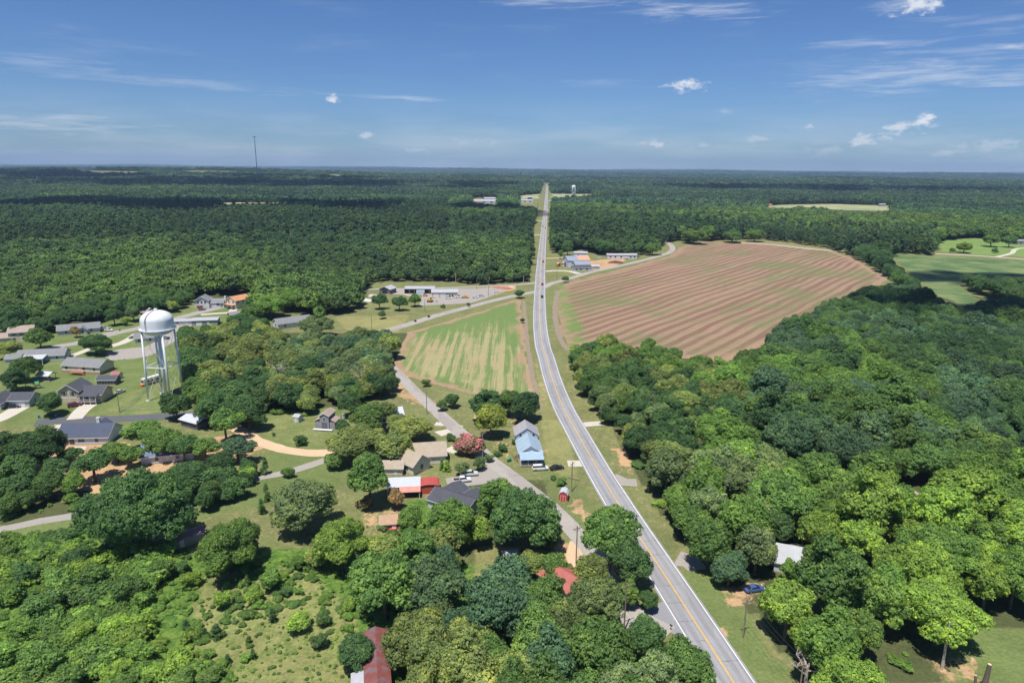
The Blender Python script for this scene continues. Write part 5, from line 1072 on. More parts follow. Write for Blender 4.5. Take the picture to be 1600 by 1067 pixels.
# long beige ranch with orange deck
h = bsite('house', (138, 574), 1.6, -9, 'long cream ranch house with grey roof and orange wooden deck steps'); walls(h, 19, 9, 3.6, CREAM, gable=2.3); roof(h, 19, 9, 3.6, 2.3, GREYR)
b = MB(); b.box(-9.6, 9.6, -4.62, 4.62, -.1, 1.1); b.build('skirting', BRICK, h)
for u in (-7.2, 1.6, 6.8): window(h, 'f', 19, 9, u, 1.9, 1.1, 1.0)
door(h, 'f', 19, 9, -0.4, z=1.3); b = MB(); b.box(-4, 2.2, -7.4, -4.7, 1.1, 1.25); [b.box(-4 + k * 1.0, -3.9 + k * 1.0, -7.4, -7.3, 0, 2.1) for k in range(7)]; b.box(-4, 2.2, -7.42, -7.34, 2.0, 2.12); [b.box(2.2 + .35 * k, 2.6 + .35 * k, -7.3, -6.0, .95 - .22 * k, 1.05 - .22 * k) for k in range(4)]; b.build('deck', CEDAR, h); vents(h, [(-3, 1), (4, 1.5)], 5.2)
# blue ranch behind
h = bsite('house', (124, 515), 1.6, 28, 'pale blue ranch house with grey roof and small front gable on the upper street'); walls(h, 20, 8.5, 2.9, PALEB, gable=2.2); roof(h, 20, 8.5, 2.9, 2.2, GREYR); walls(h, 4.5, 4, 2.9, PALEB, cx=2, cy=-4.6, a=R(90), gable=1.5); roof(h, 5.5, 4, 2.9, 1.5, GREYR, cx=2, cy=-4.2, a=R(90)); [window(h, 'f', 20, 8.5, u, 1) for u in (-6, -2.6, 6)]; window(h, 'r', 4.5, 4, 0, 1, cx=2, cy=-4.6, a=R(-90)); door(h, 'f', 20, 8.5, 4.6)
# tan two storey at the left edge
h = bsite('house', (36, 524), 2.5, 24, 'tan two storey house with brown roof at the far left edge'); walls(h, 11, 9, 5.4, TAN, gable=2.4); roof(h, 11, 9, 5.4, 2.4, TAUPER); walls(h, 8, 7, 3, TAN, cx=-9, cy=-1, gable=1.8); roof(h, 8, 7, 3, 1.8, TAUPER, cx=-9, cy=-1); [window(h, 'f', 11, 9, u, z, 1, 1.3, shutters=DARKW) for u in (-3, 0.3, 3.4) for z in (3.6,)]; [window(h, 'f', 11, 9, u, 1, 1, 1.3) for u in (-3, 3.4)]; door(h, 'f', 11, 9, .3)
# blue house with metal patio cover
h = bsite('house', (69, 556), 1.6, 14, 'blue sided house with grey roof behind a white metal patio cover'); walls(h, 20, 8.5, 2.8, PALEB, gable=2.2); roof(h, 20, 8.5, 2.8, 2.2, GREYR); window(h, 'f', 20, 8.5, 7, 1); window(h, 'r', 20, 8.5, 1, 1); walls(h, 6, 6, 2.6, PALEB, cx=-11, cy=-3, gable=1.4); roof(h, 6, 6, 2.6, 1.4, GREYR, cx=-11, cy=-3)
slab(h, 9.5, 6.5, 2.75, 3.35, WHITETIN, cx=-1.5, cy=-7.6, name='patio_cover'); post(h, [(-6, -10.6), (-1.5, -10.6), (3, -10.6)], 0, 2.8)
# grey green duplex lower left
h = bsite('house', (24, 627), 1.5, 4, 'grey green house with charcoal roof and double garage at the left edge'); walls(h, 7.6, 7.5, 2.9, GREYG, cx=3, cy=1, gable=2.0); roof(h, 7.6, 7.5, 2.9, 2.0, DARKR, cx=3, cy=1); walls(h, 9, 6.5, 2.9, GREYG, cx=-5, cy=-1.5, a=R(90), gable=2.2); roof(h, 9, 6.5, 2.9, 2.2, DARKR, cx=-5, cy=-1.5, a=R(90)); garage(h, 'f', 7.6, 7.5, -.3, w=4.8, cx=3, cy=1, m=TRIM); window(h, 'l', 9, 6.5, 0, 1, cx=-5, cy=-1.5, a=R(90)); window(h, 'r', 7.6, 7.5, 0, 1, cx=3, cy=1)
# white garage house beside the tower top
h = bsite('house', (226, 529), 1.6, 28, 'small white house with grey roof behind the water tower legs'); walls(h, 9, 8, 3, WHITEW, gable=2); roof(h, 9, 8, 3, 2, GREYR); walls(h, 7, 6, 2.6, BLUEW, cx=7, cy=2, gable=1.2); roof(h, 7, 6, 2.6, 1.2, PALER, cx=7, cy=2); [window(h, 'f', 9, 8, u, 1) for u in (-2.6, 2.6)]; door(h, 'f', 9, 8, 0); window(h, 'f', 7, 6, 0, .9, cx=7, cy=2)
# white two storey on the upper street
h = bsite('house', (327, 474), 2.5, 8, 'white two storey house with grey gable roof at the end of the upper street'); walls(h, 9, 8.5, 5.3, WHITEW, cx=-3.5, a=0); roof(h, 9, 9, 5.3, 2.6, GREYR, cx=-3.5, a=R(90)); b = MB(); b.faces([(-8, -4.27, 5.3), (1, -4.27, 5.3), (-3.5, -4.27, 7.8), (-8, -4.1, 5.3), (1, -4.1, 5.3), (-3.5, -4.1, 7.8)], [(0, 1, 2), (3, 5, 4), (0, 3, 4, 1), (1, 4, 5, 2), (2, 5, 3, 0)]); b.build('gable', WHITEW, h)
walls(h, 9, 7.5, 3.6, WHITEW, cx=5.3, cy=.5, gable=2); roof(h, 9, 7.5, 3.6, 2, GREYR, cx=5.3, cy=.5); [window(h, 'f', 9, 8.5, u, 3.4, cx=-3.5) for u in (-2.2, 0, 2.2)]; garage(h, 'f', 9, 8.5, -1.5, w=4.4, cx=-3.5, m=BROWNW); b = MB(); b.box(9.9, 10.9, -.8, .8, 0, 7.2); b.build('chimney', TRIM, h); window(h, 'f', 9, 7.5, 1, 1.6, 1.6, cx=5.3, cy=.5)
# white house with rust roof
h = bsite('house', (373, 474), 2.5, 62, 'white two storey house with tan orange roof and covered porch on the upper street'); walls(h, 12, 8.5, 5.6, CREAM, gable=2.3); roof(h, 12, 8.5, 5.6, 2.3, ORANGER); [window(h, 'l', 12, 8.5, u, z) for u in (-2, 2) for z in (1, 3.8)]; [window(h, 'f', 12, 8.5, u, 3.8) for u in (-4, 0, 4)]; door(h, 'l', 12, 8.5, 0); slab(h, 3, 8, 2.8, 3.2, ORANGER, cx=-7.5, cy=0, name='porch_roof'); post(h, [(-8.7, -3.6), (-8.7, 3.6)], 0, 2.8)
# low grey commercial building
h = bsite('outbuilding', (322, 503), 1.5, 12, 'low grey building with pale flat roof below the white two storey house', 'outbuilding'); walls(h, 14, 8, 3.4, GREYW); roof(h, 14, 8, 3.4, .5, PALER); garage(h, 'f', 14, 8, -3, w=3); door(h, 'f', 14, 8, 2)
h = bsite('outbuilding', (288, 503), 1.2, 12, 'long pale flat roofed shed left of the low grey building', 'outbuilding'); walls(h, 15, 6, 2.4, WHITEW); roof(h, 15, 6, 2.4, .4, PALER); door(h, 'f', 15, 6, 2); window(h, 'f', 15, 6, -3, 1)
# grey roof half hidden house
h = bsite('house', (457, 504), 2, 38, 'house with long grey roof and white gable half hidden by a grey green tree'); walls(h, 20, 9, 3.2, WHITEW, gable=2.3); roof(h, 20, 9, 3.2, 2.3, GREYR); window(h, 'l', 20, 9, 0, 1.1, 1.6); window(h, 'f', 20, 9, -6, 1.1); door(h, 'f', 20, 9, -2)
h = bsite('outbuilding', (366, 493), 1.2, 40, 'little brick outbuilding below the tan roofed two storey house', 'outbuilding'); walls(h, 6, 5, 2.4, BRICK, gable=1.2); roof(h, 6, 5, 2.4, 1.2, GREYR); door(h, 'f', 6, 5, 0)
h = bsite('house', (142, 482), 2, 10, 'pale roofed house half hidden in trees above the upper street'); walls(h, 10, 8, 3, GREYW, gable=1.8); roof(h, 10, 8, 3, 1.8, PALER); window(h, 'f', 10, 8, 0, 1, 1.6)
h = bsite('house', (213, 487), 2, -6, 'tan roofed ranch house behind the blue green tree on the upper street'); walls(h, 19, 8, 2.8, TAN, gable=1.9); roof(h, 19, 8, 2.8, 1.9, TAUPER); [window(h, 'f', 19, 8, u, 1) for u in (-6, -2, 6)]; door(h, 'f', 19, 8, 2)
h = bsite('house', (3, 528), 2, 20, 'grey roofed house cut by the left edge of the view'); walls(h, 12, 8, 2.8, BLUEW, gable=1.9); roof(h, 12, 8, 2.8, 1.9, GREYR); window(h, 'f', 12, 8, 3, 1); chimney(h, 4, 1, 4, 6, TRIM)
# pavilion, shed, playset
h = bsite('garden_pavilion', (73, 589), 1.2, -8, 'open garden pavilion with white gable roof on the fenced lawn', 'pavilion'); roof(h, 5.6, 4.4, 2.6, 1.1, WHITETIN); post(h, [(-2.6, -2), (2.6, -2), (2.6, 2), (-2.6, 2)], 0, 2.6, m=WOODM); b = MB(); b.box(-2.9, 2.9, -2.3, 2.3, 0, .12); b.build('floor_slab', FOUND, h)
h = bsite('garden_shed', (183, 588), .9, -10, 'small cream shed with reddish roof behind the dark outbuilding', 'shed'); walls(h, 3.6, 2.8, 2.1, CREAM, gable=.9); roof(h, 3.6, 2.8, 2.1, .9, roof_m('dull_red', (.36, .13, .12)), over=.2); door(h, 'f', 3.6, 2.8, .6, z=.1, h=1.8)
h = bsite('play_set', (58, 604), .8, 20, 'wooden play set with green slide near the pavilion', 'play set'); b = MB(); [b.tube((x, y, 0), (x, y, 2.4), .07) for x in (-.8, .8) for y in (-.8, .8)]; b.tube((-.8, 0, 2.3), (-4, 0, 2.3), .07); b.tube((-4, 0, 2.3), (-4.4, -1, 0), .07); b.tube((-4, 0, 2.3), (-4.4, 1, 0), .07); b.box(-.8, .8, -.8, .8, 1.2, 1.3); b.build('frame', WOODM, h); roof(h, 1.8, 1.8, 2.3, .7, mat('green_tarp', (.05, .25, .12), .7), over=.1, trim=None); b = MB(); b.faces([(.8, -.3, 1.3), (.8, .3, 1.3), (3, .3, .2), (3, -.3, .2), (.8, -.3, 1.2), (.8, .3, 1.2), (3, .3, .1), (3, -.3, .1)], [(0, 1, 2, 3), (4, 7, 6, 5), (0, 3, 7, 4), (1, 5, 6, 2)]); b.build('slide', mat('green_tarp', (.05, .25, .12)), h)
# roofs by the street right of the new house
h = bsite('carport', (306, 655), 2.4, -28, 'white metal carport roof with dark sides at the end of the fresh asphalt street', 'carport'); roof(h, 9, 6.5, 2.7, .9, WHITETIN, trim=None); post(h, [(x, y) for x in (-4.3, 0, 4.3) for y in (-3, 3)], 0, 2.7, .06, STEEL); walls(h, 8.4, 6, 1.9, DARKW, found=False)
h = bsite('house', (265, 703), 2.4, 16, 'hidden house with grey blue roof among oaks on orange earth'); walls(h, 15, 9, 2.7, BLUEW, gable=2.6); roof(h, 15, 9, 2.7, 2.6, roof_m('faded_blue', (.13, .17, .24))); window(h, 'f', 15, 9, -3, 1); window(h, 'f', 15, 9, 3, 1); door(h, 'f', 15, 9, 0)
# barn with turret on the mown lawn
h = bsite('barn', (512, 656), 2.5, -8, 'small weathered grey barn with raised centre roof on the mown lawn', 'barn'); walls(h, 3.4, 6, 5.2, GREYW, gable=0); roof(h, 6, 3.4, 5.2, .9, TAUPER, a=R(90), over=.3); b = MB(); b.faces([(-1.7, -3.01, 5.2), (1.7, -3.01, 5.2), (0, -3.01, 6.1), (-1.7, -2.9, 5.2), (1.7, -2.9, 5.2), (0, -2.9, 6.1)], [(0, 1, 2), (3, 5, 4), (0, 3, 4, 1), (1, 4, 5, 2), (2, 5, 3, 0)]); b.build('gable', GREYW, h)
for s in (-1, 1): walls(h, 2.0, 4.6, 2.8, GREYW, cx=s * 2.7, cy=-.3)
slab(h, 4.9, 2.6, 2.8, 3.9, TAUPER, cx=-2.8, cy=-.3, a=R(-90), name='side_roof'); slab(h, 4.9, 2.6, 2.8, 3.9, TAUPER, cx=2.8, cy=-.3, a=R(90), name='side_roof'); b = MB(); b.box(-1, 1, -3.12, -3.02, 0, 2.6); b.build('barn_door', DARKW, h); b = MB(); b.box(-3.8, 3.4, -4.8, -3.6, .3, .5); [b.box(x - .1, x + .1, -4.6, -4.4, -.1, .3) for x in (-3.4, 0, 3)]; b.build('loading_dock', TRIM, h); window(h, 'f', 3.4, 6, 0, 3.6, .7, .8)
h = bsite('garden_shed', (466, 654), 1, -20, 'little pale grey shed standing left of the weathered barn', 'shed'); walls(h, 2.4, 2.8, 2.1, wall_m('light_grey', (.48, .49, .52)), gable=.6); roof(h, 2.4, 2.8, 2.1, .6, PALER, over=.15); door(h, 'f', 2.4, 2.8, 0, z=.05, h=1.7)
t_ = empty('propane_tank', (*at(537, 655), 0), R(20), 'white upright tank right of the weathered barn', 'tank'); b = MB(); b.lathe([(.55, .2), (.6, .4), (.6, 1.9), (.45, 2.2), (.15, 2.35)], 14); b.build('tank_body', TRIM, t_, True); b = MB(); [b.tube((.45 * math.cos(a), .45 * math.sin(a), -.05), (.45 * math.cos(a), .45 * math.sin(a), .35), .06) for a in (0, 2.1, 4.2)]; b.build('leg', STEEL, t_)
# beige house
h = bsite('house', (642, 722), 1.8, -40, 'beige L shaped house with tan roof and cream gable beside the clipped conifers')
walls(h, 10, 7, 3.2, CREAM, cx=0, gable=2.6); roof(h, 10, 7, 3.2, 2.6, BROWNR); walls(h, 13, 8, 3.2, CREAM, cx=-1.0, cy=6.8, a=R(50), gable=2.8); roof(h, 13, 8, 3.2, 2.8, BROWNR, cx=-1.0, cy=6.8, a=R(50))
window(h, 'r', 10, 7, 0, 1.1, 1.0, 1.4); window(h, 'f', 10, 7, 1.6, 1.1, 1.8, 1.2, bars=2); chimney(h, -1.5, 1.8, 5, 6.2, BRICK, .3, .3); window(h, 'f', 10, 7, -2.6, 1.1)
walls(h, 6, 5.0, 2.5, CREAM, cx=-1.6, cy=-5.6, a=R(40), gable=1.3); roof(h, 6, 5.0, 2.5, 1.3, BROWNR, cx=-1.6, cy=-5.6, a=R(40)); door(h, 'f', 6, 5.0, 1.0, cx=-1.6, cy=-5.6, a=R(40), z=.2); b = MB(); b.box(-1.2, .2, -.7, .5, 3.15, 3.22); xf(b, -2.4, -6.4, R(40)).build('rust_patch', RUSTTIN, h)
# white carport with red lean-to
h = bsite('carport', (631, 757), 2.6, 7, 'white metal roofed carport joined to a red awning behind the russet magnolia', 'carport'); slab(h, 9.6, 5.2, 2.5, 3.2, WHITETIN, cy=1.0, t=.12); slab(h, 6.0, 2.6, 2.1, 2.6, mat('faded_red_tin', (.55, .26, .21), .6, kind='ribs'), cx=1.8, cy=-2.8, name='awning'); post(h, [(-1, -3.8), (4.5, -3.8)], 0, 2.15, .07); post(h, [(-4.6, -1.4), (4.6, -1.4), (4.6, 3.4), (-4.6, 3.4)], 0, 2.5, .07); walls(h, 8.8, 4.0, 2.1, DARKW, cy=1.1, found=False)
b = MB(); b.tube((4.5, -3.8, 1.5), (3.7, -3.8, 2.1), .05, n=4); b.tube((-1, -3.8, 1.5), (-.2, -3.8, 2.1), .05, n=4); b.build('brace', TRIM, h)
h = bsite('carport', (671, 756), 2.0, 7, 'red rounded metal carport with red curtain wall beside the white one', 'carport'); b = MB(); n = 8
for k in range(n):
    a0, a1 = math.pi * (1 - k / n), math.pi * (1 - (k + 1) / n); p = [(2.9 * math.cos(q), 2.3 + .75 * math.sin(q)) for q in (a0, a1)]
    for e0_, e1_ in ((-2.6, 2.6),): b.faces([(p[0][0], e0_, p[0][1]), (p[1][0], e0_, p[1][1]), (p[1][0], e1_, p[1][1]), (p[0][0], e1_, p[0][1]), (p[0][0], e0_, p[0][1] - .07), (p[1][0], e0_, p[1][1] - .07), (p[1][0], e1_, p[1][1] - .07), (p[0][0], e1_, p[0][1] - .07)], [(0, 1, 2, 3), (4, 7, 6, 5), (0, 4, 5, 1), (2, 6, 7, 3)])
b.build('roof', mat('bright_red_tin', (.42, .08, .065), .45, kind='ribs'), h); b = MB(); b.box(-2.8, 2.8, -2.3, -2.2, 0, 2.25); b.build('side_panel', mat('bright_red_tin', (.42, .08, .065)), h); post(h, [(-2.85, -2.5), (2.85, -2.5), (2.85, 2.5), (-2.85, 2.5)], 0, 2.3, .05, STEEL)
# charcoal roofed house
h = bsite('house', (711, 781), 2.6, -33, 'house with charcoal shingle roof behind fresh green trees and the white pickup'); walls(h, 13, 7.6, 2.8, BLUEW, gable=1.9); roof(h, 13, 7.6, 2.8, 1.9, DARKR); walls(h, 6.4, 6, 2.8, BLUEW, cx=-4, cy=3.4, a=R(90), gable=1.5); roof(h, 7.5, 6, 2.8, 1.5, DARKR, cx=-4, cy=3.6, a=R(90)); roof(h, 6.5, 5, 2.8, 1.3, DARKR, cx=2.6, cy=3.6, a=R(90)); walls(h, 6, 4.6, 2.8, BLUEW, cx=2.6, cy=3.4, a=R(90), gable=1.2); [window(h, 'f', 13, 7.6, u, 1) for u in (-4, 0, 4)]; window(h, 'l', 13, 7.6, 0, 1); door(h, 'l', 13, 7.6, 2); vents(h, [(0, 1), (3, -1)], 4.2)
# brown roof red gable shed
h = bsite('shed', (611, 816), 1.4, 9, 'tan roofed shed with dark red gable end on the green back lawn', 'shed'); walls(h, 5.4, 3.8, 2.2, REDW, gable=1.4); roof(h, 5.4, 3.8, 2.2, 1.4, roof_m('light_brown', (.42, .27, .18)), over=.25); door(h, 'f', 5.4, 3.8, .8, z=.1, h=1.8); window(h, 'f', 5.4, 3.8, -1.4, .8, .8, .8)
t_ = empty('round_table', (*at(614, 829), 0), 0, 'red rimmed round garden table before the tan roofed shed', 'table'); b = MB(); b.lathe([(.75, .66), (.95, .68), (.95, .74), (.75, .76)], 18); b.build('table_rim', REDTIN, t_); b = MB(); b.lathe([(.01, .745), (.74, .75)], 18); b.build('tabletop', TRIM, t_); b = MB(); b.tube((0, 0, 0), (0, 0, .72), .08); b.build('leg', STEEL, t_)
# blue metal roof house
h = bsite('house', (825, 694), 2.5, -85, 'narrow house with pale blue metal roof, open cluttered porch and grey rear section'); walls(h, 10, 7.2, 3.1, WHITEW, cx=3.0, gable=2.4); roof(h, 10, 7.2, 3.1, 2.4, BLUETIN, cx=3); walls(h, 7, 7.4, 4.6, BLUEW, cx=-7, gable=2.4); roof(h, 6.6, 7.4, 4.6, 2.4, roof_m('mauve_grey', (.31, .30, .32)), cx=-7)
slab(h, 7.6, 5.2, 2.55, 3.5, BLUETIN, cx=10.2, cy=0, a=R(90), name='porch_roof'); b = MB(); b.box(8, 12.4, -3.6, 3.6, .25, .45); b.build('porch_floor', WOODM, h); post(h, [(12.2, y) for y in (-3.4, -1.2, 1.2, 3.4)], .4, 2.6, .08); rail(h, [(12.3, -3.5), (12.3, 3.5)], .45, .8); door(h, 'r', 10, 7.2, 1, cx=3, m=REDW); window(h, 'r', 10, 7.2, -1.8, 1, cx=3); [window(h, 'r', 7, 7.4, u, 4.0, .7, .8, cx=-7) for u in (-2.2, 2.2)]; window(h, 'f', 10, 7.2, 0, 1, cx=3); window(h, 'b', 10, 7.2, 0, 1, cx=3)
# red tool shed
h = bsite('tool_shed', (881, 774), 1.2, -12, 'little red barn shaped tool shed with white roof on the highway verge', 'shed'); walls(h, 3.0, 2.4, 2.0, REDW, a=R(90)); b = MB()
for (x0, z0, x1, z1) in ((-1.35, 1.95, -.85, 2.75), (-.85, 2.75, 0, 3.15), (0, 3.15, .85, 2.75), (.85, 2.75, 1.35, 1.95)): b.faces([(x0, -1.6, z0), (x1, -1.6, z1), (x1, 1.6, z1), (x0, 1.6, z0), (x0, -1.6, z0 + .08), (x1, -1.6, z1 + .08), (x1, 1.6, z1 + .08), (x0, 1.6, z0 + .08)], [(0, 3, 2, 1), (4, 5, 6, 7), (0, 1, 5, 4), (1, 2, 6, 5), (2, 3, 7, 6), (3, 0, 4, 7)])
b.build('roof', WHITETIN, h); b = MB(); [b.faces([(-1.2, y, 2.0), (1.2, y, 2.0), (.8, y, 2.72), (0, y, 3.1), (-.8, y, 2.72)], [(0, 1, 2, 3, 4)]) for y in (-1.51, 1.51)]; b.build('gable', REDW, h); b = MB(); b.box(-.75, .75, -1.56, -1.51, .1, 1.95); b.build('double_door', mat('brighter_red', (.55, .07, .06)), h); b = MB(); [b.box(x - .04, x + .04, -1.6, -1.57, .1, 1.95) for x in (-.75, 0, .75)]; b.box(-.75, .75, -1.6, -1.57, 1.9, 1.98); b.build('trim', TRIM, h)
# rust barn at the bottom
h = bsite('barn', (588, 1023), 4, -77, 'long barn with rusty red and grey tin roof near the bottom edge', 'barn'); walls(h, 15, 4.2, 3.4, WOODM, gable=.9); roof(h, 15, 4.2, 3.4, .9, RUSTTIN, over=.3, trim=None); door(h, 'f', 15, 4.2, 2); slab(h, 5, 2.6, 2.5, 3.2, PALER, cx=4.6, cy=-3.4, name='lean_to_roof'); post(h, [(2.4, -4.5), (6.8, -4.5)], 0, 2.5, m=WOODM)
# salmon roof
h = bsite('house', (885, 902), 3.0, -50, 'house with salmon red metal roof mostly hidden by trees below the dirt drive'); walls(h, 11, 7, 2.8, WHITEW, gable=1.6); roof(h, 11, 7, 2.8, 1.6, mat('salmon_tin', (.38, .12, .10), .55, kind='ribs'), trim=None); window(h, 'r', 11, 7, 0, 1); door(h, 'b', 11, 7, 0)
h = bsite('outbuilding', (797, 868), 1.5, 10, 'pale tin roofed outbuilding peeping out of trees left of the salmon roof', 'outbuilding'); walls(h, 3.2, 2.4, 2.2, WHITEW, gable=.6); roof(h, 3.2, 2.4, 2.2, .6, PALER, over=.2); door(h, 'f', 4, 3, 0, z=.1, h=1.8)
# white roof in the wood right
h = bsite('house', (1256, 868), 3.0, -20, 'house with pale grey metal roof glimpsed in the wood right of the highway'); walls(h, 13, 9, 2.8, WHITEW, gable=2.2); roof(h, 13, 9, 2.8, 2.2, PALER); window(h, 'f', 13, 9, -3, 1); door(h, 'f', 13, 9, 0); window(h, 'l', 13, 9, 0, 1)
h = bsite('shed', (1108, 687), 1.6, 10, 'small brown roofed shed in the clearing of the roadside wood', 'shed'); walls(h, 3.6, 3, 2.3, BROWNW, gable=.9); roof(h, 3.6, 3, 2.3, .9, TAUPER); door(h, 'f', 3.6, 3, 0)
h = bsite('outbuilding', (280, 836), 2.6, 40, 'old low building with purplish rusty tin roof under the huge dark oak', 'outbuilding'); walls(h, 11, 3.6, 2.3, WOODM, gable=.6); roof(h, 11, 3.6, 2.3, .6, mat('purple_rust_tin', (.30, .19, .19), .75, var=.3, scale=.5, kind='ribs', col2=(.36, .30, .33)), trim=None, over=.3); door(h, 'f', 11, 3.6, 0, z=.1, h=1.8)
h = bsite('house', (606, 641), 4, 20, 'house with mottled white metal roof behind olive green trees by the old road'); walls(h, 10, 7, 3, WHITEW, gable=1.8); roof(h, 10, 7, 3, 1.8, WHITETIN, over=.5); window(h, 'f', 10, 7, -2, 1); door(h, 'f', 10, 7, 1)
# equipment yard
h = bsite('workshop', (695, 459), 2.2, 5, 'tan metal workshop with pale roof and two white roller doors in the equipment yard', 'workshop'); walls(h, 18.5, 10, 4.2, TAN, gable=1.3); roof(h, 18.5, 10, 4.2, 1.3, PALER); garage(h, 'f', 18.5, 10, -6.2, w=3.6, h=3.2, m=TRIM); garage(h, 'f', 18.5, 10, -1.2, w=3.6, h=3.2, m=TRIM); door(h, 'f', 18.5, 10, 3.6, m=GLASS); window(h, 'f', 18.5, 10, 5.6, 1.2)
h = bsite('open_shed', (656, 452), 2.8, 2, 'long open fronted shed with pale roof behind the workshop', 'shed'); slab(h, 22.5, 8, 3.6, 4.4, PALER, t=.15); post(h, [(-11 + 3.65 * k, -3.7) for k in range(7)], 0, 3.6, .12, WOODM); b = MB(); b.box(-11, 11, 3.6, 3.75, 0, 4.0); b.box(-11.1, -10.95, -3.5, 3.6, 0, 3.7); b.box(10.95, 11.1, -3.5, 3.6, 0, 3.7); b.build('wall', BROWNW, h)
h = bsite('open_shed', (606, 452), 2.8, -20, 'dark gabled shed with grey roof left of the long open shed', 'shed'); walls(h, 9, 9, 3.6, DARKW, gable=0); roof(h, 9, 9, 3.6, 1.8, PALER, a=R(90)); b = MB(); b.box(-2, 2, -4.58, -4.52, 0, 3.2); b.build('dark_bay_panel', BLACKM, h)  # solid black panel stands in for the shade inside the bay
h = bsite('container', (657, 457), 1.5, 4, 'pale blue storage box between the open shed and workshop', 'container'); b = MB(); b.box(-3, 3, -1.5, 1.5, .1, 3.0); b.build('box_body', BLUEW, h); b = MB(); [b.box(-3 + .5 * k, -2.95 + .5 * k, -1.54, -1.505, .2, 2.9) for k in range(13)]; b.build('ribs', WHITEW, h); b = MB(); [b.box(x - .2, x + .2, -1.4, 1.4, 0, .1) for x in (-2.5, 2.5)]; b.build('skid', STEEL, h)
# fire station group
h = bsite('fire_station', (903, 413), 4, 12, 'pale blue grey fire station with patchy orange roof and dark annex at the crossroads', 'fire station'); walls(h, 20, 17, 7, BLUEW, cx=2, cy=14, gable=3.2); roof(h, 10, 17, 7, 3.2, roof_m('slate_grey', (.24, .27, .33)), cx=-3.0, cy=14); roof(h, 10.8, 17, 7, 3.2, roof_m('patched_orange', (.52, .29, .19)), cx=8.3, cy=14, trim=None, t=.2)
walls(h, 14, 13, 4.6, WHITEW, cx=3, cy=0, gable=2.4); roof(h, 14, 13, 4.6, 2.4, roof_m('slate_grey', (.24, .27, .33)), cx=3); walls(h, 17, 9, 3.0, WHITEW, cx=0, cy=-11, gable=1.6); roof(h, 17, 9, 3.0, 1.6, DARKR, cx=0, cy=-11); garage(h, 'f', 14, 13, -3, z=3.2, w=3, h=1.2, cx=3); [window(h, 'f', 17, 9, u, 1, 1.4, 1.3, cx=0, cy=-11) for u in (-6, -2, 4)]; door(h, 'f', 17, 9, 1.2, cx=0, cy=-11); garage(h, 'l', 20, 17, 0, w=4.5, h=4.5, cx=2, cy=14, m=DARKW); walls(h, 9, 5, 2.6, WHITEW, cx=15, cy=-3, gable=1); roof(h, 9, 5, 2.6, 1, PALER, cx=15, cy=-3); [window(h, 'f', 14, 13, u, 2.6, 1.2, 1.2, cx=3) for u in (1, 4)]
h = bsite('mobile_home', (971, 401), 2, 1, 'long white mobile home with pale roof beside the country road', 'mobile home'); walls(h, 31, 8, 4.2, WHITEW); roof(h, 31, 8, 4.2, .9, PALER); [window(h, 'f', 31, 8, u, 1.4, 1.6, 1.2) for u in (-12, -7, -1, 9, 13)]; door(h, 'f', 31, 8, 4, z=.9); b = MB(); b.box(2, 6, -6.5, -4.1, .7, .85); b.build('deck', WOODM, h)
h = bsite('outbuilding', (907, 396), 3, 0, 'pale low building behind the fire station', 'outbuilding'); walls(h, 14, 8, 4, BLUEW, gable=1); roof(h, 14, 8, 4, 1, PALER); window(h, 'f', 14, 8, -3, 1)
t_ = empty('mulch_heap', (*at(962, 411), 0), 0, 'dark brown heap of mulch in the dirt yard by the mobile home', 'heap'); me_rng = np.random.RandomState(3); w = ICV * np.array([8, 5, 2.2]) * me_rng.uniform(.8, 1.15, (len(ICV), 1)); mk('heap_body', w, ICF, mat('brown_mulch', (.12, .06, .05), .95, var=.3), t_)
# far buildings
def far_b(px_, L, W, hh, wm, rm, lab, rot=0, cat='building', group=None, nwin=3):
    h = bsite('building', px_, hh * .5, rot, lab, cat, group); walls(h, L, W, hh, wm, found=False); roof(h, L, W, hh, W * .16, rm, trim=None, t=.3)
    for k in range(nwin): window(h, 'f', L, W, -L / 2 + L * (k + .5) / nwin, hh * .3, L / nwin * .35, hh * .35)
    return h
far_b((757, 316), 55, 22, 6, WHITEW, PALER, 'long white building complex among the far trees left of the highway'); far_b((765, 313), 30, 18, 9, WHITEW, PALER, 'taller white block behind the long white building left of the highway', 12); far_b((744, 318), 14, 10, 5, REDW, roof_m('dull_red', (.36, .13, .12)), 'small red roofed building by the long white building')
far_b((820, 315), 42, 14, 6, WHITEW, PALER, 'wide white building beside the far highway'); far_b((828, 310), 14, 10, 6, DARKW, PALER, 'small dark building with white roof behind the wide white one'); far_b((884, 306), 9, 9, 5, WHITEW, PALER, 'tiny white building left of the far water tower', nwin=2)
far_b((645, 300), 50, 25, 6, WHITEW, PALER, 'pale building lost in the far wood at left centre'); far_b((446, 307), 16, 12, 10, WHITEW, ORANGER, 'white house with orange roof in the far wood below the radio mast', 20); far_b((460, 309), 26, 12, 6, TAN, ORANGER, 'low tan orange roofed house right of the white one in the far wood'); far_b((478, 312), 10, 9, 6, WHITEW, PALER, 'small white house at the far clearing edge', nwin=2)
far_b((1189, 313), 18, 12, 6, WHITEW, PALER, 'white farmhouse at left end of the far pale meadow'); far_b((1201, 321), 14, 10, 4, TAN, REDTIN, 'red roofed shed on the far pale meadow'); far_b((1325, 318), 14, 9, 4, WHITEW, PALER, 'white shed behind the far pale meadow'); far_b((1378, 321), 16, 9, 5, GREYW, PALER, 'grey barn at the right end of the far pale meadow')
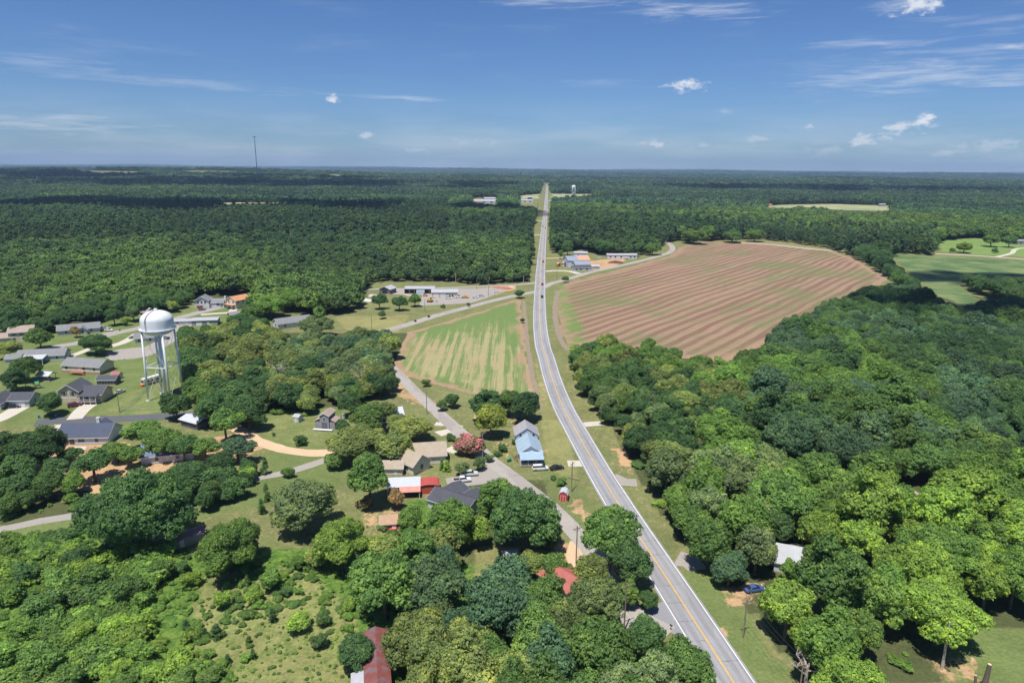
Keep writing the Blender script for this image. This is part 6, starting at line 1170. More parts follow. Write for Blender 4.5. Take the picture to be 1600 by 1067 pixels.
far_b((1590, 379), 22, 12, 4.2, GREYW, GREYR, 'grey roofed farmhouse on the far right lawn'); far_b((1096, 374), 9, 7, 3.2, WHITEW, WHITETIN, 'white cottage glimpsed under trees at the top of the ploughed field', nwin=2); far_b((430, 268.5), 60, 30, 22, WHITEW, PALER, 'tiny white building near the foot of the radio mast', nwin=2); far_b((395, 267.5), 40, 20, 30, WHITEW, PALER, 'tiny white tank house left of the radio mast', nwin=2)
far_b((1193, 280), 120, 50, 12, WHITEW, PALER, 'left of two long pale sheds far off in the forest'); far_b((1240, 280), 120, 50, 12, WHITEW, PALER, 'right of two long pale sheds far off in the forest'); far_b((1306, 281), 60, 40, 14, WHITEW, PALER, 'small pale shed far off in the forest')

# ------------------------------------------------------------------ towers
TANKM = mat('tank_paint', (0.68, 0.71, 0.75), 0.4, 0.0, var=0.14, scale=0.25, spec=0.5)
def water_tower(loc, Ht, Rt, label, legs=5, leg_r=5.6, s=1.0, near=True):
    e = empty('water_tower', (loc[0], loc[1], float(zf(*loc))), R(-5), label, 'water tower'); zb = Ht * 0.72
    b = MB(); cyl0 = Ht * .80; cyl1 = Ht * .895; prof = [(0.9, zb)] + [(Rt * math.sin(t), cyl0 - (cyl0 - zb) * math.cos(t)) for t in np.linspace(.25, math.pi / 2, 8)] + [(Rt, cyl1)] + [(Rt * math.cos(t), cyl1 + (Ht - cyl1) * math.sin(t)) for t in np.linspace(.12, math.pi / 2 - .1, 10)]
    b.lathe(prof, 40); tk = b.build('tank', TANKM, e, True)
    if near:
        b = MB(); b.lathe([(.25, Ht - .05), (.7, Ht - .02), (.7, Ht + .5), (.2, Ht + .75)], 14); b.build('vent_cap', TANKM, tk)
        b = MB(); b.lathe([(Rt + .02, cyl0 - .05), (Rt + .75, cyl0 - .05), (Rt + .75, cyl0 + .05), (Rt + .02, cyl0 + .05)], 40, cap=False)
        for k in range(20): a = k * 2 * math.pi / 20; b.tube(((Rt + .7) * math.cos(a), (Rt + .7) * math.sin(a), cyl0), ((Rt + .7) * math.cos(a), (Rt + .7) * math.sin(a), cyl0 + 1.0), .03, n=4)
        for k in range(40): a0, a1 = k * 2 * math.pi / 40, (k + 1) * 2 * math.pi / 40; b.tube(((Rt + .7) * math.cos(a0), (Rt + .7) * math.sin(a0), cyl0 + 1.0), ((Rt + .7) * math.cos(a1), (Rt + .7) * math.sin(a1), cyl0 + 1.0), .035, n=4, cap=False)
        b.build('balcony', TANKM, e)
        b = MB(); a = R(-100); ax, ay = math.cos(a), math.sin(a)
        pl = [(Rt * 1.02, cyl0), (Rt * 1.02, cyl1)] + [((Rt + .12) * math.cos(t), cyl1 + (Ht - cyl1 + .1) * math.sin(t)) for t in np.linspace(.15, 1.45, 8)]
        for o_ in (-.22, .22):
            for (r0, z0), (r1, z1) in zip(pl[:-1], pl[1:]): b.tube((r0 * ax - o_ * ay, r0 * ay + o_ * ax, z0), (r1 * ax - o_ * ay, r1 * ay + o_ * ax, z1), .05, n=4)
        for (r0, z0), (r1, z1) in zip(pl[:-1], pl[1:]):
            for q in np.linspace(0, 1, 5)[:-1]: r_, z_ = r0 + (r1 - r0) * q, z0 + (z1 - z0) * q; b.tube((r_ * ax + .22 * ay, r_ * ay - .22 * ax, z_), (r_ * ax - .22 * ay, r_ * ay + .22 * ax, z_), .035, n=4)
        b.build('ladder', mat('dark_steel', (.12, .12, .13), .5, .3), e)
    b = MB(); b.tube((0, 0, -.2), (0, 0, zb + .5), .62 * s, n=18); b.lathe([(1.1 * s, -.1), (1.1 * s, .5), (.76 * s, .9)], 18); b.build('riser_pipe', TANKM, e, True)
    pts = []; zm = Ht * .38
    for k in range(legs):
        a = 2 * math.pi * k / legs + math.pi / 4; ca, sa = math.cos(a), math.sin(a); bt, tp = leg_r * 1.12, Rt * .98; pts.append((ca, sa))
        b = MB(); b.tube((ca * bt, sa * bt, -.1), (ca * tp, sa * tp, cyl0), .38 * s, .38 * s, 12); lg = b.build('leg', TANKM, e, True)
        f = MB(); f.tube((ca * bt, sa * bt, -.1), (ca * bt, sa * bt, .35), .8 * s, n=10); f.build('footing', TRIM, lg)
    def lp(k, z): ca, sa = pts[k % legs]; t = z / cyl0; r_ = leg_r * 1.12 * (1 - t) + Rt * .98 * t; return (ca * r_, sa * r_, z)
    b = MB()
    for k in range(legs): b.tube(lp(k, zm), lp(k + 1, zm), .18 * s, n=6); b.tube(lp(k, zm), (0, 0, zm), .08 * s, n=5)
    b.build('strut', TANKM, e)
    b = MB()
    for k in range(legs):
        for (z0, z1) in ((.5, zm), (zm, cyl0 - .8)): b.tube(lp(k, z0), lp(k + 1, z1), .045 * s, n=4); b.tube(lp(k + 1, z0), lp(k, z1), .045 * s, n=4)
    b.build('tie_rod', TANKM, e); return e
water_tower((-140.2, 262.7), 36.2, 6.0, 'silver water tower with domed tank on tall legs beside the cul de sac', 4, 5.9)
water_tower(at(896, 309), 38, 6.3, 'distant pale water tower beside the far highway', 4, 5.8, 1.5, False)
e = empty('radio_mast', (*at(403, 283), 0), 0, 'tall thin radio mast rising above the far forest', 'radio mast'); x, y = at(403, 283); dd = math.hypot(x, y); Hm = 62 / ppm(x, y, 0) * 1.0; s = 1.8
e.location.z = float(zf(x, y))
b = MB()
for k in range(3): a = k * 2.094; b.tube((s * math.cos(a), s * math.sin(a), 0), (s * math.cos(a), s * math.sin(a), Hm), .55, n=4)
nz = 40
for j in range(nz):
    for k in range(3): a, c = k * 2.094, (k + 1) * 2.094; b.tube((s * math.cos(a), s * math.sin(a), j * Hm / nz), (s * math.cos(c), s * math.sin(c), (j + 1) * Hm / nz), .3, n=3, cap=False)
b.build('lattice', mat('mast_steel', (.20, .20, .22), .6), e); b = MB(); b.box(-11, 11, -1.5, 1.5, Hm - 3, Hm); b.tube((0, 0, Hm), (0, 0, Hm + 6), .6); b.build('antenna', mat('mast_steel', (.20, .20, .22)), e)
b = MB(); b.tube((0, 0, Hm * .33), (0, 0, Hm * .34), 3.0, n=6); b.tube((0, 0, Hm * .66), (0, 0, Hm * .67), 3.0, n=6); b.build('beacon', mat('dull_red_beacon', (.4, .08, .06)), e)
# ------------------------------------------------------------------ vehicles
RUBBER = mat('tyre_rubber', (0.025, 0.025, 0.025), 0.9); RIM = mat('rim', (0.5, 0.5, 0.52), 0.35, 0.6); LAMPW = mat('headlight_glass', (0.75, 0.75, 0.72), 0.2); LAMPR = mat('tail_light_glass', (0.45, 0.02, 0.02), 0.25); CGLASS = mat('car_glass', (0.02, 0.025, 0.03), 0.08, spec=0.7, var=0.05)
def paint(name, col): return mat('paint_' + name, col, 0.28, 0.1, var=0.05, spec=0.6)
def loft(b, secs, m=0):
    """secs: list of (x, half width, z0, z1, top half width) cross-sections joined along x"""
    base = len(b.v); n = 8
    for (x, w, z0, z1, tw) in secs:
        b.v += [(x, -w * .92, z0), (x, w * .92, z0), (x, w, z0 + (z1 - z0) * .35), (x, w * .98, z0 + (z1 - z0) * .75), (x, tw, z1), (x, -tw, z1), (x, -w * .98, z0 + (z1 - z0) * .75), (x, -w, z0 + (z1 - z0) * .35)]
    for k in range(len(secs) - 1):
        for i in range(n): j = (i + 1) % n; b.f.append((base + k * n + i, base + k * n + j, base + (k + 1) * n + j, base + (k + 1) * n + i)); b.m.append(m)
    b.f.append(tuple(base + i for i in reversed(range(n)))); b.m.append(m); b.f.append(tuple(base + (len(secs) - 1) * n + i for i in range(n))); b.m.append(m)
def vehicle(name, px_, rot, kind, pm, label, cat='car', group=None, z=0.055, world=None):
    x, y = world or at(*px_); e = empty(name, (x, y, z), R(rot), label, cat, group)
    L = {'sedan': 4.7, 'suv': 4.8, 'van': 5.0, 'pickup': 5.5, 'truck': 8.5}[kind]; b = MB(); H = L / 2; w = .9
    if kind == 'sedan': loft(b, [(-H, .72, .35, .75, .65), (-H + .25, .86, .25, .92, .78), (-.9, .9, .22, .98, .82), (1.0, .9, .22, .96, .82), (H - .35, .86, .24, .80, .74), (H, .68, .34, .62, .6)]); cab = [(-1.75, .80, .94, .97, .76), (-1.05, .78, .95, 1.40, .60), (.1, .78, .95, 1.44, .60), (1.15, .80, .94, .98, .74)]; top = (-1.05, .1, 1.44)
    elif kind in ('suv', 'van'): loft(b, [(-H, .80, .35, 1.0, .76), (-H + .15, .9, .28, 1.08, .84), (0, .93, .25, 1.1, .86), (1.3, .92, .25, 1.08, .84), (H - .25, .88, .28, .95, .78), (H, .74, .36, .80, .66)]); cab = [(-H + .12, .84, 1.06, 1.1, .82), (-H + .35, .82, 1.08, 1.68, .66), (.4, .82, 1.08, 1.74, .68), (1.5 if kind == 'suv' else 1.7, .84, 1.05, 1.1, .78)]; top = (-H + .35, .4, 1.74)
    elif kind == 'pickup': loft(b, [(-H, .86, .45, 1.05, .84), (-.7, .93, .38, 1.1, .88), (1.4, .93, .38, 1.12, .86), (H - .25, .9, .4, 1.05, .82), (H, .8, .45, .9, .72)]); cab = [(-.75, .84, 1.08, 1.12, .82), (-.6, .82, 1.1, 1.72, .68), (.65, .82, 1.1, 1.76, .68), (1.45, .84, 1.08, 1.12, .78)]; top = (-.6, .65, 1.76)
    else: loft(b, [(-H, 1.1, .6, 2.9, 1.1), (H - 2.2, 1.15, .6, 2.9, 1.12)]); loft(b, [(H - 2.0, 1.1, .5, 2.3, 1.05), (H - .2, 1.1, .5, 2.2, 1.0), (H, 1.0, .5, 1.4, .95)]); cab = [(H - 1.2, 1.06, 1.4, 2.1, 1.0), (H - .12, 1.02, 1.4, 2.0, .95)]; top = None
    body = b.build('body', pm, e, True); body.data.polygons.foreach_set('use_smooth', [False] * len(body.data.polygons))
    g = MB(); loft(g, cab); g.build('window', CGLASS, e)
    if top: r_ = MB(); loft(r_, [(top[0] - .12, .64, top[2] - .09, top[2] + .015, .56), (top[0] + .1, .70, top[2] - .1, top[2] + .03, .60), (top[1] - .05, .70, top[2] - .1, top[2] + .03, .60), (top[1] + .16, .66, top[2] - .1, top[2] + .01, .56)]); r_.build('cab_roof', pm, e)
    if kind == 'pickup': q = MB(); q.box(-H + .15, -.85, -.74, .74, 1.02, 1.125); q.build('bed', BLACKM, e)
    ax = (-H + .95, H - .95); wr = .34 if kind != 'truck' else .5
    for X in ax:
        for s in (-1, 1):
            t = MB(); t.tube((X, s * (w - .14), wr), (X, s * (w + .04), wr), wr, n=14); ty = t.build('wheel', RUBBER, e); q = MB(); q.tube((X, s * (w + .03), wr), (X, s * (w + .06), wr), wr * .55, n=10); q.build('rim', RIM, ty)
    for s in (-1, 1):
        q = MB(); zz = .55 if kind == 'sedan' else .75; q.box(H - .14, H + .01, s * .58 - .16, s * .58 + .16, zz, zz + .14); q.build('headlight', LAMPW, e); q = MB(); q.box(-H - .02, -H + .12, s * .62 - .13, s * .62 + .13, zz + .05, zz + .22); q.build('tail_light', LAMPR, e)
    return e
WHT = paint('white', (.75, .76, .77)); BLK = paint('black', (.02, .022, .028)); SLV = paint('silver', (.50, .51, .53)); MAR = paint('maroon', (.14, .02, .04)); RDP = paint('red', (.42, .04, .04)); YLW = paint('yellow', (.72, .36, .03)); BLU = paint('blue', (.06, .12, .30)); GRY = paint('grey', (.16, .17, .19))
vehicle('minivan', (844, 734), 8, 'van', WHT, 'silver white minivan parked before the porch of the blue metal roofed house'); vehicle('sedan', (870, 733), 22, 'sedan', BLK, 'black sedan parked right of the white minivan')
pk = vehicle('pickup_truck', (722, 753), 15, 'pickup', WHT, 'white pickup with dark bed cover behind the charcoal roofed house', 'pickup truck'); vehicle('pickup_truck', (733, 743), 8, 'pickup', paint('white_teal', (.55, .62, .62)), 'pale pickup loaded with teal goods beyond the white pickup', 'pickup truck')
vehicle('suv', (117, 635), 40, 'suv', MAR, 'maroon suv on the concrete driveway of the split level house'); vehicle('sedan', (22, 637), 12, 'sedan', BLK, 'black car on the driveway of the grey green house'); vehicle('sedan', (170, 517), -6, 'sedan', WHT, 'white car furthest right beside the blue ranch house'); vehicle('suv', (162, 515), 60, 'suv', WHT, 'white suv nearest the blue ranch house'); vehicle('sedan', (209, 529), 12, 'sedan', GRY, 'grey car before the small white house')
vehicle('sedan', (188, 614), 75, 'sedan', SLV, 'silver car right of the split level house'); vehicle('sedan', (316, 485), 40, 'sedan', GRY, 'dark car near the white two storey house'); vehicle('suv', (314, 482), 80, 'suv', RDP, 'red suv at the garage of the white two storey house')
for (p, x0, r_, k, pm, l) in (((848.0, 465), 1.8, 88, 'suv', BLK, 'black suv on the highway just before the crossroads'), ((846.5, 445.5), 1.8, 88, 'suv', RDP, 'dark red suv on the highway in the middle of the crossroads'), ((848, 410), 1.8, 88, 'suv', RDP, 'dark red suv on the highway beyond the crossroads'), ((848.3, 354.5), -1.8, -92, 'sedan', BLK, 'tiny dark car far down the highway, left lane'), ((852.5, 357), 1.8, 88, 'sedan', GRY, 'tiny grey car far down the highway, right lane')):
    yy = at(*p)[1]; i = int(np.argmin(abs(HW[:, 1] - yy))); vehicle('suv' if k == 'suv' else 'sedan', None, r_, k, pm, l, world=(HW[i, 0] + x0, yy), z=.06)
vehicle('sedan', (701, 467), 5, 'suv', WHT, 'white suv at the left of the workshop lot'); vehicle('sedan', (716, 465.5), 10, 'sedan', WHT, 'white car beside the workshop corner'); vehicle('pickup_truck', (727, 466), 12, 'pickup', YLW, 'yellow pickup in the equipment yard', 'pickup truck'); vehicle('sedan', (743, 466), 8, 'suv', WHT, 'front white car of the pair at the yard entrance'); vehicle('sedan', (752, 463.5), 15, 'sedan', SLV, 'silver car behind the front white car at the yard entrance'); vehicle('sedan', (776, 457.5), 10, 'sedan', WHT, 'white car alone at the right end of the yard')
vehicle('sedan', (1178, 923), 15, 'sedan', BLU, 'blue car under the trees in the bare earth yard right of the highway'); vehicle('sedan', (880, 417), 80, 'sedan', WHT, 'white car parked below the fire engines'); vehicle('sedan', (936, 404), 10, 'sedan', WHT, 'white car between fire station and mobile home')
for (p, l) in (((872.5, 416), 'left of two red and white fire engines'), ((881, 415), 'right of two red and white fire engines')):
    t = vehicle('fire_engine', p, 70, 'truck', paint('fire_red', (.55, .06, .03)), l + ' parked by the fire station', 'fire engine'); b = MB(); b.box(-4.2, 2.0, -1.0, 1.0, 2.92, 3.1); b.build('roof_deck', TRIM, t); b = MB(); [b.box(-4.0, 2.0, s * 1.17 - .02, s * 1.17 + .02, 1.3, 1.75) for s in (-1, 1)]; b.box(-4.28, -4.24, -1, 1, .8, 1.4); b.build('yellow_stripe', YLW, t)
# motor home under the tower
m_ = empty('motor_home', (*at(238, 599), 0.02), R(62), 'white motor home parked beside the water tower legs', 'motor home'); b = MB(); loft(b, [(-4.3, 1.2, .6, 3.1, 1.1), (3.8, 1.25, .5, 3.1, 1.15), (4.4, 1.1, .5, 2.0, 1.05)]); b.build('body', CREAM, m_); b = MB(); [b.box(-3.5, 3.4, s * 1.26 - .02, s * 1.26 + .02, 1.3, 1.5) for s in (-1, 1)]; b.build('stripe', mat('brown_stripe', (.35, .2, .1)), m_); b = MB(); b.box(-4.2, 3.6, -1.05, 1.05, 3.1, 3.2); [b.box(x - .35, x + .35, -.35, .35, 3.2, 3.45) for x in (-2, 1.5)]; b.build('roof_unit', TRIM, m_)
for X in (-2.2, 3.0):
    for s in (-1, 1): b = MB(); b.tube((X, s * 1.0, .42), (X, s * 1.27, .42), .42, n=12); b.build('wheel', RUBBER, m_)
for X in (-2.6, -.4, 1.8):
    for s in (-1, 1): b = MB(); b.box(X - .5, X + .5, s * 1.27 - .02, s * 1.27 + .02, 1.7, 2.3); b.build('window', CGLASS, m_)
b = MB(); b.box(-4.38, -4.3, -.8, .8, 1.5, 2.4); b.build('window', CGLASS, m_); b = MB(); b.box(-5.3, -4.5, -.9, .9, .2, .9); b.build('cargo_box', mat('orange_paint', (.6, .2, .05)), m_)
# excavator / digger
d_ = empty('digger', (*at(672, 472), 0.06), R(-12), 'yellow tracked digger in the equipment yard', 'digger'); b = MB(); b.box(-1.6, 1.2, -1.1, 1.1, 1.0, 1.9); b.box(-1.9, -1.2, -1.0, 1.0, 1.0, 2.2); b.build('body', YLW, d_); b = MB(); b.box(-.2, 1.0, .1, 1.0, 1.9, 2.9); b.build('cab', CGLASS, d_)
for s in (-1, 1): b = MB(); b.tube((-1.5, s * 1.0, .5), (-1.5, s * 1.5, .5), .5, n=12); b.tube((1.5, s * 1.0, .5), (1.5, s * 1.5, .5), .5, n=12); b.box(-1.5, 1.5, s * 1.25 - .24, s * 1.25 + .24, .05, .95); b.build('track', RUBBER, d_)
b = MB(); b.tube((1.0, -.3, 1.7), (3.2, -.3, 3.4), .26, .2, 6); b.tube((3.2, -.3, 3.4), (4.9, -.3, 1.6), .2, .16, 6); b.build('arm', YLW, d_); b = MB(); b.box(4.6, 5.4, -.8, .2, .6, 1.4); b.build('bucket', STEEL, d_)
for k, (p, s, l) in enumerate((((664, 463), .8, 'small orange machine before the pale blue storage box'),)):
    d2 = empty('loader', (*at(*p), .06), R(8), l, 'loader'); b = MB(); b.box(-1.3, 1.3, -.8, .8, .6, 1.6); b.build('body', YLW, d2); b = MB(); b.box(-.9, .2, -.6, .6, 1.6, 2.3); b.build('cab', CGLASS, d2)
    for X in (-.9, .9):
        for q in (-1, 1): b = MB(); b.tube((X, q * .8, .45), (X, q * 1.1, .45), .45, n=10); b.build('wheel', RUBBER, d2)
    b = MB(); b.box(1.4, 2.2, -1, 1, .1, .8); b.build('bucket', STEEL, d2)
# heaps of material in the yard
rg = np.random.RandomState(8)
for (x, y, w, hh, c, l) in ((575, 470, 5, 1.6, (.5, .5, .48), 'pale gravel heap at the left end of the yard'), (583, 463, 4, 1.5, (.45, .42, .4), 'grey gravel heap behind the pale one'), (636, 462, 3.5, 1.2, (.4, .36, .3), 'small brown heap between the round trees'), (785, 450, 9, .9, (.38, .14, .09), 'long low heap of red earth at the right end of the yard'), (800, 449, 4, .8, (.5, .42, .38), 'pale end of spoil beside the red earth heap')):
    e = empty('spoil_heap', (*at(x, y), 0), rg.uniform(0, 3), l, 'heap'); V = ICV * np.array([w, w * .6, hh]) * rg.uniform(.8, 1.15, (len(ICV), 1)); mk('heap_body', V, ICF, mat('spoil_%d' % x, c, .95, var=.25), e)
# ------------------------------------------------------------------ poles, wires, fences and odd things
POLEM = mat('pole_wood', (.24, .19, .145), .9, var=.2, scale=2); WIREM = mat('wire', (.10, .10, .11), .5)
POLES = {}
def pole(key, px_, Hh, label, arm=True, rot=60, tr=False, group='power poles'):
    x, y = at(*px_); e = empty('power_pole', (x, y, 0), R(rot), label, 'power pole', None); b = MB(); b.tube((0, 0, -.3), (0, 0, Hh), .17, .11, 8); b.build('pole_shaft', POLEM, e)
    if arm: b = MB(); b.box(-1.2, 1.2, -.07, .07, Hh - .75, Hh - .6); b.tube((-.8, 0, Hh - .7), (0, 0, Hh - 1.5), .035, n=4); b.tube((.8, 0, Hh - .7), (0, 0, Hh - 1.5), .035, n=4); cb = b.build('crossarm', POLEM, e); q = MB(); [q.tube((u, 0, Hh - .6), (u, 0, Hh - .38), .06, .04, 6) for u in (-1.1, 0.55, 1.1)]; q.build('insulator', TRIM, cb)
    if tr: b = MB(); b.tube((.35, 0, Hh - 2.6), (.35, 0, Hh - 1.7), .26, n=12); b.build('transformer', STEEL, e)
    POLES[key] = (x, y, Hh); return e
pole('a', (893, 768), 9.5, 'power pole on the grass verge right of the little red shed', tr=False); pole('b', (947, 656), 9, 'power pole with transformer at the wood edge by the highway driveway', tr=True, rot=20); pole('c', (667, 647), 9, 'power pole beside the old road above the beige house', arm=False); pole('d', (754, 716), 9.5, 'power pole with crossarm in front of the pink crepe myrtle', rot=20)
pole('e', (581, 516), 9, 'power pole on the dry meadow by the crossroad', arm=False); pole('f', (664, 488), 8.5, 'power pole behind the clipped bush at the yard', arm=False); pole('g', (763, 462), 12, 'tall power pole at the workshop lot', rot=0); pole('h', (187, 644), 8.5, 'power pole right of the split level house driveway', arm=False, rot=10); pole('i', (870, 437), 11, 'power pole before the fire station annex', rot=0); pole('j', (1161, 996), 9, 'power pole on the highway verge under the bright wood', rot=25); pole('k', (1246, 1105), 9.5, 'power pole with crossarm cut by the bottom edge', rot=10)
pole('l', (975, 985), 11, 'power pole hidden in the slender tree at the gravel apron', rot=30); pole('m', (900, 880), 10, 'power pole among the trees overhanging the highway', rot=30); pole('n', (745, 452), 8, 'power pole in front of the dark wood left of crossroads', arm=False)
def wires(ka, kb, label, n=3, sag=.8):
    (x0, y0, h0), (x1, y1, h1) = POLES[ka], POLES[kb]; d = Vector((x1 - x0, y1 - y0, 0)).normalized(); s = Vector((-d.y, d.x, 0)); b = MB()
    for k in range(n):
        o = s * (k - (n - 1) / 2) * 1.0; prev = None
        for t in np.linspace(0, 1, 9): p = Vector((x0 + (x1 - x0) * t, y0 + (y1 - y0) * t, h0 + (h1 - h0) * t - .4 - sag * 4 * t * (1 - t))) + o; b.tube(prev, p, .022, n=3, cap=False) if prev else None; prev = p
    o = b.build('power_line', WIREM); props(o, label, 'power line')
wires('m', 'l', 'power wires over the trees from the hidden pole to the gravel apron pole'); wires('j', 'k', 'power wires along the right verge of the highway at the bottom'); wires('b', 'a', 'wires crossing the highway from the transformer pole', 2, 1.2); wires('c', 'd', 'wires beside the old road above the crepe myrtle', 2); wires('a', 'm', 'wires from the verge pole down to the hidden pole', 2); wires('g', 'i', 'wires crossing the crossroads', 2)
def fence(name, pix, Hh, label, step=2.5, mesh=True):
    P = [at(*p) for p in pix]; x0, y0 = P[0]; e = empty(name, (x0, y0, 0), 0, label, 'fence'); pts = catmull(P, step) - np.array([x0, y0])
    for (x, y) in pts: b = MB(); b.tube((x, y, -.1), (x, y, Hh), .035, n=5); b.build('fence_post', STEEL, e)
    b = MB()
    for (p, q) in zip(pts[:-1], pts[1:]):
        for z in np.linspace(.1, Hh, 6): b.tube((*p, z), (*q, z), .012 if z < Hh - .01 else .025, n=3, cap=False)
        for t in np.linspace(0, 1, 7): x, y = p + (q - p) * t; b.tube((x, y, .05), (x, y, Hh), .008, n=3, cap=False)
    b.build('wire_mesh', STEEL, e)
fence('chain_link_fence', [(186, 645), (205, 634), (226, 612), (240, 596)], 1.8, 'chain link fence running past the water tower toward the motor home'); fence('chain_link_fence', [(188, 643), (230, 641), (262, 640)], 1.8, 'chain link fence along the street below the water tower'); fence('chain_link_fence', [(92, 625), (118, 606), (140, 592)], 1.3, 'low fence between the lawns left of the split level house'); fence('chain_link_fence', [(190, 592), (220, 590), (244, 588)], 1.3, 'low fence across the lawn above the motor home')
fence('garden_fence', [(800, 712), (808, 722), (830, 727), (852, 725)], 1.0, 'low grey garden fence around the porch of the blue roofed house', 1.6)
# trash carts, table clutter, mail boxes
def bin_(px_, rot, m, label): e = empty('trash_cart', (*at(*px_), 0.0), R(rot), label, 'trash cart'); b = MB(); b.faces([(-.25, -.27, .08), (.25, -.27, .08), (.25, .27, .08), (-.25, .27, .08), (-.31, -.36, 1.0), (.31, -.36, 1.0), (.31, .36, 1.0), (-.31, .36, 1.0)], [(0, 3, 2, 1), (4, 5, 6, 7), (0, 1, 5, 4), (1, 2, 6, 5), (2, 3, 7, 6), (3, 0, 4, 7)]); b.build('bin_body', m, e); b = MB(); b.box(-.34, .34, -.4, .4, 1.0, 1.08); b.build('lid', m, e); b = MB(); [b.tube((x, .32, .12), (x + .06, .32, .12), .13, n=10) for x in (-.33, .27)]; b.build('wheel', RUBBER, e)
GRN = mat('green_plastic', (.02, .22, .12), .5); BLP = mat('blue_plastic', (.03, .2, .45), .5)
bin_((794, 722), 20, GRN, 'green trash cart on the verge beside the cluttered porch garden'); bin_((797, 721), 35, GRN, 'second green trash cart just right of the first by the porch garden'); bin_((88, 652), 10, BLP, 'blue trash cart on the lawn edge left of the concrete driveway'); bin_((818, 726), 0, BLP, 'blue cart at the foot of the porch'); bin_((187, 517), 0, GRN, 'dark green cart on the upper street lawn'); bin_((61, 653), 30, BLP, 'teal bin beside the round dark tree on the lawn')
rg = np.random.RandomState(12); cols = [(.6, .08, .06), (.7, .7, .7), (.65, .5, .1), (.1, .2, .4), (.15, .35, .15), (.5, .3, .45)]
names = ['red', 'white', 'yellow', 'blue', 'green', 'mauve']
for i in range(18):
    px_, py_ = (rg.uniform(803, 815), rg.uniform(700, 722)) if i < 9 else (rg.uniform(772, 796), rg.uniform(686, 704)); c = i % 6; e = empty('planter', (*at(px_, py_), 0), rg.uniform(0, 3), '%s flower planter in the garden plot %s' % (names[c], 'left of the cluttered porch' if i < 9 else 'between old road and blue roofed house'), 'planter', '%s planters in the garden of the blue roofed house %s' % (names[c], 'near' if i < 9 else 'far'))
    b = MB(); s_ = rg.uniform(.25, .5); b.lathe([(s_ * .7, 0), (s_, s_ * 1.3), (s_ * .85, s_ * 1.3), (s_ * .8, s_)], 10); b.build('pot', mat('pot_' + names[c], cols[c], .6), e)
    p = SP['bush'][0]; o = link(bpy.data.objects.new('plant', p[0]), e); o.scale = (s_ * .5,) * 3; o.location = (0, 0, s_ * .8); o.color = (*TONE['fresh' if i % 2 else 'mid'], 1)
hb_ = at(826, 724)
for i in range(6):
    e = empty('storage_tub', (hb_[0] - 2.6 + i * 1.05, hb_[1] + .4 + (i % 2) * .5, .0), rg.uniform(0, 3), '%s plastic tub at the foot of the cluttered porch' % names[i], 'tub'); b = MB(); b.faces([(-.25, -.18, .0), (.25, -.18, .0), (.25, .18, .0), (-.25, .18, .0), (-.32, -.24, .5), (.32, -.24, .5), (.32, .24, .5), (-.32, .24, .5)], [(0, 3, 2, 1), (4, 5, 6, 7), (0, 1, 5, 4), (1, 2, 6, 5), (2, 3, 7, 6), (3, 0, 4, 7)]); b.build('tub_body', mat('pot_' + names[i], cols[i], .6), e); b = MB(); b.box(-.34, .34, -.26, .26, .5, .56); b.build('lid', TRIM, e)
for (x, y, l) in ((898, 614, 'white sign panel at the wood edge beside the highway'), (897, 440, 'small white sign on the country road island')): e = empty('road_sign', (*at(x, y), 0), R(10), l, 'sign'); b = MB(); b.tube((0, 0, 0), (0, 0, 2.2), .05, n=6); b.build('sign_post', STEEL, e); b = MB(); b.box(-.4, .4, -.08, -.055, 1.3, 2.2); b.build('sign_panel', TRIM, e)
for (x, y, r_, l) in ((858, 444, 0, 'white painted stop sign at the right mouth of the crossroads'), (826, 457, 180, 'white painted stop sign at the left mouth of the crossroads')): e = empty('stop_sign', (*at(x, y), 0), R(r_), l.replace('white painted ', ''), 'sign'); b = MB(); b.tube((0, 0, 0), (0, 0, 2.3), .05, n=6); b.build('sign_post', STEEL, e); b = MB(); b.tube((0, -.07, 2.3), (0, -.05, 2.3), .42, n=8); b.build('sign_panel', REDTIN, e)
e = empty('mailbox', (*at(1048, 984), 0), R(40), 'small dark mailbox on the verge below the gravel apron', 'mailbox'); b = MB(); b.tube((0, 0, 0), (0, 0, 1.0), .05, n=6); b.build('post', POLEM, e); b = MB(); b.box(-.12, .12, -.28, .28, 1.0, 1.2); b.tube((0, -.28, 1.2), (0, .28, 1.2), .12, n=10); b.build('box_body', BLACKM, e)
# dead trunk, cut stumps and logs at lower right
def stump(px_, Hh, r_, label, seed, name='dead_tree'):
    rg = np.random.RandomState(seed); e = empty(name, (*at(*px_), 0), 0, label, 'dead tree'); b = MB(); p = Vector((0, 0, -.3)); n = max(2, int(Hh / 2)); r0 = r_ * 1.25
    for k in range(n): q = Vector((p.x + rg.uniform(-.15, .15), p.y + rg.uniform(-.15, .15), -.3 + (Hh + .3) * (k + 1) / n)); r1 = r_ * (1 - .45 * (k + 1) / n); b.tube(p, q, r0, r1, 10, cap=False); p, r0 = q, r1
    b.build('trunk', PALEBARK if 'pale' in label else BARK, e, True); b = MB(); b.tube(p, p + Vector((0, 0, .05)), r0 * .96, n=12); b.build('cut_face', mat('fresh_cut_wood', (.62, .46, .28), .9), e); return e
stump((1472, 1043), 10, .30, 'tall pale bare trunk rising through the bright green tree at lower right', 3); stump((1536, 1078), 5.5, .6, 'thick cut dark trunk standing at the bottom right corner', 4, 'tree_stump'); stump((1523, 1078), 3.0, .35, 'thin short stump left of the thick cut trunk', 5, 'tree_stump')
e = empty('log', (*at(1436, 781), .35), R(0), 'pale fallen timber lying in the wood clearing', 'log'); a_, b_ = np.array(at(1418, 765)), np.array(at(1456, 790)); d = b_ - a_; e.location = ((a_[0] + b_[0]) / 2, (a_[1] + b_[1]) / 2, .4); e.rotation_euler = (0, 0, math.atan2(d[1], d[0])); Ln = np.linalg.norm(d)
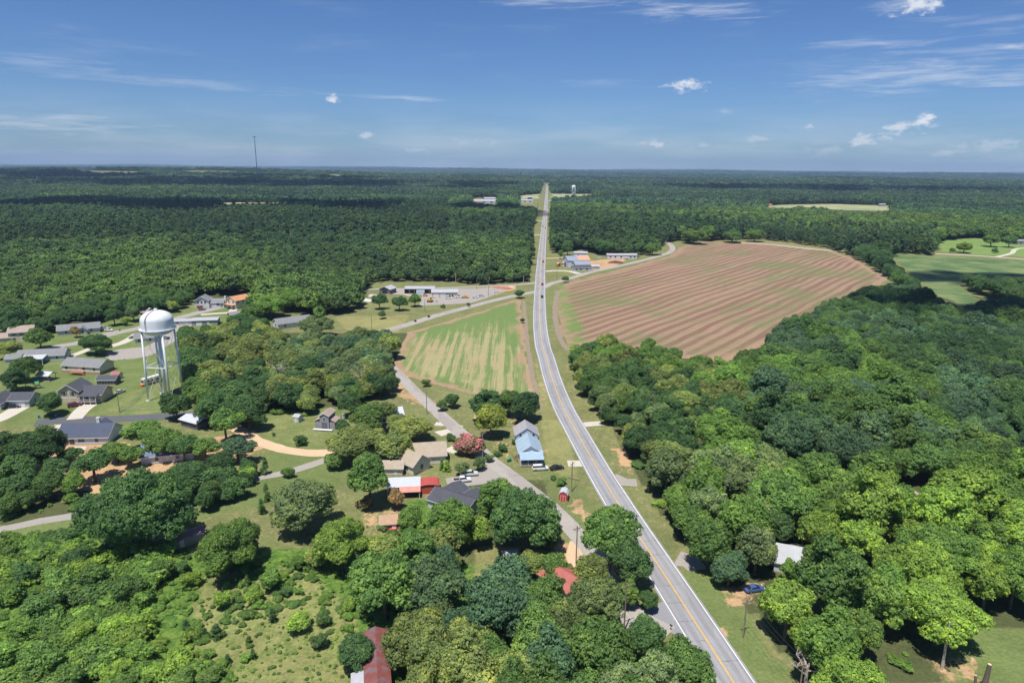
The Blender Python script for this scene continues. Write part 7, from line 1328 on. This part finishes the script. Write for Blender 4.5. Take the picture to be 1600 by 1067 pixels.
b = MB(); b.tube((-Ln / 2, 0, 0), (Ln / 2, .4, .1), .5, .35, 10); b.build('trunk', PALEBARK, e); b = MB(); b.tube((-Ln / 2 + 1, .8, -.1), (Ln / 2 - 2, 1.0, 0), .3, .2, 8); b.tube((0, 0, .3), (3, 2.2, 1.0), .12, .05, 6); b.build('branch', PALEBARK, e)
rg = np.random.RandomState(2)
for i, (x, y) in enumerate(((1486, 1038), (1492, 1034), (1481, 1046), (1497, 1042))): e = empty('firewood', (*at(x, y), 0), rg.uniform(0, 3), 'short cut log with red brown end beside the tall pale trunk', 'log', 'cut logs beside the tall pale trunk'); b = MB(); b.tube((-.5, 0, .18), (.5, .1, .18), .2, n=8); b.build('log_body', BARK, e); b = MB(); b.tube((.5, .1, .18), (.52, .1, .18), .19, n=8); b.build('cut_face', mat('red_cut_wood', (.5, .2, .1)), e)
# dead pale limbs showing in two crowns of the wood behind the barn, and by the road
def deadlimbs(px_, z, s, label, seed):
    rg = np.random.RandomState(seed); x, y = at(px_[0], px_[1], z); e = empty('dead_tree', (x, y, 0), 0, label, 'dead tree'); b = MB(); b.tube((0, 0, -.2), (0, 0, z), .35, .25, 8); b.build('trunk', PALEBARK, e); b = MB()
    for k in range(9):
        a = rg.uniform(0, 6.28); p = Vector((0, 0, z * rg.uniform(.7, 1))); q = p + Vector((math.cos(a), math.sin(a), rg.uniform(.5, 1.3))) * s * rg.uniform(.6, 1); b.tube(p, q, .16, .09, 5)
        for j in range(3): r2 = q + Vector((rg.uniform(-1, 1), rg.uniform(-1, 1), rg.uniform(.2, 1))) * s * .5; b.tube(q, r2, .08, .03, 4)
    b.build('bare_branches', PALEBARK, e)
deadlimbs((432, 574), 11, 3.5, 'pale bare limbs among green crowns left in the wood behind the barn', 1); deadlimbs((562, 582), 10.5, 3.5, 'pale forked bare limbs at the right of the wood behind the barn', 2); deadlimbs((1262, 1040), 7, 2.5, 'bare grey limbs beside the power pole at the bottom', 3)
for i, (x, y) in enumerate(((712, 445), (755, 444), (818, 441), (800, 442))): e = empty('dead_tree', (*at(x, y), 0), 0, ['leftmost pale bare trunk', 'tall pale bare trunk second from left', 'rightmost pale bare trunk', 'third pale bare trunk'][i] + ' at the dark wood edge above the yard', 'dead tree'); b = MB(); b.tube((0, 0, 0), (.2, 0, 11), .3, .12, 6); b.build('trunk', PALEBARK, e)
e = empty('dark_bar', (*at(897, 749), .1), R(-25), 'thin dark bar on the grass right of the verge power pole', 'branch'); b = MB(); b.tube((-2, 0, .05), (2, 0, .05), .1, .07, 6); b.build('dark_bar_body', BARK, e)  # thin dark bar laid along a dark line in the grass
e = empty('drain_cover', (*at(194, 562), 0.05), 0, 'small white object at the edge of the turning circle', 'marker'); b = MB(); b.tube((0, 0, 0), (0, 0, .8), .3, n=10); b.build('marker_body', TRIM, e)
# ------------------------------------------------------------------ clouds overhead (their shadows lie over the far woods)
def cloud_mat():
    m = bpy.data.materials.new('cloud'); m.use_nodes = True; g = NT(m.node_tree); g.n.clear(); out = g.node('ShaderNodeOutputMaterial')
    d = g.node('ShaderNodeBsdfDiffuse', ins={'Color': (0.9, 0.9, 0.9, 1)}); t = g.node('ShaderNodeBsdfTranslucent', ins={'Color': (0.8, 0.8, 0.8, 1)})
    m1 = g.node('ShaderNodeMixShader', ins={0: 0.4, 1: d.outputs[0], 2: t.outputs[0]}); tr = g.node('ShaderNodeBsdfTransparent')
    n = g.noise(geo_pos(g), 0.006, 5, 0.6); m2 = g.node('ShaderNodeMixShader', ins={0: g.ramp(n, 0.40, 0.60, 0.12, 0.75), 1: m1.outputs[0], 2: tr.outputs[0]})
    g.l.new(m2.outputs[0], out.inputs[0]); return m
CLOUDM = cloud_mat()
def cloud(px_, py_, hw, hd, seed, alt=950):
    gx, gy = at(px_, py_); k = alt / math.tan(SUN_EL); cx = gx + math.sin(SUN_AZ) * k; cy = gy + math.cos(SUN_AZ) * k
    rng = np.random.RandomState(seed); V, F_ = [], []; n = 26
    for i in range(n):
        a = rng.uniform(0, 6.28); q = rng.uniform(0, 1) ** 0.6; r_ = min(hw, hd) * rng.uniform(0.28, 0.5) * (1.2 - 0.5 * q)
        c = np.array([cx + math.cos(a) * hw * q * 0.85, cy + math.sin(a) * hd * q * 0.85, alt + rng.uniform(0, 0.15) * r_])
        w = ICV * r_ * rng.uniform(0.85, 1.15, (len(ICV), 1)); w[:, 2] = np.where(w[:, 2] < 0, w[:, 2] * 0.2, w[:, 2] * 0.55); F_.append(ICF + len(V) * len(ICV)); V.append(w + c)
    o = link(bpy.data.objects.new('cloud', npmesh('cloud', np.vstack(V), [np.concatenate(F_)], [CLOUDM]))); o.data.polygons.foreach_set('use_smooth', [True] * len(o.data.polygons)); props(o, kind='structure')
cloud(180, 326, 620, 260, 3, 1000); cloud(620, 330, 420, 180, 4, 1000)
cloud(1350, 300, 1000, 420, 5, 1300); cloud(1560, 436, 110, 50, 7); cloud(1475, 490, 78, 48, 1)
cloud(400, 292, 1500, 480, 8, 1700); cloud(1100, 283, 1900, 700, 9, 1900); cloud(120, 283, 1700, 600, 10, 1900)
# ------------------------------------------------------------------ the air
def haze():
    b = MB(); b.box(-21500, 21500, -1600, 21500, -70, 300); m = bpy.data.materials.new('haze'); m.use_nodes = True; g = NT(m.node_tree); g.n.clear()
    out = g.node('ShaderNodeOutputMaterial'); v = g.node('ShaderNodeVolumePrincipled', ins={'Color': (0.47, 0.68, 0.99, 1), 'Density': 6e-5}); g.l.new(v.outputs[0], out.inputs['Volume'])
    props(b.build('haze', m), 'thin blue summer haze over the woods', 'haze', kind='stuff')
haze()
